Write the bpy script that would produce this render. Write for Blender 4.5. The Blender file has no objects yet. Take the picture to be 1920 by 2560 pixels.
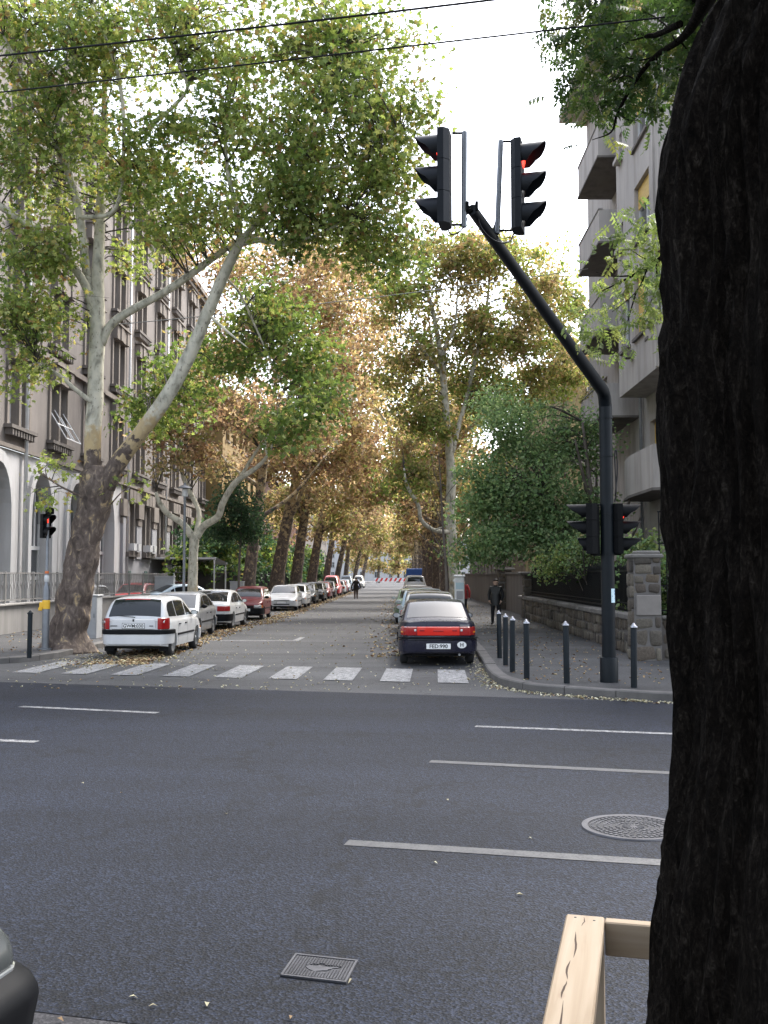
import bpy, bmesh, math, random
import numpy as np
from mathutils import Vector, Matrix, noise
R = math.radians
random.seed(7)
rng = np.random.default_rng(11)
scene = bpy.context.scene
col = scene.collection

# ---------------------------------------------------------------- camera
cam_d = bpy.data.cameras.new("camera")
cam = bpy.data.objects.new("camera", cam_d)
col.objects.link(cam)
scene.camera = cam
cam_d.sensor_fit = 'VERTICAL'
cam_d.sensor_height = 36.0
cam_d.lens = 35.16
cam_d.clip_start = 0.05
cam_d.clip_end = 3000
cam.location = (0, 0, 1.95)
cam.rotation_euler = (R(90 + 3.62), 0, R(0.917))
# ---------------------------------------------------------------- sky, sun, exposure
w = bpy.data.worlds.new("World")
scene.world = w
w.use_nodes = True
nt = w.node_tree
bg = nt.nodes['Background']
sky = nt.nodes.new('ShaderNodeTexSky')
sky.sky_type = 'NISHITA'
sky.sun_disc = False
sky.sun_elevation = R(52)
sky.sun_rotation = R(38)
sky.air_density = 1.0
sky.dust_density = 3.0
sky.ozone_density = 1.0
hs = nt.nodes.new('ShaderNodeHueSaturation')
hs.inputs['Saturation'].default_value = 0.48
nt.links.new(sky.outputs[0], hs.inputs['Color'])
nt.links.new(hs.outputs[0], bg.inputs['Color'])
bg.inputs['Strength'].default_value = 0.15
sun_d = bpy.data.lights.new("sun", 'SUN')
sun_d.energy = 1.5
sun_d.angle = R(24)
sun_d.color = (1.0, 0.96, 0.90)
sun = bpy.data.objects.new("sun", sun_d)
col.objects.link(sun)
SUN_EL, SUN_AZ = R(52), R(38)       # azimuth clockwise from +Y
sdir = Vector((math.sin(SUN_AZ) * math.cos(SUN_EL), math.cos(SUN_AZ) * math.cos(SUN_EL), math.sin(SUN_EL)))
sun.rotation_euler = sdir.to_track_quat('Z', 'Y').to_euler()
sun.location = (40, 40, 70)
scene.view_settings.view_transform = 'Standard'
scene.view_settings.look = 'None'
scene.view_settings.exposure = 2.15
scene.view_settings.gamma = 1.0
scene.view_settings.use_curve_mapping = False
scene.cycles.max_bounces = 6
scene.cycles.transparent_max_bounces = 6
scene.cycles.diffuse_bounces = 3
scene.cycles.glossy_bounces = 3
scene.cycles.use_denoising = True

# ---------------------------------------------------------------- picture to place: survey helpers (photograph 1920 x 2560)
CAMR = cam.rotation_euler.to_matrix()
def ray(px, py):
    return CAMR @ Vector(((px - 960) / 2500.0, -(py - 1280) / 2500.0, -1.0))
def at(px, py, Y):
    d = ray(px, py)
    return Vector((0, 0, 1.95)) + d * (Y / d.y)
def gnd(px, py, z=0.0):
    d = ray(px, py)
    return Vector((0, 0, 1.95)) + d * ((z - 1.95) / d.z)

# ---------------------------------------------------------------- materials
MATS = {}
def newmat(name):
    m = bpy.data.materials.new(name)
    m.use_nodes = True
    MATS[name] = m
    return m, m.node_tree, m.node_tree.nodes['Principled BSDF']
def nd(t, kind, **kw):
    n = t.nodes.new(kind)
    for k, v in kw.items():
        if k in n.inputs:
            n.inputs[k].default_value = v
        else:
            setattr(n, k, v)
    return n
def coords(t, scale=(1, 1, 1), kind='Object'):
    tc = nd(t, 'ShaderNodeTexCoord')
    mp = nd(t, 'ShaderNodeMapping')
    mp.inputs['Scale'].default_value = scale
    t.links.new(tc.outputs[kind], mp.inputs[0])
    return mp.outputs[0]
def ramp(t, fac, stops):
    r = nd(t, 'ShaderNodeValToRGB')
    cr = r.color_ramp
    while len(cr.elements) < len(stops):
        cr.elements.new(0.5)
    for e, (p, c) in zip(cr.elements, stops):
        e.position = p
        e.color = (c, c, c, 1) if isinstance(c, (int, float)) else (*c, 1)
    t.links.new(fac, r.inputs[0])
    return r.outputs[0]
def mix(t, fac, a, b, mode='MIX'):
    n = nd(t, 'ShaderNodeMix', data_type='RGBA', blend_type=mode)
    for s, v in ((0, fac), (6, a), (7, b)):
        if isinstance(v, (int, float)):
            n.inputs[s].default_value = v
        elif isinstance(v, (tuple, list)):
            n.inputs[s].default_value = (*v, 1) if len(v) == 3 else v
        else:
            t.links.new(v, n.inputs[s])
    return n.outputs[2]
def noise_n(t, vec, scale, detail=4, rough=0.55, dist=0.0):
    n = nd(t, 'ShaderNodeTexNoise')
    n.inputs['Scale'].default_value = scale
    n.inputs['Detail'].default_value = detail
    n.inputs['Roughness'].default_value = rough
    n.inputs['Distortion'].default_value = dist
    t.links.new(vec, n.inputs['Vector'])
    return n.outputs['Fac']
def bump(t, b, h, strength=0.3, dist=0.02):
    n = nd(t, 'ShaderNodeBump')
    n.inputs['Strength'].default_value = strength
    n.inputs['Distance'].default_value = dist
    t.links.new(h, n.inputs['Height'])
    t.links.new(n.outputs[0], b.inputs['Normal'])
def simple(name, c, rough=0.6, metal=0.0, var=0.25, scale=3.0, stretch=(1, 1, 1), bmp=0.0, bscale=40.0, spec=0.5, coat=0.0):
    """base colour varied by two noises: grime and grain"""
    m, t, b = newmat(name)
    v = coords(t, stretch)
    n1 = noise_n(t, v, scale, 5)
    n2 = noise_n(t, v, scale * 9, 3)
    lo = tuple(x * (1 - var) for x in c)
    hi = tuple(min(1, x * (1 + var * 0.6)) for x in c)
    a = ramp(t, n1, [(0.3, lo), (0.7, hi)])
    a2 = mix(t, 0.35, a, mix(t, n2, lo, hi))
    t.links.new(a2, b.inputs['Base Color'])
    b.inputs['Roughness'].default_value = rough
    b.inputs['Metallic'].default_value = metal
    b.inputs['Specular IOR Level'].default_value = spec
    b.inputs['Coat Weight'].default_value = coat
    if bmp:
        bump(t, b, noise_n(t, v, bscale, 4), bmp, 0.01)
    return m
def asphalt(name, dark, light, grain=95.0, rough=0.62, big=0.35, stain=(0.02, 0.02, 0.02), stain_amt=0.0, spec=0.4, bmp=0.5):
    m, t, b = newmat(name)
    v = coords(t)
    vo = nd(t, 'ShaderNodeTexVoronoi')
    vo.inputs['Scale'].default_value = grain
    t.links.new(v, vo.inputs['Vector'])
    sc_ = nd(t, 'ShaderNodeSeparateColor')
    t.links.new(vo.outputs['Color'], sc_.inputs[0])
    g = ramp(t, sc_.outputs[0], [(0.1, dark), (0.6, tuple(x * .55 for x in light)), (0.92, tuple(x * 1.5 for x in light))])
    g = mix(t, 0.25, g, mix(t, noise_n(t, v, grain * 0.45, 3, 0.7), dark, light))
    mpv = coords(t, (0.30, 1.0, 1))
    mpv.node.inputs['Rotation'].default_value = (0, 0, R(13.5))
    n = noise_n(t, mpv, big, 6, 0.6)
    tr = noise_n(t, coords(t, (1, 1, 1)), 1.0, 2)
    mp2 = coords(t, (0.02, 1.0, 1))
    mp2.node.inputs['Rotation'].default_value = (0, 0, R(13.5))
    lanes = noise_n(t, mp2, 0.9, 3, 0.5)
    fac = mix(t, 1.0, ramp(t, n, [(0.32, 0.72), (0.68, 1.2)]), ramp(t, lanes, [(0.35, 0.82), (0.62, 1.12)]), 'MULTIPLY')
    g = mix(t, 1.0, g, fac, 'MULTIPLY')
    if stain_amt:
        s = ramp(t, noise_n(t, v, 1.1, 5, 0.65, 0.6), [(0.55, 0.0), (0.72, stain_amt)])
        g = mix(t, s, g, stain)
        cr = nd(t, 'ShaderNodeTexVoronoi')
        cr.feature = 'DISTANCE_TO_EDGE'
        cr.inputs['Scale'].default_value = 0.32
        wv = nd(t, 'ShaderNodeVectorMath', operation='ADD')
        nn = nd(t, 'ShaderNodeTexNoise')
        nn.inputs['Scale'].default_value = 2.2
        t.links.new(v, nn.inputs['Vector'])
        t.links.new(v, wv.inputs[0])
        t.links.new(nn.outputs['Color'], wv.inputs[1])
        t.links.new(wv.outputs[0], cr.inputs['Vector'])
        c = ramp(t, cr.outputs['Distance'], [(0.004, 0.55), (0.013, 0.0)])
        g = mix(t, c, g, tuple(x * .55 for x in stain))
    t.links.new(g, b.inputs['Base Color'])
    b.inputs['Roughness'].default_value = rough
    b.inputs['Specular IOR Level'].default_value = spec
    bump(t, b, vo.outputs['Distance'], bmp, 0.006)
    return m

asphalt('road_new', (0.0008, 0.0011, 0.0018), (0.017, 0.0225, 0.039), 72.0, 0.70, 0.30, (0.004, 0.0045, 0.006), 0.45, spec=0.24, bmp=0.7)
asphalt('road_old', (0.054, 0.054, 0.056), (0.076, 0.076, 0.079), 110.0, 0.75, 0.35, (0.034, 0.034, 0.035), 0.5, 0.3, 0.3)
asphalt('pavement', (0.040, 0.040, 0.041), (0.074, 0.073, 0.075), 120.0, 0.75, 0.45, (0.06, 0.058, 0.055), 0.45, 0.3, 0.3)
asphalt('strip', (0.020, 0.020, 0.023), (0.042, 0.041, 0.046), 85.0, 0.7, 0.6, (0.05, 0.05, 0.05), 0.3, 0.3, 0.3)
simple('earth', (0.075, 0.06, 0.045), 0.95, var=0.5, scale=2, bmp=0.6, bscale=30)
simple('granite', (0.11, 0.103, 0.098), 0.8, var=0.4, scale=2.2, bmp=0.5, bscale=45)
def paint_mat(name, c, wear):
    m, t, b = newmat(name)
    v = coords(t)
    n = noise_n(t, v, 9, 6, 0.75)
    n2 = noise_n(t, v, 55, 3, 0.7)
    f = ramp(t, mix(t, 0.5, n, n2), [(0.43 + wear, 0.9), (0.54 + wear, 0.0)])
    f2 = ramp(t, noise_n(t, v, 0.9, 4, 0.6), [(0.4, 0.0), (0.75, 0.55)])
    t.links.new(mix(t, f, mix(t, f2, c, tuple(x * .5 for x in c)), (0.05, 0.05, 0.055)), b.inputs['Base Color'])
    b.inputs['Roughness'].default_value = 0.7
paint_mat('road_paint', (0.38, 0.38, 0.38), 0.02)
paint_mat('road_paint_dirty', (0.10, 0.10, 0.101), 0.0)

# ---------------------------------------------------------------- mesh builder
class MB:
    def __init__(self):
        self.v, self.f, self.mi = [], [], []
        self.m = 0
    def add(self, vs, fs):
        o = len(self.v)
        self.v += [tuple(p) for p in vs]
        self.f += [tuple(i + o for i in f) for f in fs]
        self.mi += [self.m] * len(fs)
        return self
    def box(self, c, s, rz=0.0, M=None):
        x, y, z = s[0] / 2, s[1] / 2, s[2] / 2
        vs = [Vector((a * x, b * y, d * z)) for a in (-1, 1) for b in (-1, 1) for d in (-1, 1)]
        if M is None:
            M = Matrix.Rotation(rz, 3, 'Z') if rz else None
        if M is not None:
            vs = [M @ p for p in vs]
        c = Vector(c)
        return self.add([p + c for p in vs], [(0, 1, 3, 2), (4, 6, 7, 5), (0, 4, 5, 1), (2, 3, 7, 6), (0, 2, 6, 4), (1, 5, 7, 3)])
    def cbox(self, c, s, ch=0.01, rz=0.0, M=None):
        """box with chamfered edges"""
        x, y, z = s[0] / 2, s[1] / 2, s[2] / 2
        ch = min(ch, x * .9, y * .9, z * .9)
        bm = bmesh.new()
        pts = []
        for a in (-1, 1):
            for b in (-1, 1):
                for d in (-1, 1):
                    pts += [(a * (x - ch), b * (y - ch), d * z), (a * (x - ch), b * y, d * (z - ch)), (a * x, b * (y - ch), d * (z - ch))]
        vs = [bm.verts.new(p) for p in pts]
        bmesh.ops.convex_hull(bm, input=vs)
        bm.verts.index_update()
        if M is None:
            M = Matrix.Rotation(rz, 3, 'Z')
        c = Vector(c)
        self.add([M @ p.co + c for p in bm.verts], [tuple(q.index for q in f.verts) for f in bm.faces])
        bm.free()
        return self
    def tube(self, path, rad, n=8, cap=True):
        path = [Vector(p) for p in path]
        if isinstance(rad, (int, float)):
            rad = [rad] * len(path)
        vs, fs = [], []
        up = Vector((0, 0, 1))
        prev = None
        for i, p in enumerate(path):
            t = (path[min(i + 1, len(path) - 1)] - path[max(i - 1, 0)])
            if t.length < 1e-9:
                t = Vector((0, 0, 1))
            t.normalize()
            if prev is None:
                a = t.cross(Vector((1, 0, 0)) if abs(t.x) < 0.8 else Vector((0, 1, 0))).normalized()
            else:
                a = (prev - t * prev.dot(t))
                a = a.normalized() if a.length > 1e-6 else t.orthogonal().normalized()
            prev = a
            b = t.cross(a)
            for k in range(n):
                q = 2 * math.pi * k / n
                vs.append(p + (a * math.cos(q) + b * math.sin(q)) * rad[i])
        for i in range(len(path) - 1):
            for k in range(n):
                k2 = (k + 1) % n
                fs.append((i * n + k, i * n + k2, (i + 1) * n + k2, (i + 1) * n + k))
        if cap:
            fs.append(tuple(range(n - 1, -1, -1)))
            fs.append(tuple((len(path) - 1) * n + k for k in range(n)))
        return self.add(vs, fs)
    def lathe(self, prof, n=24, c=(0, 0, 0), M=None, arc=2 * math.pi):
        """prof: (r, z) pairs about the z axis"""
        vs, fs = [], []
        full = abs(arc - 2 * math.pi) < 1e-6
        cols = n if full else n + 1
        for k in range(cols):
            q = arc * k / n
            for r, z in prof:
                vs.append(Vector((r * math.cos(q), r * math.sin(q), z)))
        L = len(prof)
        for k in range(n):
            k2 = (k + 1) % cols
            for i in range(L - 1):
                fs.append((k * L + i, k2 * L + i, k2 * L + i + 1, k * L + i + 1))
        c = Vector(c)
        if M is not None:
            vs = [M @ p for p in vs]
        return self.add([p + c for p in vs], fs)
    def prism(self, poly, z0, z1):
        n = len(poly)
        vs = [(x, y, z0) for x, y in poly] + [(x, y, z1) for x, y in poly]
        fs = [tuple(range(n - 1, -1, -1)), tuple(range(n, 2 * n))]
        fs += [(i, (i + 1) % n, n + (i + 1) % n, n + i) for i in range(n)]
        return self.add(vs, fs)
    def sheet(self, poly, z):
        return self.add([(x, y, z) for x, y in poly], [tuple(range(len(poly)))])
    def build(self, name, mat, parent=None, smooth=False, loc=None, angle=None):
        me = bpy.data.meshes.new(name)
        me.from_pydata(self.v, [], self.f)
        for m in (mat if isinstance(mat, (list, tuple)) else [mat]):
            me.materials.append(MATS[m] if isinstance(m, str) else m)
        if any(self.mi):
            me.polygons.foreach_set('material_index', self.mi)
        bm = bmesh.new()
        bm.from_mesh(me)
        bmesh.ops.recalc_face_normals(bm, faces=bm.faces)
        bm.to_mesh(me)
        bm.free()
        if smooth:
            me.polygons.foreach_set('use_smooth', [True] * len(me.polygons))
            if angle:
                me.set_sharp_from_angle(angle=R(angle))
        me.update()
        return link(name, me, parent, loc)
def link(name, me, parent=None, loc=None):
    o = bpy.data.objects.new(name, me)
    col.objects.link(o)
    if parent is not None:
        o.parent = parent
    if loc is not None:
        o.location = loc
    return o
def tag(o, label, cat, group=None, kind=None):
    o['label'] = label
    o['category'] = cat
    if group:
        o['group'] = group
    if kind:
        o['kind'] = kind
    return o
def thing(name, label, cat, loc=(0, 0, 0), rz=0.0, group=None):
    o = bpy.data.objects.new(name, None)
    o.empty_display_size = 0.2
    col.objects.link(o)
    o.location = loc
    o.rotation_euler = (0, 0, rz)
    return tag(o, label, cat, group)
def struct(o):
    o['kind'] = 'structure'
    return o
def copy_tree(o, parent=None):
    c = o.copy()
    col.objects.link(c)
    c.parent = parent
    for ch in o.children:
        copy_tree(ch, c)
    return c
def catmull(pts, per=6):
    P = [np.array(p, float) for p in pts]
    P = [2 * P[0] - P[1]] + P + [2 * P[-1] - P[-2]]
    out = []
    for i in range(1, len(P) - 2):
        for k in range(per):
            t = k / per
            a, b, c, d = P[i - 1], P[i], P[i + 1], P[i + 2]
            out.append(0.5 * ((2 * b) + (-a + c) * t + (2 * a - 5 * b + 4 * c - d) * t * t + (-a + 3 * b - 3 * c + d) * t ** 3))
    out.append(P[-2])
    return out
def text(name, s, size, mat, parent, loc, rot, depth=0.002, align='CENTER'):
    c = bpy.data.curves.new(name, 'FONT')
    c.body = s
    c.size = size
    c.align_x = align
    c.align_y = 'CENTER'
    c.extrude = depth
    c.resolution_u = 4
    c.offset = size * 0.02
    o = bpy.data.objects.new(name, c)
    col.objects.link(o)
    c.materials.append(MATS[mat])
    o.parent = parent
    o.location = loc
    o.rotation_euler = rot
    dg = bpy.context.evaluated_depsgraph_get()
    me = bpy.data.meshes.new_from_object(o.evaluated_get(dg))
    bpy.data.objects.remove(o)
    o = link(name, me, parent, loc)
    o.rotation_euler = rot
    return o
# ================================================================ ground, roads, kerbs
A = R(13.5)
U = Vector((math.cos(A), -math.sin(A), 0))     # along the main road, to the right
V = Vector((math.sin(A), math.cos(A), 0))      # across it, away from the camera
def uv(u, v, z=0.0):
    p = U * u + V * v
    return (p.x, p.y, z)
def uv2(u, v):
    p = U * u + V * v
    return (p.x, p.y)
struct(MB().sheet([(-900, -300), (900, -300), (900, 1500), (-900, 1500)], -0.03).build('ground', 'earth'))
struct(MB().sheet([(-9.0, 15.0), (5.0, 13.5), (4.2, 15.5), (3.4, 16.2), (2.7, 20), (2.3, 330), (-8.6, 330), (-8.6, 30), (-9.0, 24), (-12, 22), (-30, 26), (-30, 19)], -0.008).build('side_street', 'road_old'))
struct(MB().sheet([uv2(-80, 4.08), uv2(80, 4.08), uv2(80, 16.15), uv2(-80, 16.15)], 0.0).build('main_road', 'road_new'))
struct(MB().sheet([uv2(-80, 0.9), uv2(80, 0.9), uv2(80, 4.2), uv2(-80, 4.2)], -0.003).build('parking_strip', 'strip'))
# pavement under the photographer
struct(MB().prism([uv2(-80, -6), uv2(80, -6), uv2(80, 1.1), uv2(-80, 1.1)], -0.02, 0.12).build('pavement_near', 'pavement'))

# right pavement with granite kerb, tight corner
KR = [(1.82, 330), (1.80, 120), (1.82, 60), (1.86, 34), (1.90, 26.8), (1.80, 22.4), (1.72, 19.6), (1.80, 17.95), (2.2, 16.95), (2.85, 16.45), (3.5, 16.0), (4.2, 15.62), (6.2, 15.1), (12, 13.7), (40, 7.0)]
def offset(path, d):
    out = []
    for i, p in enumerate(path):
        a = Vector(path[max(i - 1, 0)])
        b = Vector(path[min(i + 1, len(path) - 1)])
        t = (b - a).normalized()
        n = Vector((-t.y, t.x))
        out.append((p[0] + n.x * d, p[1] + n.y * d))
    return out
KI = offset(KR, 0.16)
struct(MB().prism(KI + [(40, 330)], -0.02, 0.12).build('pavement_right', 'pavement'))
def resample(path, step):
    out = [Vector(path[0])]
    for a, b in zip(path[:-1], path[1:]):
        a, b = Vector(a), Vector(b)
        L = (b - a).length
        n = max(1, int(round(L / step)))
        for k in range(1, n + 1):
            out.append(a.lerp(b, k / n))
    return out
def kerb(name, path, side, near):
    """kerb stones, each one a piece with its own joint; far lengths run on as one strip"""
    base = MB()
    root = None
    fine = [p for p in path if p[1] < near]
    far = [p for p in path if p[1] >= near]
    if far:
        far = far + fine[:1] if path[0][1] >= near else fine[-1:] + far
        inn = offset(far, side)
        for i in range(len(far) - 1):
            base.prism([far[i], far[i + 1], inn[i + 1], inn[i]], -0.02, 0.135)
    root = base.build(name, 'granite')
    struct(root)
    sm = catmull([(p[0], p[1], 0) for p in fine], 8)
    pts = resample([(p[0], p[1]) for p in sm], 0.16)
    d, seg = 0.0, [pts[0]]
    segs = []
    for a, b in zip(pts[:-1], pts[1:]):
        seg.append(b)
        d += (b - a).length
        if d > 0.85:
            segs.append(seg)
            seg, d = [b], 0.0
    for s in segs:
        if (s[0] - s[-1]).length < 0.05 or s[0].x > 12 or s[0].x < -14:
            continue
        t0, t1 = (s[1] - s[0]).normalized() * 0.007, (s[-1] - s[-2]).normalized() * 0.007
        s = [s[0] + t0] + s[1:-1] + [s[-1] - t1]
        top = 0.132 + random.uniform(-0.006, 0.008)
        o2 = offset([tuple(q) for q in s], side)
        o1 = offset([tuple(q) for q in s], side * 0.10)
        m = MB()
        n = len(s)
        L = [[(q[0], q[1], -0.02) for q in s], [(q[0], q[1], top - 0.02) for q in s], [(q[0], q[1], top) for q in o1], [(q[0], q[1], top) for q in o2], [(q[0], q[1], -0.02) for q in o2]]
        vs = [p for l in L for p in l]
        fs = []
        for l in range(4):
            for i in range(n - 1):
                fs.append((l * n + i, l * n + i + 1, (l + 1) * n + i + 1, (l + 1) * n + i))
        fs.append(tuple(l * n for l in range(5)))
        fs.append(tuple(l * n + n - 1 for l in range(5)))
        m.add(vs, fs).build('kerb_stone', 'granite', root)
kerb('kerb_right', KR, 0.22, 40)
# left pavement
KL = [(-30, 27.0), (-16, 23.6), (-11.5, 22.3), (-9.6, 21.9), (-8.7, 22.3), (-8.25, 23.2), (-8.1, 25), (-8.05, 34), (-8.0, 60), (-8.0, 330)]
KLI = offset(KL, 0.16)
struct(MB().prism(KLI + [(-60, 330), (-60, 35)], -0.02, 0.12).build('pavement_left', 'pavement'))
kerb('kerb_left', KL, 0.22, 40)

# ---- zebra crossing, lane dashes, stop line (painted sheets)
zs = thing('zebra_crossing', 'worn white zebra stripes painted across the mouth of the side street', 'crosswalk')
near_l, near_r = gnd(151, 1684), gnd(1094.7, 1706.5)
far_l, far_r = gnd(257, 1656), gnd(1094, 1674)
for i in range(-1, 8):
    f = i / 7.0
    a = near_l.lerp(near_r, f)
    d = far_l.lerp(far_r, f)
    e = (near_r - near_l) / 7.0 * 0.52
    MB().sheet([(a.x, a.y), (a.x + e.x, a.y + e.y), (d.x + e.x, d.y + e.y), (d.x, d.y)], 0.004).build('stripe', 'road_paint', zs)
def dash(a, b, wd, mat, label):
    a, b = gnd(*a), gnd(*b)
    t = (b - a).normalized()
    n = Vector((-t.y, t.x, 0)) * wd / 2
    o = MB().sheet([(a - n)[:2], (b - n)[:2], (b + n)[:2], (a + n)[:2]], 0.004).build('lane_dash', mat)
    tag(o, label, 'road marking', 'painted lane dashes on the main road')
dash((52, 1766.5), (394, 1782.5), 0.13, 'road_paint', 'bright white lane dash left of the middle, nearest the zebra crossing')
dash((-300, 1839), (92, 1855), 0.13, 'road_paint', 'white lane dash cut off by the left picture edge')
dash((1188, 1816), (2100, 1851), 0.13, 'road_paint', 'thin white lane dash nearest the right kerb and bollards')
dash((1075, 1904), (2200, 1958), 0.14, 'road_paint_dirty', 'greyish lane dash in the middle row, running behind the dark trunk')
dash((866, 2107), (2200, 2192), 0.15, 'road_paint_dirty', 'widest dirty lane dash, nearest the camera beside the round manhole')
sl = MB()
for a, b in (((470, 1600.5), (738, 1601)), ((738, 1601), (756, 1593))):
    a, b = gnd(*a), gnd(*b)
    t = (b - a).normalized()
    n = Vector((-t.y, t.x, 0)) * 0.09
    sl.sheet([(a - n)[:2], (b - n)[:2], (b + n)[:2], (a + n)[:2]], -0.004)
tag(sl.build('stop_line', 'road_paint'), 'faded white stop line with a short kink behind the zebra', 'road marking')

# ---- iron covers
simple('cast_iron', (0.10, 0.10, 0.11), 0.5, 0.5, var=0.35, scale=6, bmp=0.3, bscale=60)
simple('iron_dark', (0.045, 0.045, 0.05), 0.55, 0.4, var=0.4, scale=6)
mh = gnd(1583, 2070)
t = thing('manhole_cover', 'round cast iron manhole cover with studded rings beside the dark trunk', 'manhole cover', (mh.x, mh.y, 0))
MB().lathe([(0.001, 0.003), (0.395, 0.003)], 48).build('pit', 'iron_dark', t)
MB().lathe([(0.345, 0.002), (0.345, 0.012), (0.352, 0.014), (0.392, 0.014), (0.398, 0.002)], 56).build('frame', 'cast_iron', t, True, angle=30)
lid = MB().lathe([(0.0, 0.008), (0.335, 0.008), (0.337, 0.003)], 56).build('lid', 'iron_dark', t)
m = MB()
for r, n, s in ((0.31, 44, 0.026), (0.268, 40, 0.022), (0.215, 30, 0.026), (0.175, 26, 0.022), (0.125, 20, 0.022)):
    for k in range(n):
        q = 2 * math.pi * k / n + r * 9
        m.box((r * math.cos(q), r * math.sin(q), 0.010), (s, 0.62 * 2 * math.pi * r / n, 0.008), q)
for k in range(16):
    q = 2 * math.pi * k / 16
    m.box((0.06 * math.cos(q), 0.06 * math.sin(q), 0.010), (0.05, 0.009, 0.008), q)
m.lathe([(0.0, 0.014), (0.03, 0.014), (0.034, 0.008)], 14)
m.build('stud', 'cast_iron', lid)['kind'] = 'stuff'
c = [gnd(741, 2386), gnd(893, 2407), gnd(868, 2459), gnd(698, 2444)]
ctr = sum(c, Vector()) / 4
ex, ey = ((c[1] - c[0]) + (c[2] - c[3])) / 4, ((c[0] - c[3]) + (c[1] - c[2])) / 4
t = thing('drain_cover', 'small square ribbed iron cover with a smooth worn patch in the road', 'drain cover', (ctr.x, ctr.y, 0))
def sq(a, b):
    p = ex * a + ey * b
    return (p.x, p.y)
MB().prism([sq(-1, -1), sq(1, -1), sq(1, 1), sq(-1, 1)], 0.0, 0.004).build('plate', 'iron_dark', t)
m = MB()
for k in range(20):
    a = -0.86 + k * 1.72 / 19
    for b0 in np.linspace(-0.84, 0.74, 18):
        bb = b0 + 0.045
        if (a * 1.15 + 0.02) ** 2 * 4.2 + (bb + 0.04) ** 2 * 7.5 < 1 or (abs(bb - 0.14) < 0.12 and 0 < a < 0.62):
            continue
        m.prism([sq(a - 0.032, b0), sq(a + 0.032, b0), sq(a + 0.032, b0 + 0.07), sq(a - 0.032, b0 + 0.07)], 0.003, 0.011)
m.build('rib', 'cast_iron', t)['kind'] = 'stuff'
m = MB()
for a0, a1, b0, b1 in ((-1, 1, 0.9, 1.0), (-1, 1, -1.0, -0.9), (-1.0, -0.93, -0.9, 0.9), (0.93, 1.0, -0.9, 0.9)):
    m.prism([sq(a0, b0), sq(a1, b0), sq(a1, b1), sq(a0, b1)], 0.002, 0.012)
m.build('frame', 'cast_iron', t)
pl = [(-0.45, 0.0), (-0.38, 0.16), (-0.2, 0.1), (-0.05, 0.22), (0.05, 0.12), (0.58, 0.26), (0.5, 0.14), (0.3, 0.08), (0.42, 0.02), (0.24, -0.06), (0.3, -0.14), (0.12, -0.2), (-0.1, -0.34), (-0.3, -0.22)]
MB().prism([sq(*p) for p in pl], 0.003, 0.008).build('worn_patch', 'cast_iron', t)
# ================================================================ trees
def leaf_material(name, trans=0.35, rough=0.5):
    m, t, b = newmat(name)
    at_ = nd(t, 'ShaderNodeAttribute', attribute_name='Col')
    v = coords(t)
    n = noise_n(t, v, 9, 3)
    c = mix(t, 1.0, at_.outputs['Color'], ramp(t, n, [(0.3, 0.75), (0.7, 1.2)]), 'MULTIPLY')
    t.links.new(c, b.inputs['Base Color'])
    b.inputs['Roughness'].default_value = rough
    b.inputs['Specular IOR Level'].default_value = 0.35
    tr = nd(t, 'ShaderNodeBsdfTranslucent')
    t.links.new(mix(t, 1.0, c, (1.2, 1.15, 0.88), 'MULTIPLY'), tr.inputs['Color'])
    ms = nd(t, 'ShaderNodeMixShader')
    ms.inputs[0].default_value = trans
    t.links.new(b.outputs[0], ms.inputs[1])
    t.links.new(tr.outputs[0], ms.inputs[2])
    t.links.new(ms.outputs[0], t.nodes['Material Output'].inputs[0])
leaf_material('leaf', 0.55)
leaf_material('litter', 0.1, 0.8)
# leaf shapes: (vertices, faces)
def star():
    v = [(0, 0.35, 0.0)]
    for k in range(5):
        a = R(-90 + 72 * k)
        v.append((0.30 * math.cos(a), 0.35 + 0.30 * math.sin(a), 0.02))
        a = R(-90 + 72 * k + 36)
        r = 0.66 if k in (1, 2, 3) else 0.56
        v.append((r * math.cos(a), 0.35 + r * math.sin(a), -0.10))
    f = [(0, 1 + 2 * k, 2 + 2 * k, 1 + (2 * k + 2) % 10) for k in range(5)]
    return np.array(v), np.array(f)
STAR = star()
RHOMB = (np.array([(0, 0, 0), (0.36, 0.5, 0.08), (0, 1.0, -0.08), (-0.36, 0.5, 0.08)]), np.array([(0, 1, 2, 3)]))
FOLD = (np.array([(0, 0, 0), (0.38, 0.35, 0.1), (0.22, 0.8, 0.0), (0, 1.0, -0.15), (-0.22, 0.8, 0.0), (-0.38, 0.35, 0.1)]), np.array([(0, 1, 2, 3), (0, 3, 4, 5)]))
def pinnate(n=4):
    vs, fs = [], []
    for k in range(n):
        for s in (-1, 1):
            y = 0.16 + 0.2 * k
            o = len(vs)
            L = 0.34 * (1 - 0.12 * abs(k - 1.2))
            dx, dy = s * 0.86, 0.5
            px, py = -0.5 * s, 0.86
            wd = 0.10
            vs += [(s * 0.02, y, 0), (s * 0.02 + dx * L * .5 + px * wd, y + dy * L * .5 + py * wd, 0.03), (s * 0.02 + dx * L, y + dy * L, -0.10), (s * 0.02 + dx * L * .5 - px * wd, y + dy * L * .5 - py * wd, 0.03)]
            fs.append((o, o + 1, o + 2, o + 3))
    o = len(vs)
    vs += [(0, 0.9, -0.05), (0.08, 1.05, -0.06), (0, 1.25, -0.16), (-0.08, 1.05, -0.06)]
    fs.append((o, o + 1, o + 2, o + 3))
    o = len(vs)
    vs += [(0.008, 0, 0), (0.008, 0.95, -0.05), (-0.008, 0.95, -0.05), (-0.008, 0, 0)]
    fs.append((o, o + 1, o + 2, o + 3))
    return np.array(vs), np.array(fs)
PINN = pinnate()
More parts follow.
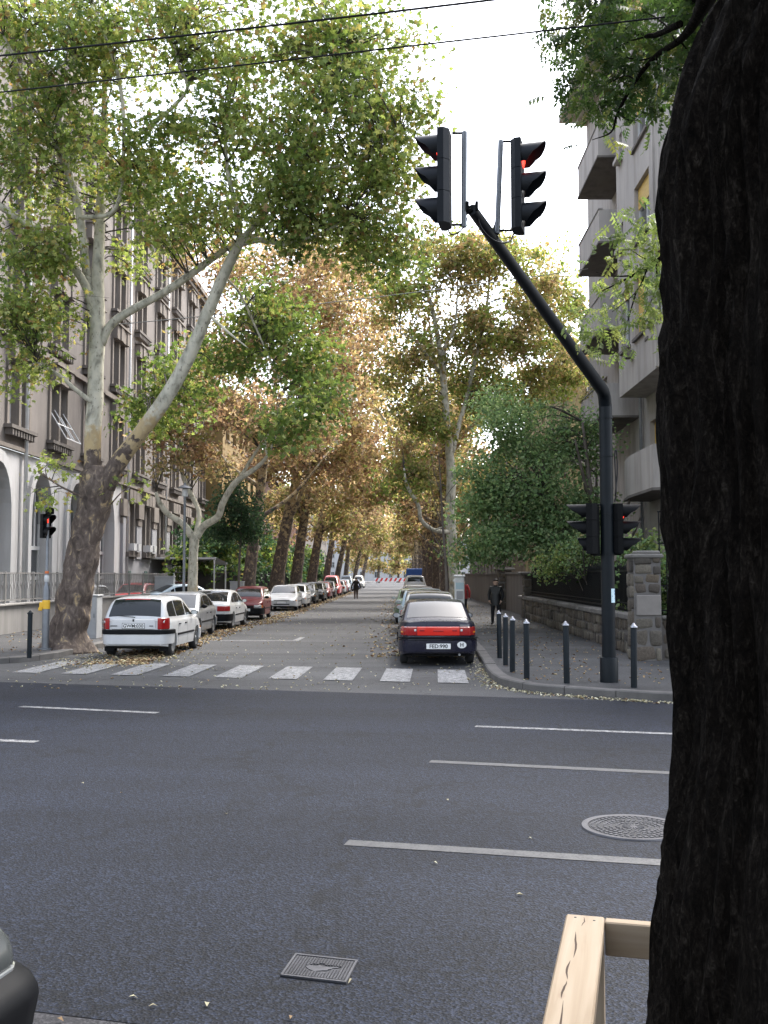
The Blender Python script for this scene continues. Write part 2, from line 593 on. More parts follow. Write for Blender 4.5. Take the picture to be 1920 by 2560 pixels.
def leaves(name, P, size, cols, shape, parent, mat='leaf', tilt=0.9, droop=0.0, flat=False, origin=None):
    """P: n x 3 places; one mesh of n leaf shapes, each turned its own way"""
    tv, tf = shape
    N, K = len(P), len(tv)
    nrm = rng.normal(size=(N, 3)) * tilt
    nrm[:, 2] += 0.55
    if flat:
        nrm = rng.normal(size=(N, 3)) * 0.10
        nrm[:, 2] += 1.0
    nrm /= np.linalg.norm(nrm, axis=1)[:, None]
    tg = rng.normal(size=(N, 3))
    tg[:, 2] -= droop
    tg -= nrm * np.sum(tg * nrm, axis=1)[:, None]
    tg /= np.linalg.norm(tg, axis=1)[:, None]
    bt = np.cross(nrm, tg)
    S = np.asarray(size).reshape(-1, 1, 1) * np.ones((N, 1, 1))
    tvv = tv[None] * S * rng.uniform(.72, 1.12, size=(N, 1, 3)) * np.array([1, 1, 1.8])
    tvv = tvv + rng.normal(size=(N, K, 3)) * S * (.035 if K < 12 else .01)
    X = P[:, None, :] + tvv[:, :, 0:1] * bt[:, None, :] + tvv[:, :, 1:2] * tg[:, None, :] + tvv[:, :, 2:3] * nrm[:, None, :]
    if origin is not None:
        X = X - np.array(origin)[None, None, :]
    F = (np.arange(N)[:, None, None] * K + tf[None]).reshape(-1, tf.shape[1])
    me = bpy.data.meshes.new(name)
    me.vertices.add(N * K)
    me.vertices.foreach_set('co', X.reshape(-1).astype(np.float32))
    nf, M = F.shape
    me.loops.add(nf * M)
    me.loops.foreach_set('vertex_index', F.reshape(-1).astype(np.int32))
    me.polygons.add(nf)
    me.polygons.foreach_set('loop_start', np.arange(0, nf * M, M, dtype=np.int32))
    me.update(calc_edges=True)
    ca = me.color_attributes.new('Col', 'FLOAT_COLOR', 'POINT')
    C4 = np.ones((N, K, 4), np.float32)
    C4[:, :, :3] = cols[:, None, :]
    ca.data.foreach_set('color', C4.reshape(-1))
    me.materials.append(MATS[mat])
    o = link(name, me, parent)
    if parent is not None:
        o['kind'] = 'stuff'
    return o
PAL = {
    'green': ([(0.19, 0.26, 0.065), (0.25, 0.32, 0.09), (0.33, 0.365, 0.13), (0.37, 0.33, 0.11), (0.30, 0.19, 0.085)], [.30, .32, .22, .11, .05]),
    'greener': ([(0.11, 0.175, 0.045), (0.15, 0.225, 0.058), (0.21, 0.27, 0.075), (0.29, 0.23, 0.09)], [.34, .36, .24, .06]),
    'brown': ([(0.41, 0.285, 0.19), (0.31, 0.195, 0.13), (0.51, 0.385, 0.27), (0.20, 0.125, 0.085), (0.42, 0.325, 0.18), (0.23, 0.22, 0.095)], [.28, .22, .18, .13, .10, .09]),
    'gold': ([(0.43, 0.34, 0.18), (0.34, 0.295, 0.14), (0.52, 0.40, 0.25), (0.25, 0.245, 0.10), (0.35, 0.235, 0.145)], [.26, .24, .18, .18, .14]),
    'olive': ([(0.26, 0.27, 0.10), (0.33, 0.31, 0.125), (0.19, 0.22, 0.07), (0.42, 0.33, 0.17), (0.38, 0.26, 0.14)], [.30, .26, .22, .13, .09]),
    'bush': ([(0.14, 0.235, 0.105), (0.19, 0.295, 0.135), (0.27, 0.36, 0.185), (0.34, 0.40, 0.20)], [.34, .36, .22, .08]),
    'dark': ([(0.04, 0.085, 0.045), (0.055, 0.11, 0.055), (0.09, 0.145, 0.075)], [.4, .4, .2]),
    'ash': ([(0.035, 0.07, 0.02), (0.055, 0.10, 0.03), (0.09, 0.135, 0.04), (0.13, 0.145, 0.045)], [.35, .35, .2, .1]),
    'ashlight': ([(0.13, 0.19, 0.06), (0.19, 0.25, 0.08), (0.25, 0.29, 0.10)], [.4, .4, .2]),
    'fallen': ([(0.34, 0.24, 0.13), (0.24, 0.15, 0.085), (0.42, 0.33, 0.18), (0.15, 0.095, 0.06), (0.36, 0.33, 0.20)], [.28, .24, .2, .16, .12]),
    'fallenpale': ([(0.44, 0.41, 0.28), (0.36, 0.32, 0.21), (0.50, 0.48, 0.36), (0.30, 0.20, 0.11)], [.35, .3, .25, .1]),
}
def palette(kind, n):
    c, p = PAL[kind]
    c = np.array(c)[rng.choice(len(c), size=n, p=np.array(p) / sum(p))]
    return c * rng.uniform(0.8, 1.25, size=(n, 1))
# ---- bark
def plane_bark(name, z0, z1, seed=0.0):
    """plane tree: flaking brown bark below, ochre where it has just peeled, pale cream and grey above"""
    m, t, b = newmat(name)
    tc = nd(t, 'ShaderNodeTexCoord')
    sp = nd(t, 'ShaderNodeSeparateXYZ')
    t.links.new(tc.outputs['Object'], sp.inputs[0])
    v = coords(t)
    n = noise_n(t, v, 3.2, 5, 0.6)
    mr = nd(t, 'ShaderNodeMapRange')
    mr.inputs['From Min'].default_value = z0
    mr.inputs['From Max'].default_value = z1
    t.links.new(sp.outputs['Z'], mr.inputs['Value'])
    ad = nd(t, 'ShaderNodeMath', operation='ADD')
    nm = nd(t, 'ShaderNodeMath', operation='MULTIPLY_ADD')
    nm.inputs[1].default_value = 1.1 if not seed else 2.2
    nm.inputs[2].default_value = -0.55 if not seed else -1.1
    t.links.new(n, nm.inputs[0])
    t.links.new(mr.outputs[0], ad.inputs[0])
    t.links.new(nm.outputs[0], ad.inputs[1])
    vs = coords(t, (1, 1, 0.55))
    flake = nd(t, 'ShaderNodeTexVoronoi')
    flake.inputs['Scale'].default_value = 9
    t.links.new(vs, flake.inputs['Vector'])
    fl = noise_n(t, vs, 7, 5, 0.6, 0.8)
    old = ramp(t, fl, [(0.30, (0.042, 0.030, 0.024)), (0.50, (0.10, 0.074, 0.06)), (0.60, (0.16, 0.125, 0.10)), (0.66, (0.33, 0.24, 0.13)), (0.74, (0.42, 0.33, 0.2))])
    pale = ramp(t, noise_n(t, coords(t, (1, 1, 0.6)), 5.5, 4, 0.5, 0.4), [(0.30, (0.20, 0.19, 0.15)), (0.40, (0.36, 0.34, 0.27)), (0.55, (0.50, 0.47, 0.38)), (0.72, (0.56, 0.52, 0.41))])
    spots = ramp(t, noise_n(t, vs, 14, 3), [(0.62, 0.0), (0.66, 0.75)])
    pale = mix(t, spots, pale, (0.16, 0.14, 0.11))
    och = ramp(t, fl, [(0.4, (0.42, 0.32, 0.17)), (0.62, (0.34, 0.26, 0.15)), (0.68, (0.13, 0.09, 0.065))])
    s1 = ramp(t, ad.outputs[0], [(0.30, 0.0), (0.34, 1.0)])
    s2 = ramp(t, ad.outputs[0], [(0.55, 0.0), (0.75, 1.0)])
    c = mix(t, s2, mix(t, s1, old, och), pale)
    t.links.new(c, b.inputs['Base Color'])
    b.inputs['Roughness'].default_value = 0.85
    h = mix(t, s1, mix(t, 0.5, fl, flake.outputs['Distance']), mix(t, 0.12, (0.5, 0.5, 0.5), fl))
    bump(t, b, h, 0.8, 0.03)
plane_bark('plane_bark', 4.2, 6.6)
plane_bark('plane_bark_low', -3.0, 3.0)
plane_bark('plane_bark_mid', 2.0, 15.0, 1)
simple('twig', (0.055, 0.047, 0.038), 0.9, var=0.4, scale=5)
simple('bark_grey', (0.12, 0.10, 0.085), 0.9, var=0.5, scale=4, stretch=(1, 1, .3), bmp=0.7, bscale=18)
def bark_dark():
    m, t, b = newmat('bark_dark')
    v = coords(t, (1, 1, 0.30))
    r1 = noise_n(t, v, 26, 6, 0.7, 1.6)
    r2 = noise_n(t, coords(t, (1, 1, .55)), 90, 5, 0.7, 0.8)
    h = mix(t, 0.45, r1, r2)
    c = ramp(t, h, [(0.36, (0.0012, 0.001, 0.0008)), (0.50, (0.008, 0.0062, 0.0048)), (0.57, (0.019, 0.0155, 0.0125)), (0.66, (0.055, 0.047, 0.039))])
    t.links.new(c, b.inputs['Base Color'])
    b.inputs['Roughness'].default_value = 0.85
    b.inputs['Specular IOR Level'].default_value = 0.06
    bump(t, b, h, 1.0, 0.05)
bark_dark()

def limb(m, pts, rads, n=10, per=5, lump=0.0, freq=2.0, flare=0.0):
    """a tapering limb through pts, with lumps"""
    c = catmull(pts, per)
    rr = np.interp(np.linspace(0, 1, len(c)), np.linspace(0, 1, len(rads)), rads)
    o = len(m.v)
    m.tube([Vector(p) for p in c], list(rr), n)
    if lump:
        for i in range(len(c)):
            p = Vector(c[i])
            for k in range(n):
                q = Vector(m.v[o + i * n + k])
                d = q - p
                s = 1 + lump * noise.fractal(Vector((q.x * freq, q.y * freq, q.z * freq * 0.7)), 1.0, 2.0, 4) 
                if flare and i < len(c) * 0.16:
                    a = math.atan2(d.y, d.x)
                    s += flare * (1 - i / (len(c) * 0.16)) ** 2 * (0.6 + 0.7 * max(0, math.sin(a * 4 + 1.3)))
                m.v[o + i * n + k] = tuple(p + d * s)
    return [Vector(p) for p in c]
class Tree:
    def __init__(self, name, label, base, cat='tree', group=None):
        self.root = thing(name, label, cat, base, 0, group)
        self.base = Vector(base)
        self.m = MB()
        self.pts = []
        self.tw = MB()
        self.P, self.C, self.S = [], [], []
    def limb(self, pts, rads, **k):
        c = limb(self.m, [Vector(p) - self.base for p in pts], rads, **k)
        self.pts += c[len(c) // 3:]
    def clumps(self, blobs, kind, size, per, spread=0.5, twigs=True, flatten=0.7, hollow=0.0, jitter=0.0):
        """blobs: (centre, (rx, ry, rz), count); leaves gather in clumps, each clump hangs on its own twig"""
        for ctr, rad, cnt in blobs:
            for _ in range(cnt):
                d = Vector(rng.normal(size=3)).normalized() * (hollow + (1 - hollow) * rng.random() ** 0.5)
                c = Vector((ctr[0] + d.x * rad[0], ctr[1] + d.y * rad[1], ctr[2] + d.z * rad[2]))
                n = max(4, int(per * rng.uniform(0.5, 1.5)))
                sp = spread * rng.uniform(0.6, 1.3)
                g = np.clip(rng.normal(size=(n, 3)), -1.7, 1.7) * np.array([sp, sp, sp * flatten])
                self.P.append(g + np.array(c))
                k2 = kind if isinstance(kind, str) else kind[rng.choice(len(kind))]
                self.C.append(palette(k2, n) * rng.uniform(0.85, 1.15))
                self.S.append(size * rng.uniform(0.65, 1.25, size=n))
                if twigs and self.pts:
                    cl = c - self.base
                    best = min(self.pts, key=lambda q: (q - cl).length + 0.6 * max(0, q.z - cl.z))
                    if 0.2 < (best - cl).length < 2.3:
                        md = best.lerp(cl, 0.55) + Vector((rng.normal() * .15, rng.normal() * .15, 0.18 * (best - cl).length))
                        L = (best - cl).length
                        q = catmull([best, md, cl], 3)
                        self.tw.tube([Vector(p) for p in q], list(np.linspace(0.010 + 0.010 * L, 0.005, len(q))), 4, False)
                        for _k in range(3):
                            e = cl + Vector(rng.normal(size=3) * sp * 1.1)
                            self.tw.tube([Vector(q[-3]), Vector(q[-3]).lerp(e, .5) + Vector((0, 0, .05)), e], [0.006, 0.005, 0.003], 3, False)
    def done(self, bark, shape, tilt=0.9, droop=0.0, crown='crown', twigmat='twig', smooth=True):
        if self.m.v:
            self.m.build('trunk', bark, self.root, smooth)
        if self.tw.v:
            o = self.tw.build('twigs', twigmat, self.root, True)
            o.name = 'branchwork'
            o['kind'] = 'stuff'
        if self.P:
            leaves(crown, np.concatenate(self.P), np.concatenate(self.S), np.concatenate(self.C), shape, self.root, 'leaf', tilt, droop, origin=self.base)
        return self.root

# ---- the big plane tree on the left corner, two stems
T = Tree('plane_tree', 'large two stemmed plane tree with mottled bark on the left corner', (-8.40, 25.4, 0.10))
Y0 = 25.4
def a3(*l):
    return [at(px, py, Y) for px, py, Y in l]
T.limb([Vector((-8.42, Y0, 0.0))] + a3((176, 1540, Y0), (196, 1440, Y0), (215, 1340, Y0), (236, 1245, Y0), (240, 1195, Y0), (240, 1165, Y0)), [0.50, 0.43, 0.41, 0.39, 0.38, 0.42, 0.40, 0.22], n=40, per=14, lump=0.22, freq=2.6, flare=0.55)
T.limb(a3((233, 1225, Y0), (231, 1140, Y0), (236, 1020, Y0), (241, 900, Y0), (243, 800, Y0), (243, 730, Y0), (246, 640, 25.5), (252, 520, 25.8), (260, 380, 26.2), (262, 220, 26.6), (266, 110, 27)), [0.27, 0.215, 0.205, 0.20, 0.20, 0.19, 0.15, 0.13, 0.10, 0.08, 0.05], n=18, per=6, lump=0.10)
T.limb(a3((262, 1215, Y0), (290, 1165, 25.3), (350, 1085, 25.1), (412, 1000, 24.9), (470, 895, 24.7), (522, 775, 24.5), (570, 665, 24.3), (602, 605, 24.1)), [0.27, 0.22, 0.195, 0.18, 0.165, 0.15, 0.13, 0.10], n=18, per=6, lump=0.10)
for ch in (
    ([(252, 860, 25.4), (290, 800, 25.3), (420, 725, 25.1), (540, 640, 24.9), (600, 600, 24.7), (690, 575, 24.4)], [.12, .105, .10, .085, .06, .03]),
    ([(232, 790, 25.4), (214, 660, 25.3), (196, 520, 25.1), (165, 415, 25.0), (120, 305, 24.9), (70, 215, 24.7), (10, 90, 24.4)], [.13, .11, .10, .09, .075, .06, .03]),
    ([(235, 770, 25.4), (200, 690, 25.0), (120, 600, 24.4), (0, 515, 23.8), (-120, 430, 23.4)], [.12, .105, .095, .08, .05]),
    ([(165, 415, 25.0), (90, 260, 25.4), (0, 160, 25.8), (-60, 100, 26)], [.08, .065, .05, .03]),
    ([(120, 305, 24.9), (105, 200, 24.6), (70, 120, 24.3), (60, 30, 24)], [.05, .045, .035, .02]),
    ([(105, 190, 24.6), (150, 165, 24.2), (190, 140, 24.0)], [.035, .028, .012]),
    ([(200, 545, 25.1), (290, 520, 24.6), (310, 345, 24.4), (300, 210, 24.2), (270, 110, 24.0), (230, 10, 23.8)], [.06, .055, .05, .045, .04, .02]),
    ([(312, 350, 24.4), (370, 320, 24.2), (465, 230, 24.0), (450, 170, 23.8), (430, 95, 23.6)], [.055, .05, .045, .035, .015]),
    ([(236, 1010, 25.3), (190, 975, 25.0), (146, 937, 24.7), (91, 905, 24.4)], [.075, .06, .05, .02]),
    ([(602, 608, 24.1), (650, 600, 23.9), (720, 610, 23.6), (800, 585, 23.2), (880, 540, 22.8)], [.10, .075, .06, .04, .02]),
    ([(602, 608, 24.1), (590, 520, 23.9), (570, 430, 23.7), (560, 300, 23.5)], [.09, .07, .05, .02]),
    ([(602, 605, 24.1), (680, 510, 23.8), (760, 400, 23.5), (830, 250, 23.2), (860, 120, 23)], [.09, .075, .055, .04, .02]),
    ([(700, 480, 23.8), (800, 430, 23.2), (920, 390, 22.8), (1000, 330, 22.5)], [.05, .045, .03, .015]),
    ([(560, 690, 24.5), (600, 735, 25.0), (640, 820, 25.4), (690, 930, 25.3), (740, 1050, 25.2)], [.035, .03, .025, .02, .008]),
    ([(525, 790, 24.5), (570, 830, 24.2), (620, 870, 24.0)], [.04, .03, .012]),
    ([(228, 1255, 25.2), (190, 1235, 24.9), (150, 1215, 24.7), (95, 1180, 24.5)], [.035, .03, .022, .01]),
    ([(278, 1260, 25.3), (300, 1235, 25.1), (325, 1215, 25.0)], [.02, .015, .008]),
):
    T.limb(a3(*ch[0]), ch[1], n=10, per=5, lump=0.08)
def blob(px, py, Y, rx, ry, rz, n):
    return (at(px, py, Y), (rx, ry, rz), n)
T.clumps([blob(60, 60, 24.5, 1.7, 2.2, 1.2, 34), blob(280, 70, 24.5, 1.7, 2.2, 1.1, 37), blob(480, 90, 24, 1.7, 2.2, 1.3, 40), blob(700, 110, 23.6, 1.9, 2.2, 1.5, 46), blob(900, 140, 23.2, 1.5, 2.0, 1.5, 34),
          blob(950, 300, 22.9, 1.15, 1.8, 1.3, 28), blob(960, 440, 22.9, 1.0, 1.6, 1.0, 23), blob(800, 380, 23.2, 1.6, 2.2, 1.4, 34), blob(620, 330, 23.6, 1.6, 2.2, 1.4, 40), blob(130, 280, 24.6, 1.6, 2.0, 1.2, 31), blob(330, 420, 24.4, 1.3, 2.0, 0.9, 28),
          blob(60, 420, 24.2, 1.3, 2.0, 1.0, 23), blob(760, 540, 23.4, 1.8, 2.0, 0.9, 46), blob(940, 600, 23.0, 0.95, 1.4, 0.7, 23), blob(480, 560, 24.2, 1.4, 1.8, 0.8, 28), blob(100, 640, 24.1, 1.3, 1.8, 1.0, 25), blob(60, 800, 24.2, 1.0, 1.5, 0.9, 22),
          blob(420, 350, 24.0, 1.0, 1.6, 0.8, 14), blob(240, 170, 24.5, 1.2, 2.0, .9, 14)],
         ['green', 'green', 'greener'], 0.145, 66, 0.42)
T.clumps([blob(330, 650, 26.6, 1.0, 1.0, 0.6, 8), blob(170, 500, 26.4, 1.4, 1.2, 0.7, 11), blob(90, 900, 24.5, 0.8, 1.0, 0.4, 7), blob(30, 960, 24.5, 0.4, .8, .3, 3), blob(130, 1170, 24.6, 0.55, 0.5, 0.22, 3), blob(150, 1255, 24.6, 0.5, 0.5, 0.14, 2), blob(322, 1225, 25, 0.22, .3, .22, 1)],
         ['green'], 0.145, 36, 0.30)
T.clumps([blob(670, 790, 26.2, 1.4, 1.2, 1.1, 22), blob(750, 920, 25.4, 1.1, 1.2, 1.1, 17), blob(820, 1000, 23.3, 0.65, 1.0, 0.6, 7), blob(720, 1080, 23.4, .7, .9, .3, 6), blob(460, 960, 27.6, 1.0, 1.2, 1.0, 16), blob(380, 1040, 27.6, 0.9, 1.2, 0.8, 12), blob(580, 890, 26.6, 0.8, 1.0, .7, 8)],
         ['greener', 'greener', 'green'], 0.145, 76, 0.40)
T.done('plane_bark', STAR, 0.9, 0.4)

# ---- the other trees of the avenue
def avenue(name, label, base, top, lean, rad, blobs, kinds, size, per, bark='plane_bark_mid', n=12, shape=FOLD, fork=3.5, group=None, spread=0.6, hero=()):
    t = Tree(name, label, base, group=group)
    b = Vector(base)
    lx, ly = lean
    h = top - base[2]
    p = [b + Vector((0, 0, -0.1)), b + Vector((lx * .08, ly * .08, h * .12)), b + Vector((lx * .28, ly * .28, h * .30)), b + Vector((lx * .6, ly * .6, h * .55)), b + Vector((lx, ly, h * .88))]
    t.limb(p, [rad * 1.25, rad, rad * .82, rad * .5, rad * .12], n=n, per=5, lump=0.14, flare=0.4)
    for ch in hero:
        t.limb(ch[0], ch[1], n=9, per=5, lump=0.08)
    for k in range(6):
        f = 0.28 + 0.10 * k
        q = b + Vector((lx * f, ly * f, h * f))
        a = k * 2.4 + b.y
        L = h * 0.26 * (1.1 - f * 0.5)
        t.limb([q, q + Vector((math.cos(a) * L * .5, math.sin(a) * L * .5, L * .35)), q + Vector((math.cos(a) * L, math.sin(a) * L, L * .95))], [rad * .42, rad * .28, rad * .08], n=7, per=4, lump=.08)
    t.clumps(blobs, kinds, size, per, spread)
    return t.done(bark, shape)
GL, GR = 'trees along the left kerb', 'trees along the right kerb'
# low forking tree behind the silver car
b2 = at(483, 1490, 40); b2.z = 0.11
T = Tree('plane_tree', 'low forked plane tree with smooth pale trunk behind the silver car', tuple(b2), group=GL)
T.limb([b2 + Vector((0, 0, -.1)), at(482, 1440, 40), at(484, 1380, 40), at(487, 1330, 40)], [.24, .19, .185, .20], n=14, per=6, lump=.08, flare=.3)
T.limb(a3((488, 1345, 40), (510, 1315, 40), (545, 1292, 39.6), (558, 1255, 39.3), (590, 1205, 39), (640, 1170, 38.5), (668, 1140, 38), (690, 1090, 37.6)), [.17, .155, .14, .13, .12, .09, .06, .03], n=10, per=5, lump=.12)
T.limb(a3((484, 1345, 40), (455, 1308, 40), (420, 1285, 39.8), (398, 1255, 39.6), (390, 1230, 39.5)), [.16, .13, .12, .10, .07], n=10, per=5, lump=.12)
T.limb(a3((492, 1330, 40), (497, 1280, 40.3), (475, 1230, 40.6), (455, 1180, 41), (450, 1100, 41.5), (470, 1000, 42)), [.12, .10, .10, .09, .07, .03], n=9, per=5, lump=.1)
T.limb(a3((600, 1195, 39), (640, 1130, 39), (680, 1080, 38.6), (760, 1060, 38)), [.08, .06, .045, .02], n=8, per=5, lump=.1)
T.limb(a3((668, 1140, 38), (665, 1100, 38), (690, 1060, 37.8)), [.05, .04, .02], n=8, per=4)
T.clumps([blob(560, 1010, 40, 2.2, 2.2, 1.5, 40), blob(430, 1070, 40.5, 1.6, 1.8, 1.2, 20), blob(660, 1050, 38.5, 1.8, 1.8, 1.1, 26), blob(760, 1090, 38, 1.4, 1.6, 0.8, 14), blob(520, 900, 41, 1.8, 2, 1.2, 18), blob(510, 1140, 41, 1.0, 1.2, 0.6, 8)], ['brown', 'brown', 'brown', 'olive'], 0.18, 62, 0.42)
T.clumps([blob(440, 1150, 40, 1.3, 1.2, .6, 8), blob(520, 1170, 40, 1, 1, .5, 6)], ['gold'], 0.17, 34, 0.35)
T.done('plane_bark_low', FOLD, 0.9, .4)

L = lambda px, py, Y: at(px, py, Y)
def gb(px, py, Y):
    p = at(px, py, Y); return (p.x, p.y, 0.10)
def av(label, base, top, lean, rad, blobs, kinds, size, per, group, **k):
    return avenue('plane_tree', label, base, top, lean, rad, blobs, kinds, size, per, group=group, **k)
av('plane tree with brown leaves leaning from behind the maroon car', (-8.7, 57, 0.1), 18, (2.2, -2.0), .36,
   [blob(700, 690, 53, 3.6, 3.5, 3.0, 52), blob(620, 880, 53, 2.8, 3, 2.4, 36), blob(830, 760, 52, 3.0, 3, 2.8, 44), blob(800, 950, 52, 2.8, 3, 2.2, 40), blob(700, 1090, 53, 2.4, 2.5, 1.6, 26), blob(540, 650, 54, 2.2, 3, 2.6, 18)], ['brown', 'brown', 'gold'], 0.23, 82, GL)
av('thick trunked plane tree leaning right behind the parked white sedan', (-8.5, 68, 0.1), 20, (3.4, -1.0), .46,
   [blob(860, 640, 66, 3.6, 3.5, 3.2, 40), blob(900, 830, 66, 3.2, 3.5, 3.0, 40), blob(860, 1010, 66, 3.2, 3, 2.6, 40), blob(760, 1150, 66, 3.0, 3, 2.0, 34), blob(900, 1160, 65, 2.6, 3, 1.8, 28), blob(650, 1180, 66, 2.2, 3, 1.6, 18)], ['brown', 'gold', 'brown'], 0.26, 76, GL)
av('dark trunked plane tree behind the dark parked cars on the left', (-8.4, 80, 0.1), 21, (2.6, -1.0), .44,
   [blob(900, 900, 80, 3.8, 4, 3.4, 36), blob(880, 1090, 80, 3.6, 4, 2.8, 36), blob(800, 1230, 80, 3.4, 3, 2.0, 34), blob(930, 1220, 79, 2.8, 3, 1.6, 24), blob(680, 1260, 79, 2.4, 3, 1.6, 16)], ['brown', 'olive', 'gold'], 0.30, 64, GL)
av('leaning plane tree trunk beside the red parked van', (-8.4, 94, 0.1), 21, (3.2, -1), .44,
   [blob(920, 1020, 94, 3.8, 4, 3.6, 30), blob(900, 1180, 94, 3.8, 4, 2.8, 34), blob(830, 1290, 94, 3.6, 3, 1.8, 30), blob(740, 1310, 94, 2.6, 3, 1.5, 14)], ['olive', 'brown', 'gold'], 0.34, 46, GL)
for i, (Y, lab) in enumerate(((110, 'plane tree beyond the red van, first of the distant left row'), (128, 'plane tree far down the left row beyond the pale cars'), (150, 'distant plane tree with pale slanting trunk on the left'), (178, 'small looking plane tree near the street end on the left'), (215, 'farthest plane tree of the left row near the barrier'))):
    sc = 1.0
    av(lab, (-8.2, Y, 0.1), 21, (3.0 + 1.5 * math.sin(Y), 0), .36,
       [((-4.6, Y, 14), (4.2, 4.5, 3.8), 26), ((-3.6, Y, 9.5), (3.8, 4, 2.8), 26), ((-7.5, Y, 8.0), (3.6, 4, 2.8), 26), ((-10, Y, 12.5), (3.5, 4, 4), 18)], ['gold', 'olive', 'brown'], 0.40 + 0.05 * i, 34, GL)
# right side
b = (2.95, 50, 0.11)
T = Tree('plane_tree', 'tall plane tree with white forked trunk on the right pavement', b, group=GR)
T.limb([Vector((2.95, 50, 0)), at(1136, 1420, 50), at(1128, 1330, 50), at(1126, 1250, 50), at(1128, 1190, 50), at(1122, 1110, 50), at(1113, 1010, 50), at(1105, 900, 50)], [.40, .30, .27, .25, .24, .20, .18, .18], n=14, per=6, lump=.08, flare=.3)
for ch in (([(1105, 905, 50), (1092, 830, 50), (1078, 760, 50), (1062, 720, 50), (1055, 640, 50)], [.15, .12, .10, .07, .03]),
           ([(1105, 905, 50), (1115, 860, 50), (1130, 835, 50), (1140, 790, 50), (1145, 700, 50)], [.12, .10, .08, .06, .03]),
           ([(1130, 1130, 50), (1145, 1070, 50.5), (1165, 1000, 51), (1185, 910, 51), (1205, 830, 51), (1220, 740, 51), (1225, 650, 51)], [.15, .13, .12, .11, .10, .07, .03]),
           ([(1098, 930, 50), (1070, 890, 49.5), (1030, 845, 49), (995, 830, 48.6)], [.08, .07, .05, .02]),
           ([(1126, 1330, 50), (1085, 1325, 49), (1053, 1300, 48.5), (1046, 1265, 48.3), (1018, 1215, 48), (1010, 1170, 48)], [.12, .10, .10, .095, .085, .04]),
           ([(1085, 1325, 49), (1130, 1310, 48.6)], [.05, .02])):
    T.limb(a3(*ch[0]), ch[1], n=9, per=5, lump=.08)
T.clumps([blob(1100, 650, 50, 2.4, 3, 1.5, 34), blob(1010, 730, 50, 1.7, 2.4, 1.8, 26), blob(1230, 660, 51, 2.4, 3, 1.7, 38), blob(1360, 700, 52, 1.7, 3, 2.4, 30), blob(1290, 850, 52, 2.6, 3, 2.2, 46), blob(1180, 800, 51, 2.0, 2.5, 1.8, 26), blob(1030, 900, 50, 1.9, 2.5, 2.0, 28), blob(1060, 1060, 50, 1.8, 2.5, 1.8, 26), blob(1230, 980, 52, 2.2, 2.5, 1.6, 26), blob(1020, 1190, 49, 1.4, 2, 1.3, 16), blob(1160, 950, 52, 1.4, 2, 1.8, 18), blob(1400, 820, 54, 1.5, 2.5, 2.2, 30), blob(1340, 960, 54, 1.8, 2.5, 1.6, 24), blob(1420, 950, 53.5, 0.9, 1.5, 1.2, 10)], ['olive', 'green', 'green', 'gold', 'olive'], 0.21, 84, 0.46)
T.done('plane_bark_low', FOLD, 0.9, .4)
for i, (Y, lab) in enumerate(((64, 'plane tree just behind the white forked trunk on the right'), (78, 'plane tree rising behind the green car row on the right'), (95, 'dark trunked plane tree beyond the white van on the right'), (115, 'distant plane tree on the right beyond the blue truck'), (140, 'far plane tree halfway down the right row'), (175, 'tiny looking plane tree near the end of the right row'), (215, 'farthest plane tree on the right beside the street end'))):
    av(lab, (3.0, Y, 0.1), 21 - i * .3, (-0.6, 0), .42,
       [((4.2, Y, 13.5), (3.2, 4, 4.2), 34), ((5.5, Y + 1, 8.5), (3.0, 4, 3.0), 26), ((1.4, Y, 8.2), (2.2, 3.5, 2.2), 18), ((0.6, Y, 13.0), (2.2, 3.5, 3.0), 16)], ['olive', 'gold', 'brown', 'olive'], 0.28 + 0.05 * i, 56 - 3 * i, GR)
# big leafy green tree behind the stone wall
T = Tree('garden_tree', 'dense dark green leafy tree overhanging the stone garden wall', (7.2, 36, 0.1))
T.limb([(7.2, 36, 0), (7.2, 36, 1.5), (7.0, 36, 3.2), (6.8, 36, 5.5), (6.6, 36, 7.5)], [.22, .18, .14, .09, .04], n=10, per=4, lump=.1)
for a, z in ((0.5, 1.6), (2.2, 1.8), (3.6, 2.2), (5.2, 2.5), (1.4, 3.4), (4.2, 3.8)):
    T.limb([(7.1, 36, z), (7.1 + math.cos(a) * 1.2, 36 + math.sin(a) * 1.2, z + 1.2), (7.1 + math.cos(a) * 2.2, 36 + math.sin(a) * 2, z + 2.8)], [.10, .07, .03], n=7, per=4)
T.clumps([blob(1300, 1090, 37, 1.9, 1.8, 1.3, 44), blob(1210, 1230, 36, 1.1, 1.6, 1.2, 30), blob(1330, 1230, 35.5, 1.8, 1.6, 1.2, 50), blob(1440, 1120, 37, 1.2, 1.6, 1.4, 30), blob(1450, 1270, 36, 1.0, 1.4, 1.1, 24), blob(1240, 1350, 35.5, 1.2, 1.4, 0.8, 30), blob(1370, 1345, 35, 1.4, 1.3, 0.8, 34), blob(1250, 1010, 37.5, 1.0, 1.5, .6, 10), blob(1160, 1370, 35.5, .6, 1, .5, 9)], ['bush'], 0.14, 100, 0.36)
T.done('bark_grey', FOLD, 0.8, .5)
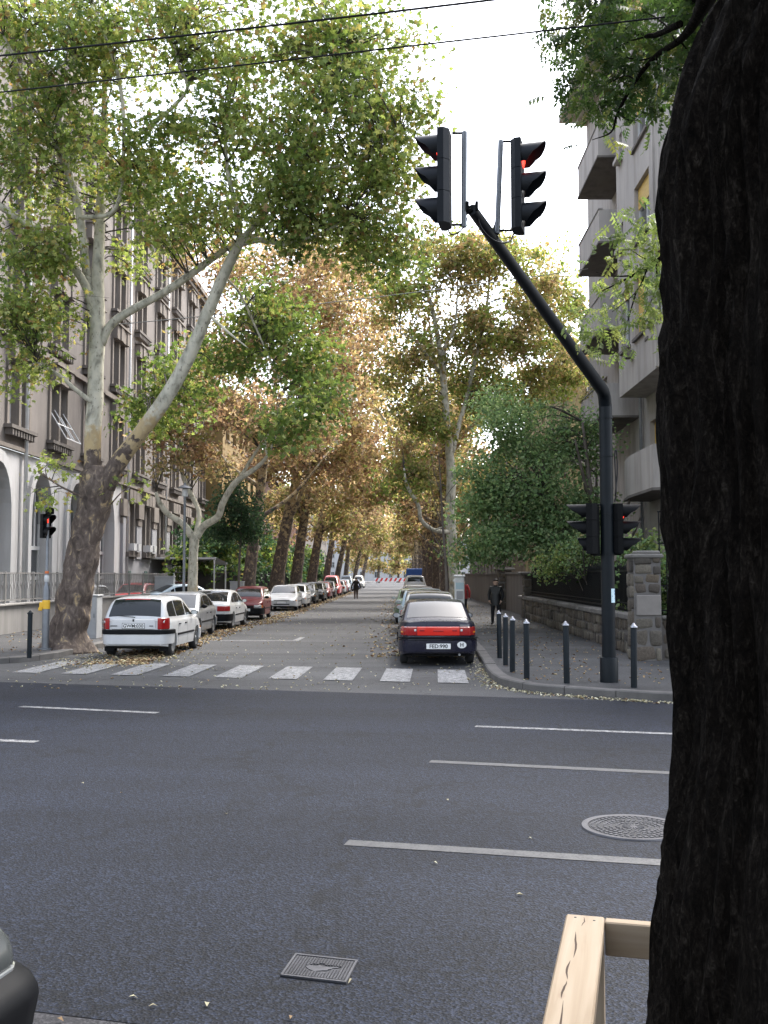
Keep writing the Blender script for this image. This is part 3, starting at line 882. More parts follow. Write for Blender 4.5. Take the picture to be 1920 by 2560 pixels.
# shrubs behind the fence by the grey house
def shrub(label, blobs, kinds, size, per, base, spread=.3, name='garden_shrub'):
    t = Tree(name, label, base, 'shrub', 'shrubs behind the garden fence')
    b = Vector(base)
    for k in range(5):
        a = k * 1.3
        t.limb([b, b + Vector((math.cos(a) * .2, math.sin(a) * .2, .7)), b + Vector((math.cos(a) * .6, math.sin(a) * .6, 1.7))], [.03, .02, .008], n=5, per=3)
    t.clumps(blobs, kinds, size, per, spread)
    t.done('bark_grey', FOLD, .9, .3)
shrub('pale green shrub above the black fence left of the mast pole', [blob(1445, 1395, 30, .75, .8, .45, 18), blob(1480, 1370, 29.5, .5, .7, .45, 12), blob(1380, 1420, 31, .6, .7, .3, 9)], ['ash', 'bush', 'ashlight'], .10, 60, (5.9, 30, 0.1))
shrub('leafy shrub behind the lattice fence next to the dark trunk', [blob(1640, 1420, 25, .75, .7, .55, 20), blob(1620, 1530, 25, .7, .6, .45, 16), blob(1580, 1370, 26, .5, .6, .4, 9), blob(1720, 1480, 25, .8, .6, .7, 16)], ['ash', 'bush', 'ashlight'], .13, 52, (6.6, 25, 0.1))
# small dark green tree on the left
T = Tree('small_tree', 'small dark green feathery tree with thin trunk left of the maroon car', gb(597, 1500, 50))
bb = T.base
T.limb([bb, bb + Vector((0, 0, 2.2)), bb + Vector((.1, 0, 4.5)), bb + Vector((0, 0, 6.2))], [.07, .06, .04, .015], n=8, per=4)
T.clumps([blob(590, 1255, 50, 1.25, 1.2, 1.6, 40), blob(630, 1310, 50, .8, 1, .9, 18), blob(545, 1320, 50, .7, 1, .7, 14)], ['dark'], .16, 70, .38)
T.done('bark_grey', RHOMB, .9, .6)
# bare sapling on the right pavement
sb = at(1121, 1480, 33); sb.z = 0.11
T = Tree('sapling', 'thin almost bare young tree on the pavement behind the black sedan', tuple(sb))
T.limb([sb, at(1116, 1440, 33), at(1112, 1380, 33), at(1106, 1300, 33), at(1101, 1200, 33), at(1096, 1130, 33)], [.06, .05, .045, .035, .022, .008], n=8, per=4)
for (p0, p1, p2) in (((1113, 1400), (1060, 1345), (985, 1270)), ((1112, 1385), (1080, 1330), (1055, 1255)), ((1108, 1320), (1090, 1270), (1070, 1180)), ((1104, 1260), (1130, 1220), (1180, 1170)), ((1112, 1390), (1150, 1350), (1170, 1300)), ((1108, 1310), (1080, 1300), (1040, 1290)), ((1102, 1230), (1085, 1180), (1075, 1120))):
    T.limb([at(*p0, 33), at(*p1, 32.8), at(*p2, 32.5)], [.018, .013, .005], n=5, per=4)
T.clumps([blob(1085, 1360, 33, .35, .4, .35, 3), blob(1165, 1330, 33, .4, .4, .5, 5), blob(1100, 1260, 33, .4, .4, .4, 2), blob(1150, 1400, 33, .5, .4, .3, 5)], ['ashlight', 'gold'], .11, 16, .22, twigs=False)
T.done('bark_grey', RHOMB, .9, .4)

# trees closing the end of the street
for x, y, lab in ((-5.5, 255, 'golden tree closing the street end left of the middle'), (-0.5, 275, 'golden tree in the very middle of the street end'), (4.5, 262, 'olive tree closing the street end right of the middle'), (10, 270, 'tree at the street end behind the right row'), (-12, 270, 'tree at the street end behind the left row')):
    avenue('far_tree', lab, (x, y, 0.0), 17, (0.5, 0), .3, [((x, y, 9.5), (4.2, 3, 4.2), 22), ((x, y, 4.6), (3.6, 3, 2.0), 14), ((x, y, 14), (3, 3, 2.5), 8)], ['gold', 'gold', 'olive'], .75, 30, group='trees closing the street end', spread=.9)

# dense garden shrubs behind the dark iron fence on the left
for k, (y, lab) in enumerate(((66, 'dark shrub behind the iron fence at the thick leaning trunk'), (76, 'shadowy garden shrub behind the charcoal hatchback'), (87, 'shrub behind the fence level with the red van'), (99, 'shrub behind the fence just past the red van'), (112, 'garden shrub behind the distant pale cars'), (126, 'garden shrub behind the far cream car'), (142, 'last but one shrub behind the left fence'), (160, 'last distant shrub behind the left fence'))):
    t_ = Tree('garden_shrub', lab, (-13.6, y, 0.1), 'shrub', 'shrubs behind the dark iron fence')
    for q in range(3):
        t_.limb([(-13.6, y, 0), (-13.6 + .4 * math.cos(q * 2), y + .6 * math.sin(q * 2), 1.6), (-13.6 + .8 * math.cos(q * 2), y + 1.6 * math.sin(q * 2), 3.6)], [.07, .05, .02], n=6, per=3)
    t_.clumps([((-13.5, y, 2.4), (1.0, 5.5, 1.9), 34), ((-13.5, y, 4.6), (0.9, 4.5, 1.2), 16)], ['dark', 'dark', 'greener'], .34 + .02 * k, 40, .5, twigs=False)
    t_.done('bark_grey', FOLD, .9, .3)
# ================================================================ the dark tree beside the camera and its timber guard
NB = Vector((1.03, 2.42, -0.006))
T = Tree('ash_tree', 'huge dark furrowed tree trunk close to the camera on the right', tuple(NB))
m = MB()
path = catmull([(0, 0, -.05), (0.0, 0, .3), (0.02, 0, .9), (0.05, 0.0, 1.6), (0.07, 0.0, 2.2), (0.085, 0, 2.65), (0.085, 0.0, 2.95), (0.185, 0.0, 3.2), (0.36, 0.0, 3.45), (0.75, -0.1, 4.1), (1.0, -0.3, 5.2), (1.2, -0.5, 6.4)], 34)
radk = [0.49, .445, .415, .40, .395, .42, .44, .42, .39, .34, .30, .25]
rr = np.interp(np.linspace(0, 1, len(path)), np.linspace(0, 1, len(radk)), radk)
n = 220
m.tube([Vector(p) for p in path], list(rr), n)
for i, p in enumerate(path):
    p = Vector(p)
    for k in range(n):
        q = Vector(m.v[i * n + k])
        d = (q - p)
        a = math.atan2(d.y, d.x)
        wob = 0.35 * noise.noise(Vector((math.cos(a) * 1.5, math.sin(a) * 1.5, q.z * 1.1)))
        e = Vector((math.cos(a + wob * .4) * 4.4, math.sin(a + wob * .4) * 4.4, q.z * 0.95))
        r1 = 1 - abs(noise.noise(Vector((e.x * 2.6, e.y * 2.6, e.z * 1.7)))) * 2.6
        r2 = noise.noise(Vector((e.x * 3.2, e.y * 3.2, e.z * 2.6)))
        big = noise.noise(Vector((math.cos(a) * 1.1, math.sin(a) * 1.1, q.z * 0.9 + 5)))
        r3 = 1 - abs(noise.noise(Vector((e.x * 1.1, e.y * 1.1, e.z * .9 + 9)))) * 2
        s = 0.030 * max(-.6, r1) + 0.012 * r2 + 0.018 * r3 + 0.05 * big
        m.v[i * n + k] = tuple(q + d.normalized() * s)
T.m = m
T.pts = [Vector(p) for p in path[int(len(path) * .6):]]
hb = NB
T.limb([hb + Vector((.1, .1, 3.5)), hb + Vector((0.2, .8, 4.6)), at(1760, -40, 7.25), at(1680, -10, 8.70), at(1600, -60, 10.88)], [.20, .14, .09, .06, .03], n=9, per=5, lump=.1)
T.limb([at(1790, -60, 6.52), at(1745, 40, 6.96), at(1700, 100, 7.39), at(1640, 140, 7.83), at(1590, 200, 8.12), at(1545, 280, 8.41), at(1528, 330, 8.55), at(1480, 350, 8.70)], [.09, .04, .03, .022, .018, .012, .008, .003], n=7, per=5, lump=.1)
T.limb([at(1700, 60, 7.25), at(1620, 90, 7.83), at(1540, 60, 8.55), at(1450, 40, 9.28)], [.03, .02, .014, .005], n=6, per=5)
T.limb([hb + Vector((.4, .2, 4.0)), hb + Vector((1.0, 2.0, 4.8)), at(1760, 560, 9.5), at(1660, 640, 10), at(1580, 690, 10.2), at(1500, 730, 10.4)], [.16, .10, .05, .025, .014, .005], n=8, per=5, lump=.1)
T.limb([hb + Vector((.9, -.2, 5.1)), (-0.5, 3.5, 7.0), (-2.5, 5.0, 7.8)], [.16, .10, .04], n=8, per=5)
T.limb([hb + Vector((1.1, -.4, 6.0)), (3.0, 4.0, 8.0), (4.5, 6.0, 8.6)], [.14, .09, .04], n=8, per=5)
T.limb([hb + Vector((1.1, -.4, 6.0)), (1.0, 0, 8.0), (-0.5, -2, 9.0)], [.14, .09, .04], n=8, per=5)
# sprays hanging into the picture
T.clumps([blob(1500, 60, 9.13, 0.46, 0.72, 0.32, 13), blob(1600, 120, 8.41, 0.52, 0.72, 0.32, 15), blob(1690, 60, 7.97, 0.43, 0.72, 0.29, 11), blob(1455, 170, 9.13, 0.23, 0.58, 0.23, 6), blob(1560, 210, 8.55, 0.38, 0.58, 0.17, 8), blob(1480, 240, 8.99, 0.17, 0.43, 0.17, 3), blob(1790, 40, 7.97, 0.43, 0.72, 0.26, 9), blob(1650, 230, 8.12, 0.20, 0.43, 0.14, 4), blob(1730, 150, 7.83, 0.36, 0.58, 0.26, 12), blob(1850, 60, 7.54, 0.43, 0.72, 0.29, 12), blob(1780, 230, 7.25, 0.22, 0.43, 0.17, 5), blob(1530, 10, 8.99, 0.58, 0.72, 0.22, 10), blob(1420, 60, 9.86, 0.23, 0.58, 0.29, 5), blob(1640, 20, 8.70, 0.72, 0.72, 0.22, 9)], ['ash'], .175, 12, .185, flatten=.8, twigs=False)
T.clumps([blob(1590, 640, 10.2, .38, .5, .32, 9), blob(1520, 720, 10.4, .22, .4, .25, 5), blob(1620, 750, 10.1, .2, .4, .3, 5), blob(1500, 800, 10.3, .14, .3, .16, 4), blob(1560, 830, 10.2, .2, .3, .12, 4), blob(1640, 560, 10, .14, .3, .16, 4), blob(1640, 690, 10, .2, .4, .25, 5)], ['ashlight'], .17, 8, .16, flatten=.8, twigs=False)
for pts_ in ([(1640, 140, 7.83), (1600, 150, 8.12), (1540, 140, 8.55), (1470, 150, 8.99)], [(1590, 200, 8.12), (1560, 190, 8.41), (1500, 220, 8.70)], [(1690, 105, 7.39), (1660, 60, 7.83), (1600, 30, 8.27), (1500, 50, 8.99)], [(1620, 90, 7.83), (1560, 110, 8.27), (1450, 170, 8.99)], [(1640, 140, 7.83), (1650, 190, 7.97), (1640, 240, 8.12)], [(1545, 280, 8.41), (1570, 300, 8.55), (1600, 300, 8.70)], [(1745, 40, 6.96), (1790, 90, 7.25), (1850, 80, 7.39)], [(1700, 100, 7.39), (1740, 160, 7.54), (1770, 220, 7.39)],
             [(1660, 640, 10), (1620, 650, 10.1), (1570, 620, 10.2)], [(1620, 668, 10.1), (1590, 730, 10.2), (1530, 780, 10.3)], [(1580, 690, 10.2), (1530, 690, 10.3), (1490, 680, 10.4)], [(1640, 650, 10), (1640, 720, 10.1), (1610, 790, 10.1)], [(1590, 730, 10.2), (1570, 800, 10.2), (1560, 840, 10.2)]):
    T.limb(a3(*pts_), [.010 if pts_[0][2] > 8 else .008, .006, .003], n=5, per=4)
# the rest of its crown, above and behind the camera
T.clumps([((0.8, 1.5, 8.6), (4.6, 3.6, 1.8), 60), ((-2.2, 3.6, 9.0), (2.4, 2.2, 1.2), 22), ((3.4, 2.5, 8.6), (2.6, 2.6, 1.4), 26), ((0, -2.0, 8.8), (4.2, 3, 1.8), 30)], ['ash'], .34, 60, .5)
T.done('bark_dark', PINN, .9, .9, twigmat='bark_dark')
simple('pine', (0.62, 0.45, 0.28), 0.65, var=0.16, scale=3.5, stretch=(1, 1, 1))
def pine_mat(name, axis):
    m, t, b = newmat(name)
    sc = [26, 26, 26]
    sc[axis] = 1.3
    v = coords(t, sc)
    g = noise_n(t, v, 1.0, 4, 0.6, 0.6)
    c = ramp(t, g, [(0.3, (0.22, 0.16, 0.10)), (0.5, (0.265, 0.205, 0.14)), (0.7, (0.30, 0.24, 0.175))])
    kn = nd(t, 'ShaderNodeTexVoronoi')
    kn.inputs['Scale'].default_value = 1.0
    s2 = [9, 9, 9]
    s2[axis] = 4.2
    t.links.new(coords(t, s2), kn.inputs['Vector'])
    c = mix(t, ramp(t, kn.outputs['Distance'], [(0.05, 0.8), (0.15, 0.0)]), c, (0.15, 0.08, 0.045))
    t.links.new(c, b.inputs['Base Color'])
    b.inputs['Roughness'].default_value = 0.6
    bump(t, b, g, 0.15, 0.005)
pine_mat('pine_v', 1)
pine_mat('pine_u', 0)
pine_mat('pine_z', 2)
simple('crack', (0.05, 0.03, 0.02), 0.9)
G0 = Vector((0.600, 3.33, 0))
t = thing('tree_guard', 'new pine timber railing box built around the dark tree', 'railing', (G0.x, G0.y, 0), -A)
ZT = 0.85
S = 1.75
MB().cbox((0, -S / 2, ZT - .024), (0.122, S, 0.048), .005).build('rail', 'pine_v', t)
MB().cbox((0.063 + S / 2, -0.022, ZT - .055), (S, 0.044, 0.106), .004).build('rail', 'pine_u', t)
MB().cbox((S + 0.11, -S / 2, ZT - .022), (0.108, S, 0.044), .004).build('rail', 'pine_v', t)
MB().cbox((0.056 + S / 2, -S + .03, ZT - .053), (S, 0.044, 0.098), .004).build('rail', 'pine_u', t)
for x in (0.035, S + .08):
    for y in (-0.055, -S + .10):
        MB().cbox((x + 0.0, y, (ZT - .046) / 2), (0.05, 0.075, ZT - .046), .004).build('post', 'pine_z', t)
MB().cbox((-0.035, -S / 2, .42), (0.022, S * .99, .10), .003).build('board', 'pine_v', t)
for x0, y0, L_, w_ in ((-.004, -.02, .09, .0016), (-.016, -.16, .22, .003), (-.022, -.40, .14, .003), (-.024, -.55, .12, .003), (-.020, -.68, .5, .0035)):
    ck = MB()
    pts = [(x0 + random.uniform(-.0012, .0012) + .004 * math.sin(k * .7 + y0 * 9), y0 - L_ * k / 6) for k in range(7)]
    vs = []
    for k in range(7):
        wa = w_ * math.sin(math.pi * k / 6) + .0002
        vs += [(pts[k][0] - wa, pts[k][1], ZT + .0006), (pts[k][0] + wa, pts[k][1], ZT + .0006)]
    ck.add(vs, [(2 * k, 2 * k + 1, 2 * k + 3, 2 * k + 2) for k in range(6)]).build('drying_crack', 'crack', t)
for x0, y0 in ((-.03, -.03), (.03, -.045), (-.028, -.9), (.03, -.93)):
    MB().lathe([(0, .0012), (.004, .001), (.0046, -.002)], 10, (x0, y0, ZT)).build('screw_head', 'iron_dark', t)
struct(MB().sheet([(0.75, 1.7), (2.3, 1.5), (2.5, 2.9), (0.75, 3.2)], 0.002).build('tree_pit_soil', 'earth'))

# ================================================================ overhead wires
simple('wire', (0.008, 0.008, 0.010), 0.5, spec=.3)
simple('wire_grey', (0.22, 0.22, 0.21), 0.5, .3)
def wire(label, p0, p1, sag, r, mat='wire', name='overhead_wire', group='overhead wires across the street'):
    p0, p1 = Vector(p0), Vector(p1)
    c = [p0.lerp(p1, k / 30) - Vector((0, 0, sag * (1 - (2 * k / 30 - 1) ** 2))) for k in range(31)]
    o = MB().tube(c, r, 6).build(name, mat, None, True)
    tag(o, label, 'wire', group)
def through(a, b, Ya, Yb):
    a, b = at(*a, Ya), at(*b, Yb)
    d = b - a
    return a - d * 2.2, b + d * 2.2
p, q = through((0, 107), (960, -4), 8.3, 7.55)
wire('upper thick black trolley wire crossing the top left of the picture', p, q, .12, .0095)
p, q = through((0, 226), (1880, 12), 9.1, 7.35)
wire('lower black trolley wire crossing the picture from left to the trunk', p, q, .02, .0078)
p, q = at(250, 815, 32), at(1470, 672, 34)
wire('thin grey wire strung across the side street between the trees', p, q, .12, .014, 'wire_grey')
# ================================================================ buildings
def stucco(name, c, dirt, var=0.3, bscale=30):
    m, t, b = newmat(name)
    v = coords(t)
    st = noise_n(t, coords(t, (1.4, 1.4, 0.16)), 1.5, 5, 0.65)
    n = noise_n(t, v, 0.55, 6, 0.6)
    f = noise_n(t, v, 14, 4, 0.6)
    lo = tuple(x * (1 - var) for x in c)
    a = ramp(t, n, [(0.30, lo), (0.68, c)])
    a = mix(t, ramp(t, st, [(0.44, 0.0), (0.68, 0.85)]), a, dirt)
    a = mix(t, 0.25, a, mix(t, f, lo, c))
    t.links.new(a, b.inputs['Base Color'])
    b.inputs['Roughness'].default_value = 0.9
    b.inputs['Specular IOR Level'].default_value = 0.2
    bump(t, b, f, 0.25, 0.01)
stucco('stucco_brown', (0.235, 0.21, 0.193), (0.15, 0.136, 0.124))
stucco('stucco_tan', (0.24, 0.21, 0.185), (0.135, 0.118, 0.10))
stucco('stucco_white', (0.50, 0.495, 0.495), (0.34, 0.325, 0.315), .12)
stucco('stucco_grey', (0.45, 0.415, 0.385), (0.22, 0.20, 0.185), .22)
stucco('stucco_bluegrey', (0.32, 0.32, 0.335), (0.33, 0.32, 0.33), .15)
stucco('stucco_ochre', (0.27, 0.19, 0.085), (0.22, 0.15, 0.07), .3)
stucco('stucco_yellow', (0.42, 0.35, 0.21), (0.42, 0.35, 0.21), .12)
stucco('stone_dark', (0.19, 0.17, 0.155), (0.09, 0.08, 0.075), .35)
stucco('concrete', (0.33, 0.315, 0.30), (0.19, 0.18, 0.17), .3)
simple('frame_white', (0.55, 0.55, 0.55), 0.5, var=.12)
simple('frame_brown', (0.14, 0.10, 0.07), 0.6)
simple('blind_yellow', (0.60, 0.40, 0.10), 0.7, var=.25, scale=2.5, stretch=(1, 1, 6))
simple('roof_tile', (0.20, 0.09, 0.06), 0.85, var=.4)
simple('zinc', (0.34, 0.35, 0.37), 0.4, .6, var=.25)
simple('curtain', (0.62, 0.62, 0.62), .8, var=.15, scale=4, stretch=(4, 4, .4))
m, t, b = newmat('pane')
b.inputs['Base Color'].default_value = (0.05, 0.055, 0.06, 1)
b.inputs['Roughness'].default_value = 0.06
b.inputs['Specular IOR Level'].default_value = 0.8
nn = noise_n(t, coords(t), 1.2, 2)
bump(t, b, nn, 0.06, 0.05)
simple('pane_green', (0.16, 0.22, 0.21), .2)
simple('red_paint', (0.50, 0.045, 0.025), .5)

class Wall:
    """a wall plane: u along, d outward, z up -> world"""
    def __init__(self, origin, udir, out):
        self.o, self.u, self.n = Vector(origin), Vector(udir), Vector(out)
    def p(self, u, d, z):
        return self.o + self.u * u + self.n * d + Vector((0, 0, z))
    def box(self, m, u0, u1, d0, d1, z0, z1):
        vs = [self.p(u, d, z) for u in (u0, u1) for d in (d0, d1) for z in (z0, z1)]
        return m.add(vs, [(0, 1, 3, 2), (4, 6, 7, 5), (0, 4, 5, 1), (2, 3, 7, 6), (0, 2, 6, 4), (1, 5, 7, 3)])
    def quad(self, m, u0, u1, z0, z1, d):
        return m.add([self.p(u0, d, z0), self.p(u1, d, z0), self.p(u1, d, z1), self.p(u0, d, z1)], [(0, 1, 2, 3)])
    def face(self, m, u0, u1, z0, z1, holes, depth=0.25):
        """wall face with rectangular openings and their reveals"""
        us = sorted({u0, u1, *[h[0] for h in holes], *[h[1] for h in holes]})
        zs = sorted({z0, z1, *[h[2] for h in holes], *[h[3] for h in holes]})
        for a, b in zip(us[:-1], us[1:]):
            for c, d in zip(zs[:-1], zs[1:]):
                cu, cz = (a + b) / 2, (c + d) / 2
                if any(h[0] < cu < h[1] and h[2] < cz < h[3] for h in holes):
                    continue
                self.quad(m, a, b, c, d, 0)
        for h in holes:
            a, b, c, d = h
            for q in (((a, c), (a, d)), ((b, c), (b, d)), ((a, c), (b, c)), ((a, d), (b, d))):
                (ua, za), (ub, zb) = q
                m.add([self.p(ua, 0, za), self.p(ub, 0, zb), self.p(ub, -depth, zb), self.p(ua, -depth, za)], [(0, 1, 2, 3)])
    def window(self, root, u0, u1, z0, z1, depth=.2, frame='frame_white', sill='stone_dark', bars=(1, 1), blind=None, pane='pane', fr=.07, curtain=0):
        m = MB()
        D = -depth + .03
        for a, b, c, d in ((u0, u0 + fr, z0, z1), (u1 - fr, u1, z0, z1), (u0 + fr, u1 - fr, z0, z0 + fr), (u0 + fr, u1 - fr, z1 - fr, z1)):
            self.box(m, a, b, D - .06, D + .03, c, d)
        for k in range(1, bars[0] + 1):
            c = u0 + (u1 - u0) * k / (bars[0] + 1)
            self.box(m, c - fr * .4, c + fr * .4, D - .05, D + .02, z0 + fr, z1 - fr)
        for k in range(1, bars[1] + 1):
            c = z0 + (z1 - z0) * (.62 if bars[1] == 1 else k / (bars[1] + 1))
            self.box(m, u0 + fr, u1 - fr, D - .045, D + .015, c - fr * .4, c + fr * .4)
        wn = m.build('window', frame, root)
        self.quad(MB(), 0, 0, 0, 0, 0)
        mm = MB(); self.quad(mm, u0 + .01, u1 - .01, z0 + .01, z1 - .01, D - .03)
        mm.build('pane', pane, wn)
        if sill:
            mm = MB(); self.box(mm, u0 - .08, u1 + .08, -depth + .05, .10, z0 - .11, z0 - .003)
            mm.build('sill', sill, wn)
        if blind:
            mm = MB()
            zb = z1 - (z1 - z0) * blind[1]
            k = 0
            z = z1 - .02
            while z > zb:
                self.box(mm, u0 + .02, u1 - .02, D + .035, D + .055, z - .055, z)
                z -= .06
            mm.build('blind', blind[0], wn)
        return wn
    def arch(self, m, u0, u1, z0, zs, zt, U0, U1, Z1, depth, n=12):
        """wall panel U0..U1 x z0..Z1 with a pointed-round arched opening springing at zs, crown zt"""
        c, h = (u0 + u1) / 2, (u1 - u0) / 2
        pts = [(c - h * math.cos(math.pi * k / n), zs + (zt - zs) * math.sin(math.pi * k / n) ** .8) for k in range(n + 1)]
        self.quad(m, U0, u0, z0, zs, 0)
        self.quad(m, u1, U1, z0, zs, 0)
        for k in range(n):
            (a, za), (b, zb) = pts[k], pts[k + 1]
            m.add([self.p(a, 0, za), self.p(b, 0, zb), self.p(b, 0, Z1), self.p(a, 0, Z1)], [(0, 1, 2, 3)])
        self.quad(m, U0, u0, zs, Z1, 0)
        self.quad(m, u1, U1, zs, Z1, 0)
        ring = [(u0, z0)] + pts + [(u1, z0)]
        for (a, za), (b, zb) in zip(ring[:-1], ring[1:]):
            m.add([self.p(a, 0, za), self.p(b, 0, zb), self.p(b, -depth, zb), self.p(a, -depth, za)], [(0, 1, 2, 3)])
        return ring
# ---- left: long school-like block, white arcade below, brown storeys above
BX = -15.5
W = Wall((BX, 0, 0), (0, 1, 0), (1, 0, 0))
root = thing('corner_building', 'long brown block with white arcade and gables behind the left fence', 'building', (0, 0, 0))
Y1, Y2, YS = 24.0, 79.0, 55.2
floors = [(7.9, 10.5), (12.2, 14.7), (16.3, 18.6), (20.2, 22.0)]
wc = [25.9 + 4.7 * k for k in range(12)]
holes = []
for c in wc:
    if c + 1.2 > Y2:
        continue
    for z0, z1 in floors:
        holes += [(c - 1.05, c - .12, z0, z1), (c + .12, c + 1.05, z0, z1)]
m = MB()
W.face(m, Y1, Y2, 6.95, 23.5, holes, .3)
gh = []
for c in [57.0, 60.7, 64.3, 67.9, 71.5, 75.3]:
    gh += [(c - .95, c - .12, 3.3, 6.1), (c + .12, c + .95, 3.3, 6.1)]
W.face(m, YS, Y2, 2.9, 6.95, [h for h in gh], .3)
m.add([W.p(Y1, 0, 0), W.p(Y1, -12, 0), W.p(Y1, -12, 23.5), W.p(Y1, 0, 23.5)], [(0, 1, 2, 3)])
m.add([W.p(Y2, 0, 0), W.p(Y2, -12, 0), W.p(Y2, -12, 23.5), W.p(Y2, 0, 23.5)], [(0, 1, 2, 3)])
m.build('wall', 'stucco_brown', root)
m = MB()
W.quad(m, YS, Y2, 0, 2.9, .02)
for c in [58.85, 62.5, 66.1, 69.7, 73.4]:
    W.box(m, c - .55, c + .55, 0.02, .10, 2.9, 4.8)
W.box(m, YS - .02, YS + .5, 0, .16, 0, 5.2)
m.build('plinth', 'stucco_bluegrey', root)
for c in [58.85, 62.5, 66.1, 69.7, 73.4, YS + .35]:
    m = MB(); W.box(m, c - .6, c + .6, 0.0, .22, 5.25, 6.2); m.build('pilaster_block', 'stucco_tan', root)
    m = MB(); W.box(m, c - .45, c + .45, 0.0, .15, 4.85, 5.2); m.build('pilaster_block', 'stucco_tan', root)
m = MB()
rings = []
for k, c in enumerate([28.5, 33.2, 38.0, 42.7, 47.4, 52.3]):
    U0 = Y1 if k == 0 else c - 2.375
    U1 = YS - .02 if k == 5 else c + 2.375
    rings.append((c, W.arch(m, c - 1.25, c + 1.25, 0, 4.0, 6.35, U0, U1, 6.94, .55)))
m.build('arcade', 'stucco_white', root)
for c, ring in rings:
    m = MB()
    for (a, za), (b_, zb) in zip(ring[:-1], ring[1:]):
        oa = (c + (a - c) * 1.28, za if za < 4.01 else 4 + (za - 4) * 1.2)
        ob = (c + (b_ - c) * 1.28, zb if zb < 4.01 else 4 + (zb - 4) * 1.2)
        vs = [W.p(a, .14, za), W.p(b_, .14, zb), W.p(ob[0], .14, ob[1]), W.p(oa[0], .14, oa[1]), W.p(a, 0, za), W.p(b_, 0, zb), W.p(ob[0], 0, ob[1]), W.p(oa[0], 0, oa[1])]
        m.add(vs, [(0, 1, 2, 3), (0, 4, 5, 1), (3, 2, 6, 7)])
    m.build('arch_surround', 'stucco_white', root)
    g = MB()
    W.quad(g, c - 1.25, c + 1.25, 0, 6.4, -.5)
    gp = g.build('arch_window', 'pane', root)
    f = MB()
    W.box(f, c - 1.25, c + 1.25, -.5, -.42, 3.05, 3.22)
    W.box(f, c - 1.25, c + 1.25, -.5, -.42, 1.75, 1.9)
    W.box(f, c - .05, c + .05, -.5, -.44, 1.9, 3.05)
    W.box(f, c + .62, c + .72, -.5, -.44, 3.22, 6.0)
    W.box(f, c - 1.25, c - 1.15, -.5, -.44, 0, 4.2)
    W.box(f, c + 1.15, c + 1.25, -.5, -.44, 0, 4.2)
    f.build('glazing_bar', 'frame_white', gp)
    if abs(c - 42.7) < .1:
        text('window_lettering', 'NEO', 0.75, 'red_paint', gp, W.p(c - .35, -.47, 3.95), (R(90), R(-90), R(90)), .004)
        q = MB(); W.box(q, c - .9, c - .25, -.49, -.455, 2.35, 2.62); q.build('window_sticker', 'red_paint', gp)
for c in wc:
    if c + 1.2 > Y2:
        continue
    for fi, (z0, z1) in enumerate(floors):
        for a, b_ in ((c - 1.05, c - .12), (c + .12, c + 1.05)):
            W.window(root, a, b_, z0, z1, .3, bars=(0, 1), sill=None, blind=('curtain', .35) if random.random() < .35 else None)
        m = MB()
        W.box(m, c - 1.3, c + 1.3, 0, .24, z0 - .42, z0 - .02)
        W.box(m, c - 1.42, c + 1.42, 0, .34, z0 - .16, z0 - .015)
        for k in range(9):
            W.box(m, c - 1.25 + k * .29, c - 1.11 + k * .29, .24, .30, z0 - .42, z0 - .18)
        m.build('window_sill', 'stone_dark', root)
        m = MB()
        for k in range(4):
            W.box(m, c - 1.15 + k * .6, c - .65 + k * .6, 0, .30 + .05 * (k % 2), z1 + .02, z1 + .75)
        W.box(m, c - 1.25, c + 1.25, 0, .40, z1 + .76, z1 + .86)
        m.build('window_hood', 'stucco_tan', root)
        m = MB()
        W.box(m, c - .11, c + .11, -.28, .10, z0, z1)
        m.build('mullion', 'stucco_tan', root)
        for s_ in (-1.17, 1.17):
            m = MB(); W.box(m, c + s_ - .11, c + s_ + .11, 0, .09, z0, z1); m.build('jamb', 'stucco_tan', root)
for c in [57.0, 60.7, 64.3, 67.9, 71.5, 75.3]:
    for a, b_ in ((c - .95, c - .12), (c + .12, c + .95)):
        W.window(root, a, b_, 3.3, 6.1, .3, frame='stucco_tan', bars=(0, 1), sill=None)
    m = MB(); W.box(m, c - 1.15, c + 1.15, 0.021, .34, 3.0, 3.28); m.build('window_sill', 'stone_dark', root)
    m = MB()
    for k in range(3):
        W.box(m, c - 1.05 + k * .72, c - .4 + k * .72, 0, .3, 6.12, 6.8)
    m.build('window_hood', 'stucco_tan', root)
    m = MB(); W.box(m, c - .3, c + .3, .021, .06, .2, 2.2); m.build('basement_door', 'pane_green', root)
    if c < 62:
        for dx in (-.5, .5):
            m = MB(); W.box(m, c + dx - .3, c + dx + .3, .05, .5, 3.35, 3.75); m.build('air_conditioner', 'frame_white', root)
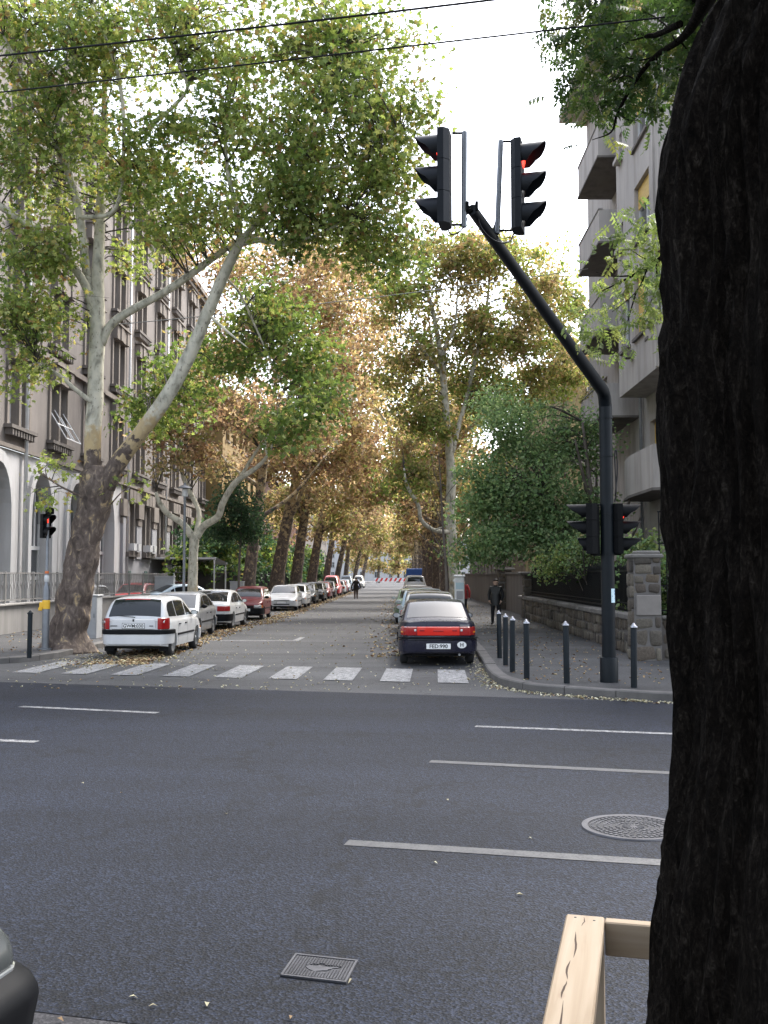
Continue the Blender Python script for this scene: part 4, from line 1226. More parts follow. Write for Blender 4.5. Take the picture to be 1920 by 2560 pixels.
# casement hung open on the first floor
m = MB()
c = wc[4]
for u in (c - 1.0, c - .15, c + .15, c + 1.0):
    a_, b_ = W.p(u, -.1, 9.4), W.p(u, .75, 8.0)
    m.tube([a_, b_], .03, 5)
for d0, z0 in ((.75, 8.0), (.35, 8.66)):
    m.tube([W.p(c - 1.0, d0, z0), W.p(c + 1.0, d0, z0)], .03, 5)
m.build('open_sash', 'frame_white', root)
m = MB()
W.box(m, Y1, Y2, 0, .20, 11.35, 11.6)
W.box(m, Y1, Y2, 0, .16, 6.96, 7.12)
W.box(m, Y1, Y2, 0, .55, 23.4, 23.8)
W.box(m, Y1, Y2, 0, .35, 23.1, 23.38)
m.build('cornice', 'stucco_tan', root)
for c in (32.95, 47.05, 61.15, 70.55):
    m = MB()
    vs = [W.p(c - 3.2, .05, 23.82), W.p(c + 3.2, .05, 23.82), W.p(c, .05, 27.6), W.p(c - 3.2, -.6, 23.82), W.p(c + 3.2, -.6, 23.82), W.p(c, -.6, 27.6)]
    m.add(vs, [(0, 1, 2), (3, 5, 4), (0, 3, 4, 1), (0, 2, 5, 3), (1, 4, 5, 2)])
    m.build('gable', 'stucco_tan', root)
for Yp, r in ((40.6, .085), (56.0, .075), (65.2, .07)):
    MB().tube([W.p(Yp, .16, .1), W.p(Yp, .16, 23)], r, 8).build('downpipe', 'frame_white', root, True)
m = MB()
m.add([W.p(Y1, -.2, 23.8), W.p(Y2, -.2, 23.8), W.p(Y2, -6, 28), W.p(Y1, -6, 28)], [(0, 1, 2, 3)])
m.build('roof', 'roof_tile', root)
# ---- ochre ribbed building further down on the left
root = thing('ochre_building', 'ochre yellow building with vertical ribs behind the small dark tree', 'building')
W2 = Wall((-14.2, 0, 0), (0, 1, 0), (1, 0, 0))
m = MB()
hs_ = [(80.8 + 3.4 * k, 82.6 + 3.4 * k, z, z + 2.4) for k in range(6) for z in (1.4, 9.0, 13.0)]
W2.face(m, 79.4, 102, 0, 17, hs_, .3)
m.add([W2.p(79.4, 0, 0), W2.p(79.4, -12, 0), W2.p(79.4, -12, 17), W2.p(79.4, 0, 17)], [(0, 1, 2, 3)])
m.build('wall', 'stucco_ochre', root)
for h in hs_:
    W2.window(root, *h, .3, frame='frame_brown', bars=(1, 1), sill='stucco_tan')
for k in range(46):
    m = MB(); W2.box(m, 79.6 + k * .48, 79.8 + k * .48, 0, .14, 4.9, 8.6); m.build('rib', 'stucco_ochre', root)
m = MB(); W2.box(m, 79.4, 102, 0, .7, 4.3, 4.85); W2.box(m, 79.4, 102, 0, .5, 16.6, 17.2); m.build('cornice', 'stucco_tan', root)
for k in range(7):
    m = MB(); W2.box(m, 79.5 + k * 3.4, 79.9 + k * 3.4, 0, .25, 0, 4.3); m.build('column', 'stucco_ochre', root)
# ---- brick block beyond, and houses on the right
stucco('brick', (0.10, 0.048, 0.034), (0.06, 0.035, 0.028), .3)
def plain_house(name, label, wall, y0, y1, h, mat, fmat, nfl, pitch, group=None, cat='building'):
    root = thing(name, label, cat, group=group)
    hs_ = []
    fh = (h - 1.5) / nfl
    y = y0 + 1.2
    while y + 1.4 < y1:
        for k in range(nfl):
            hs_.append((y, y + 1.2, 1.2 + k * fh, 1.2 + k * fh + 1.9))
        y += pitch
    m = MB()
    wall.face(m, y0, y1, 0, h, hs_, .22)
    for yy in (y0, y1):
        m.add([wall.p(yy, 0, 0), wall.p(yy, -11, 0), wall.p(yy, -11, h), wall.p(yy, 0, h)], [(0, 1, 2, 3)])
    m.add([wall.p(y0, 0, h), wall.p(y1, 0, h), wall.p(y1, -11, h), wall.p(y0, -11, h)], [(0, 1, 2, 3)])
    m.build('wall', mat, root)
    for q in hs_:
        wall.window(root, *q, .22, frame=fmat, bars=(1, 1))
    m = MB(); wall.box(m, y0 - .05, y1 + .05, 0, .45, h - .35, h + .1); m.build('cornice', 'stucco_tan', root)
    return root
plain_house('brick_building', 'red brick building glimpsed between the trunks on the left', Wall((-14.6, 0, 0), (0, 1, 0), (1, 0, 0)), 104, 140, 13, 'brick', 'frame_white', 3, 3.6)
plain_house('grey_building', 'pale grey building far down the left side', Wall((-14.6, 0, 0), (0, 1, 0), (1, 0, 0)), 146, 200, 15, 'stone_dark', 'frame_white', 4, 4.4)
yh = plain_house('yellow_house', 'plain yellow house beside the grey apartment block on the right', Wall((9.5, 0, 0), (0, 1, 0), (-1, 0, 0)), 56, 76, 14.6, 'stucco_yellow', 'frame_white', 4, 4.0)
WY = Wall((0, 55.98, 0), (1, 0, 0), (0, -1, 0))
m = MB()
m.add([WY.p(9.5, 0.03, 0), WY.p(20.5, 0.03, 0), WY.p(20.5, .03, 14.6), WY.p(9.5, .03, 14.6)], [(0, 1, 2, 3)])
m.build('end_wall', 'stucco_yellow', yh)
for z in (3.6, 7.2, 11.0):
    WY.window(yh, 10.5, 11.5, z, z + 2.1, -.1, bars=(1, 1))
m = MB(); WY.box(m, 9.55, 10.3, .03, .9, 8.0, 9.1); m.build('balcony', 'stucco_grey', yh)
m = MB(); WY.box(m, 9.2, 20.8, -.5, .5, 14.6, 14.85); m.build('roof_edge', 'zinc', yh)
plain_house('cream_building', 'cream building behind the trees far down on the right', Wall((9.0, 0, 0), (0, 1, 0), (-1, 0, 0)), 80, 130, 13, 'stucco_tan', 'frame_white', 3, 4.2)
# ---- right: grey apartment block with oriel and balconies
root = thing('apartment_block', 'weathered grey apartment block with balconies and oriel on the right', 'building')
XW, XB = 8.9, 7.95
WL = Wall((XW, 0, 0), (0, 1, 0), (-1, 0, 0))
WO = Wall((XB, 0, 0), (0, 1, 0), (-1, 0, 0))
zb = 8.36
lo = [(26.5, 27.9, 1.2, 3.2), (29.2, 30.5, 5.9, 7.7), (32.6, 33.3, 5.6, 7.5), (34.6, 35.5, 5.2, 7.4), (31.2, 32.6, 1.0, 3.6), (26.6, 27.9, 5.6, 7.6)]
m = MB()
WL.face(m, 24, 46.5, 0, 23.6, lo + [(37.4, 38.3, z + .15, z + 2.5) for z in (8.1, 11.4, 14.7, 18.0)] + [(39.3, 40.4, z + .9, z + 2.5) for z in (8.1, 11.4, 14.7, 18.0)] + [(42.6, 43.7, z + .9, z + 2.4) for z in (4.8, 8.1, 11.4, 14.7, 18.0, 20.8)], .25)
m.add([WL.p(24, 0, 0), WL.p(24, -12, 0), WL.p(24, -12, 23.6), WL.p(24, 0, 23.6)], [(0, 1, 2, 3)])
m.add([WL.p(46.5, 0, 0), WL.p(46.5, -12, 0), WL.p(46.5, -12, 23.6), WL.p(46.5, 0, 23.6)], [(0, 1, 2, 3)])
m.build('wall', 'stucco_grey', root)
m = MB()
oh = []
for k in range(4):
    z = 9.75 + 3.3 * k
    oh += [(31.3, 33.3, z, z + 1.95), (35.0, 35.45, z + .55, z + 1.5), (27.2, 29.2, z, z + 1.95), (24.6, 26.0, z, z + 1.95)]
oh2 = [h for h in oh if h[2] > 12]
low = [(34.2, 35.5, 9.9, 12.0), (32.2, 33.5, 9.9, 12.0), (30.0, 31.5, 9.9, 12.0), (27.5, 29.2, 9.9, 12.0)]
WO.face(m, 24, 36, zb, 23.6, oh2 + low, .22)
m.add([WO.p(36, 0, zb), WO.p(36, -.95, zb), WO.p(36, -.95, 23.6), WO.p(36, 0, 23.6)], [(0, 1, 2, 3)])
m.add([WO.p(24, 0, zb), WO.p(36, 0, zb), WO.p(36, -.95, zb), WO.p(24, -.95, zb)], [(0, 1, 2, 3)])
m.build('oriel', 'stucco_grey', root)
for i, h in enumerate(low):
    WO.window(root, *h, .22, bars=(1, 1), blind=('blind_yellow', .95) if i in (1, 3) else ('blind_yellow', .12))
for i, h in enumerate(oh2):
    wd = h[1] - h[0]
    WO.window(root, *h, .22, bars=(1, 1) if wd > 1 else (0, 0), blind=('blind_yellow', .35) if wd > 1 and i % 4 == 0 else None)
m = MB()
for h in oh2:
    if h[1] - h[0] < 1:
        WO.box(m, h[0] - .1, h[1] + .1, 0, .22, h[2] - .15, h[2] - .004)
for u_ in (30.7, 26.9):
    WO.box(m, u_ - .1, u_ + .03, 0.001, .06, zb + .02, 23.2)
m.build('moulding', 'stucco_grey', root)
m = MB(); WO.box(m, 31.7, 32.1, .0, .03, 9.5, 9.6); WO.box(m, 33.7, 34.1, 0, .25, 9.35, 9.6); m.build('ledge', 'stone_dark', root)
for h in lo:
    WL.window(root, *h, .25, bars=(1, 1) if h[1] - h[0] > 1 else (0, 0), blind=('blind_yellow', .9) if abs(h[0] - 34.6) < .1 else None)
for z in (8.1, 11.4, 14.7, 18.0):
    WL.window(root, 37.4, 38.3, z + .15, z + 2.5, .25, bars=(0, 1))
    WL.window(root, 39.3, 40.4, z + .9, z + 2.5, .25, bars=(1, 1), blind=('blind_yellow', .5) if z > 14 else None)
    for f, (ya, yb, xo) in enumerate(((37.0, 41.2, 1.4),)):
        m = MB()
        WL.box(m, ya, yb, 0.002, xo, z - .22, z)
        WL.box(m, ya, yb, xo - .10, xo - .001, z, z + 1.0)
        WL.box(m, ya, ya + .10, 0.002, xo - .10, z, z + 1.0)
        WL.box(m, yb - .10, yb, 0.002, xo - .10, z, z + 1.0)
        bl = m.build('balcony', 'stucco_grey', root)
        m = MB(); WL.box(m, ya - .04, yb + .04, -.0 + .004, xo + .04, z - .30, z - .222); m.build('slab_edge', 'stone_dark', bl)
        m = MB(); WL.box(m, ya - .03, yb + .03, xo - .14, xo + .03, z + 1.002, z + 1.05); m.build('coping', 'concrete', bl)
for z in (4.8, 8.1, 11.4, 14.7, 18.0, 20.8):
    WL.window(root, 42.6, 43.7, z + .9, z + 2.4, .25, bars=(1, 1))
# canted low balcony under the oriel
m = MB()
poly = [(XW, 30.0), (XW - 1.1, 30.8), (XW - 1.1, 34.0), (XW - .9, 35.6), (XW, 35.6)]
poly = [(x + .003 if abs(x - XW) < 1e-6 else x, y) for x, y in poly]
m.prism(poly, 4.65, 4.95)
bl = m.build('balcony', 'stucco_grey', root)
m = MB()
for (xa, ya), (xb, yb_) in zip(poly[:-1], poly[1:]):
    if abs(xa - xb) + abs(ya - yb_) < .01:
        continue
    m.add([(xa, ya, 4.951), (xb, yb_, 4.951), (xb, yb_, 6.0), (xa, ya, 6.0), (xa * .988 + .11, ya, 4.951), (xb * .988 + .11, yb_, 4.951), (xb * .988 + .11, yb_, 6.0), (xa * .988 + .11, ya, 6.0)], [(0, 1, 2, 3), (4, 5, 6, 7), (3, 2, 6, 7)])
m.build('parapet', 'stucco_grey', bl)
m = MB(); m.prism([(x * 1.0 - (.05 if x < XW else 0), y) for x, y in poly], 4.56, 4.648); m.build('slab_edge', 'stone_dark', bl)
# planter greenery on the second balcony
P_ = np.stack([rng.uniform(7.42, 7.62, 260), rng.uniform(37.0, 41.2, 260), 9.15 + rng.normal(size=260) * .09], 1)
leaves('planter_greenery', P_, np.full(260, .10), palette('olive', 260), FOLD, root)
m = MB()
m.tube([WL.p(36.35, .12, .2), WL.p(36.35, .12, 23)], .06, 8)
m.build('downpipe', 'zinc', root, True)
m = MB()
WL.box(m, 24, 46.9, -.4, 1.25, 23.602, 23.85)
WL.box(m, 36.01, 46.7, -.4, .5, 23.35, 23.6)
m.build('eaves', 'stucco_grey', root)
# far end of the street
plain_house('end_building', 'pale building closing the far end of the street', Wall((-30, 345, 0), (1, 0, 0), (0, -1, 0)), 0, 60, 15, 'stucco_white', 'frame_white', 4, 5)
# ================================================================ walls and fences
def stone_mat(name, cs):
    m, t, b = newmat(name)
    oi = nd(t, 'ShaderNodeObjectInfo')
    v = coords(t)
    n = noise_n(t, v, 9, 5, .65)
    n2 = noise_n(t, v, 40, 3)
    c = ramp(t, oi.outputs['Random'], [(k / (len(cs) - 1), x) for k, x in enumerate(cs)])
    c = mix(t, 1.0, c, ramp(t, n, [(0.3, .55), (0.7, 1.25)]), 'MULTIPLY')
    t.links.new(c, b.inputs['Base Color'])
    b.inputs['Roughness'].default_value = .9
    bump(t, b, mix(t, .4, n, n2), .7, .02)
stone_mat('rubble', [(0.055, 0.046, 0.04), (0.12, 0.095, 0.07), (0.04, 0.034, 0.029), (0.15, 0.13, 0.10), (0.07, 0.058, 0.046), (0.11, 0.085, 0.057)])
simple('mortar', (0.13, 0.12, 0.112), .95, var=.4, scale=4, bmp=.5, bscale=30)
simple('mortar_dark', (0.11, 0.098, 0.088), .95, var=.5, scale=3, bmp=.5, bscale=30)
simple('coping', (0.14, 0.13, 0.118), .9, var=.45, scale=2.5, bmp=.5, bscale=25)
simple('iron_black', (0.006, 0.0062, 0.007), .5, var=.3, spec=.15)
simple('plaster_patch', (0.19, 0.172, 0.155), .9, var=.2, scale=5)
STONES = []
for k in range(9):
    bm = bmesh.new()
    bmesh.ops.create_cube(bm, size=1.0)
    bmesh.ops.bevel(bm, geom=bm.edges[:], offset=.26, segments=2, affect='EDGES', profile=.6)
    for v in bm.verts:
        v.co += Vector(noise.noise_vector(v.co * 1.7 + Vector((k * 3.1, 0, 0)))) * .11
    me = bpy.data.meshes.new('stone')
    bm.to_mesh(me)
    bm.free()
    me.polygons.foreach_set('use_smooth', [True] * len(me.polygons))
    me.materials.append(MATS['rubble'])
    STONES.append(me)
def stones_on(parent, o, ud, nd_, u0, u1, z0, z1, sz, rnd, proud=.035, thick=.16, tall=1.0):
    """rows of uneven stones bedded on a wall face"""
    o, ud, nd_ = Vector(o), Vector(ud).normalized(), Vector(nd_).normalized()
    rot = Matrix((ud, nd_, Vector((0, 0, 1)))).transposed().to_quaternion()
    z = z0
    while z < z1 - .05:
        hgt = min(sz * tall * rnd.uniform(.8, 1.25), z1 - z)
        if z1 - z - hgt < .10:
            hgt = z1 - z
        u = u0
        while u < u1 - .04:
            wd = min(sz * rnd.uniform(.6, 1.8), u1 - u)
            if u1 - u - wd < .10:
                wd = u1 - u
            s = bpy.data.objects.new('stone', STONES[rnd.randrange(9)])
            col.objects.link(s)
            s.parent = parent
            s.rotation_mode = 'QUATERNION'
            s.rotation_quaternion = rot
            s.location = o + ud * (u + wd / 2) + nd_ * (proud - thick / 2 + rnd.uniform(-.015, .012)) + Vector((0, 0, z + hgt / 2 + rnd.uniform(-.025, .025)))
            s.scale = (wd * rnd.uniform(.80, .98), thick * rnd.uniform(.8, 1.15), hgt * rnd.uniform(.78, 1.02))
            s.rotation_quaternion = rot @ Matrix.Rotation(rnd.uniform(-.10, .10), 3, 'Y').to_quaternion()
            u += wd
        z += hgt
rnd = random.Random(5)
# near pillar
pn = Vector((5.32, 21.95, .115))
t = thing('stone_pillar', 'rubble stone gate pillar with plaster patch beside the mast pole', 'pillar', tuple(pn), 0, 'stone pillars of the garden wall')
MB().box((0, 0, 1.10), (.58, .58, 2.20)).build('core', 'mortar', t)
for (dx, dy, z0, z1, s) in ((0, -1, 0.0, .95, .30), (0, -1, 1.43, 2.24, .24)):
    stones_on(t, (-.29, -.29, 0), (1, 0, 0), (0, -1, 0), .0, .58, z0, z1, s, rnd)
stones_on(t, (-.29, .29, 0), (0, -1, 0), (-1, 0, 0), .0, .58, 0, 2.2, .27, rnd)
MB().cbox((0.02, -.305, 1.19), (.53, .04, .44), .02).build('plaster_patch', 'plaster_patch', t)
MB().cbox((0, 0, 2.25), (.70, .70, .10), .03).build('cap', 'coping', t)
MB().cbox((.05, 0, 2.33), (.5, .5, .08), .03).build('cap', 'coping', t)
# long wall along the side street
WX = 5.30
t = thing('garden_wall', 'low rubble stone garden wall with stone coping beside the right pavement', 'wall', (0, 0, .115))
MB().box((WX + .20, 33.3, .40), (.36, 22, .80)).build('core', 'mortar_dark', t)
stones_on(t, (WX + .02, 22.3, 0), (0, 1, 0), (-1, 0, 0), 0, 9.5, 0, .80, .24, rnd, tall=.95)
stones_on(t, (WX + .02, 31.8, 0), (0, 1, 0), (-1, 0, 0), 0, 12, 0, .80, .40, rnd, tall=.7)
y = 22.35
while y < 44:
    L_ = rnd.uniform(.9, 1.3)
    MB().cbox((WX + .18 + rnd.uniform(-.015, .015), y + L_ / 2, .875), (.50, L_ - .02, .15), .03).build('coping_stone', 'coping', t)
    y += L_
# wall round the corner along the main road
t = thing('garden_wall', 'stone garden wall of squared blocks right of the near pillar', 'wall', (5.66, 21.9, .115), -A * .4)
MB().box((3.0, .12, .44), (6.0, .30, .88)).build('core', 'mortar_dark', t)
stones_on(t, (0, -.03, 0), (1, 0, 0), (0, -1, 0), 0.0, 6, 0, .88, .36, rnd, tall=.8)
MB().cbox((3.0, .1, .92), (6, .40, .07), .02).build('coping_stone', 'coping', t)
t = thing('lattice_fence', 'tall thin black lattice fence right of the near pillar', 'fence', (5.66, 22.0, 1.1), -A * .4)
for z in (.08, .62, 1.55, 2.25):
    MB().box((1.6, .1, z), (3.2, .03, .03)).build('rail', 'iron_black', t)
for k in range(18):
    MB().box((.03 + k * .155, .1, .82), (.02, .02, 1.46)).build('bar', 'iron_black', t)
for k in range(5):
    MB().box((.03 + k * .62, .1, 1.1), (.026, .026, 2.3)).build('post', 'iron_black', t)
# iron picket fence on the long wall
t = thing('picket_fence', 'dense black iron picket fence on the stone wall', 'fence', (WX + .2, 22.5, 1.06))
for z, h in ((.10, .05), (.22, .03), (1.0, .05)):
    MB().box((0, 9.9, z), (.03, 19.6, h)).build('rail', 'iron_black', t)
pk = MB().box((0, 0, .55), (.022, .045, 1.06))
pk.add([(-.011, -.035, 1.08), (.011, -.035, 1.08), (.011, .035, 1.08), (-.011, .035, 1.08), (0, 0, 1.26)], [(0, 1, 4), (1, 2, 4), (2, 3, 4), (3, 0, 4), (0, 3, 2, 1)])
p0 = pk.build('picket', 'iron_black', t)
for k in range(1, 140):
    c = p0.copy()
    col.objects.link(c)
    c.location = (0, k * .14, 0)
MB().box((.09, 9.9, .56), (.004, 19.6, .88)).build('backing_sheet', 'iron_black', t)
def pillar2(label, x, y, h, s=.6):
    t = thing('stone_pillar', label, 'pillar', (x, y, .115), 0, 'stone pillars of the garden wall')
    MB().box((0, 0, h / 2), (s, s, h)).build('core', 'mortar', t)
    stones_on(t, (-s / 2, -s / 2, 0), (1, 0, 0), (0, -1, 0), 0, s, 0, h, .32, rnd)
    stones_on(t, (-s / 2, s / 2, 0), (0, -1, 0), (-1, 0, 0), 0, s, 0, h, .32, rnd)
    MB().cbox((0, 0, h + .07), (s + .36, s + .36, .14), .04).build('cap', 'coping', t)
pillar2('stone pillar with flat cap at the far end of the picket fence', 5.62, 43.0, 1.85, .7)
pillar2('dark stone pillar behind the person in black', 5.6, 54, 2.1, .7)
t = thing('boundary_wall', 'high dark stone boundary wall running down the right pavement', 'wall', (0, 0, .115))
MB().box((5.85, 100, .95), (.4, 110, 1.9)).build('wall', 'stone_dark', t)
MB().box((5.85, 100, 1.94), (.52, 110, .1)).build('coping_stone', 'coping', t)

# ---- left: grey bar fence on concrete wall
simple('fence_grey', (0.26, 0.25, 0.24), .5, .2, var=.25, scale=3)
t = thing('retaining_wall', 'low grey concrete wall under the metal bar fence', 'wall', (0, 0, .115))
MB().box((-12.45, 36, .44), (.3, 34, .88)).build('wall', 'concrete', t)
MB().cbox((-12.42, 36, .91), (.42, 34, .07), .015).build('coping_stone', 'concrete', t)
t = thing('bar_fence', 'long grey metal bar fence with bent bars on the concrete wall', 'fence', (-12.42, 19.2, 1.06))
L_ = 2.42
bar = None
post = MB().cbox((0, 0, .5), (.08, .08, 1.02), .006)
post0 = post.build('post', 'fence_grey', t)
def inst(o, loc):
    c = o.copy(); col.objects.link(c); c.location = loc
    return c
r0 = MB().box((0, L_ / 2, .96), (.05, L_ - .08, .045)).build('rail', 'fence_grey', t)
r1 = MB().box((0, L_ / 2, .10), (.05, L_ - .08, .045)).build('rail', 'fence_grey', t)
b0 = MB().box((0, .15, .53), (.018, .028, .84)).build('bar', 'fence_grey', t)
b1 = MB().tube([(0, .30, .12), (0, .30, .42), (0, .22, .58), (0, .30, .70), (0, .30, .95)], .013, 5).build('bent_bar', 'fence_grey', t)
for k in range(14):
    if k:
        inst(post0, (0, k * L_, 0)); inst(r0, (0, k * L_, 0)); inst(r1, (0, k * L_, 0))
    for j in range(8):
        if k + j == 0:
            continue
        if j < 8:
            inst(b0, (0, k * L_ + j * .285, 0))
            inst(b1, (0, k * L_ + j * .285, 0))
inst(post0, (0, 14 * L_, 0))
# dark fence beyond
t = thing('iron_fence', 'dark iron fence behind the trees beyond the grey cabinet', 'fence', (-12.6, 56, .115))
MB().box((0, 32, .2), (.25, 64, .4)).build('base', 'concrete', t)
for z in (.5, 2.0):
    MB().box((0, 32, z), (.04, 64, .05)).build('rail', 'iron_black', t)
MB().box((-.08, 34, 1.2), (.01, 60, 1.5)).build('backing_sheet', 'iron_black', t)
f0 = MB().box((0, 0, 1.3), (.03, .03, 1.8)).build('bar', 'iron_black', t)
for k in range(1, 200):
    inst(f0, (0, k * .32, 0))

# ================================================================ street furniture
simple('mast_paint', (0.006, 0.009, 0.012), .45, .0, var=.3, scale=4, spec=.18)
simple('signal_black', (0.003, 0.0033, 0.004), .5, 0, var=.25, spec=.12)
simple('signal_slate', (0.006, 0.0085, 0.013), .45, 0, var=.2, spec=.25)
simple('galv', (0.19, 0.20, 0.215), .42, .55, var=.25, scale=5)
simple('steel_cap', (0.36, 0.36, 0.38), .25, .9, var=.1)
simple('bollard', (0.007, 0.011, 0.0145), .5, .0, var=.35, scale=6, spec=.2)
simple('sticker', (0.55, 0.72, 0.78), .5, var=.06)
simple('sticker_ink', (0.10, 0.22, 0.42), .5)
m, t_, b = newmat('lens_dark')
b.inputs['Base Color'].default_value = (.02, .015, .012, 1); b.inputs['Roughness'].default_value = .2
m, t_, b = newmat('lens_red')
b.inputs['Base Color'].default_value = (.5, .02, .01, 1)
b.inputs['Emission Color'].default_value = (1, .045, .02, 1)
b.inputs['Emission Strength'].default_value = 0.5
def visor(m, c, d, r, L_, M):
    """hood over a lens: a tube cut away below, opening slanting"""
    n = 20
    vs, fs = [], []
    for k in range(n + 1):
        q = R(-40) + R(260) * k / n
        cut = L_ * (.50 + .50 * max(0, math.sin(q)) ** .6) if math.sin(q) > -.05 else L_ * (.50 + .42 * math.sin(q))
        cut = max(.05, cut)
        for rr, dd in ((r, 0), (r, cut), (r - .008, cut), (r - .008, 0)):
            vs.append(M @ Vector((math.cos(q) * rr, dd, math.sin(q) * rr)) + c)
    for k in range(n):
        for j in range(4):
            a, b_ = k * 4 + j, k * 4 + (j + 1) % 4
            fs.append((a, b_, b_ + 4, a + 4))
    m.add(vs, fs)
def signal_head(parent, loc, rz, n=3, s=.35, wd=.31, dp=.125, lit=0, hood=.27, mat='signal_slate', bracket=True, tilt=0.0, hoods=None):
    """vertical signal head; faces local +Y; loc = centre"""
    H = n * s
    m = MB()
    prof = [(-wd / 2, 0), (wd / 2, 0), (wd / 2, -dp * .55), (wd / 2 - .06, -dp), (-wd / 2 + .06, -dp), (-wd / 2, -dp * .55)]
    for k in range(n):
        z0 = -H / 2 + k * s
        m.prism(prof, z0 + .003, z0 + s - .003)
    hd = m.build('signal_head', mat, parent)
    hd.location = loc
    hd.rotation_euler = (0, tilt, rz)
    for k in range(n):
        zc = H / 2 - (k + .5) * s
        hl = hood if hoods is None else hoods[k]
        r = min(wd, s) * .47
        mm = MB()
        visor(mm, Vector((0, 0, zc)), None, r, hl, Matrix.Identity(3))
        mm.build('visor', mat, hd, True, angle=40)
        mm = MB().lathe([(0, .03), (r * .6, .022), (r * .92, .004)], 20, (0, 0, zc), Matrix.Rotation(R(-90), 3, 'X'))
        mm.build('lens', 'lens_red' if k == lit else 'lens_dark', hd, True)
    return hd
# ---- the mast with overhanging arm
pb = gnd(1523, 1705, .12)
mast = thing('signal_mast', 'tall dark signal mast with long arm bending over the main road', 'traffic light', (pb.x, pb.y, .12))
def ml(v):
    return Vector(v) - Vector((pb.x, pb.y, .12))
AE = at(1180, 524, 10.7)
topz = at(1510, 985, pb.y).z
el = Vector((pb.x, pb.y, topz))
d = (AE - el).normalized()
MB().lathe([(0, .002), (.155, .002), (.155, .40), (.145, .42), (.118, .43), (.118, .55)], 24).build('sleeve', 'mast_paint', mast, True, angle=40)
MB().tube([Vector((0, 0, .5)), Vector((0, 0, topz - .55))], [.116, .112], 24).build('pole', 'mast_paint', mast, True, angle=40)
for z in (1.2, 2.35, 3.1, 4.0):
    pass
MB().tube([Vector((0, 0, topz - .56)), Vector((0, 0, topz - .3))] + [ml(el + Vector((0, 0, -.3 * (1 - f) ** 2)) + d * .3 * f * f) for f in (.2, .35, .5, .65, .8)] + [ml(el + d * .3), ml(el + d * 3), ml(AE)], [.113, .112, .112, .112, .111, .11, .11, .109, .088, .060], 20).build('arm', 'mast_paint', mast, True, angle=40)
m = MB()
for z in (topz - .55, 2.9, 3.9, 2.2):
    m.lathe([(.117, z - .012), (.124, z - .012), (.124, z + .012), (.117, z + .012)], 24)
m.build('collar', 'mast_paint', mast, True, angle=40)
st = MB()
for k in range(7):
    a0, a1 = R(-118 + k * 8), R(-118 + (k + 1) * 8)
    r = .1165
    st.add([(r * math.cos(a0), r * math.sin(a0), 1.36), (r * math.cos(a1), r * math.sin(a1), 1.36), (r * math.cos(a1), r * math.sin(a1), 1.60), (r * math.cos(a0), r * math.sin(a0), 1.60)], [(0, 1, 2, 3)])
# turned to show on the right half of the pole
so = st.build('sticker', 'sticker', mast)
so.rotation_euler = (0, 0, R(45))
sk = MB()
for z0, z1, q0, q1 in ((1.54, 1.58, -82, -70), (1.49, 1.53, -82, -72), (1.46, 1.48, -108, -103), (1.42, 1.435, -80, -70), (1.39, 1.40, -110, -72)):
    r = .1175
    q0, q1 = R(q0), R(q1)
    sk.add([(r * math.cos(q0), r * math.sin(q0), z0), (r * math.cos(q1), r * math.sin(q1), z0), (r * math.cos(q1), r * math.sin(q1), z1), (r * math.cos(q0), r * math.sin(q0), z1)], [(0, 1, 2, 3)])
sk.build('sticker_print', 'sticker_ink', so)
# heads on the arm: local +Y of the head is its facing; visors point left / right along the main road
faceL, faceR = A * -1 + R(90), -A - R(90)
hl = ml(at(1128, 450, 10.7)); hr = ml(at(1272, 468, 11.3))
signal_head(mast, ml(at(1098, 449, 10.7)), R(90 - 11), lit=0)
signal_head(mast, ml(at(1307, 466, 11.3)), R(-90 - 15), lit=0)
m = MB()
for px, Y, pt, pb_, ax in ((1162, 10.7, 330, 568, 1136), (1249, 11.3, 352, 584, 1276)):
    m.tube([ml(at(px + (3 if px > 1200 else -1), pt, Y)), ml(at(px - (6 if px > 1200 else 2), pb_, Y))], .031, 10)
m.build('bracket_tube', 'galv', mast, True, angle=40)
m = MB()
for px, ax, Y, ys in ((1161, 1130, 10.7, (333, 562)), (1250, 1280, 11.3, (354, 576))):
    for y in ys:
        m.tube([ml(at(px, y, Y)), ml(at(ax, y, Y))], .014, 6)
m.tube([ml(at(1160, 535, 10.7)), ml(AE)], .025, 6)
m.tube([ml(at(1243, 553, 11.3)), ml(el.lerp(AE, (AE - el).length and .90))], .025, 6)
for p in (AE, el.lerp(AE, .9)):
    q = ml(p)
    for dx in (-.05, .05):
        m.box(q + Vector((dx, 0, .03)), (.03, .08, .10))
m.build('clamp', 'signal_black', mast)
m = MB()
def drip(a, b_, s):
    a, b_ = ml(a), ml(b_)
    return [a.lerp(b_, k / 12) - Vector((0, 0, s * (1 - (2 * k / 12 - 1) ** 2) ** .6)) for k in range(13)]
m.tube(drip(at(1119, 572, 10.7), at(1168, 545, 10.7), .11), .008, 6)
m.tube(drip(at(1194, 545, 10.8), at(1284, 586, 11.2), .17), .009, 6)
m.build('cable', 'wire', mast, True)
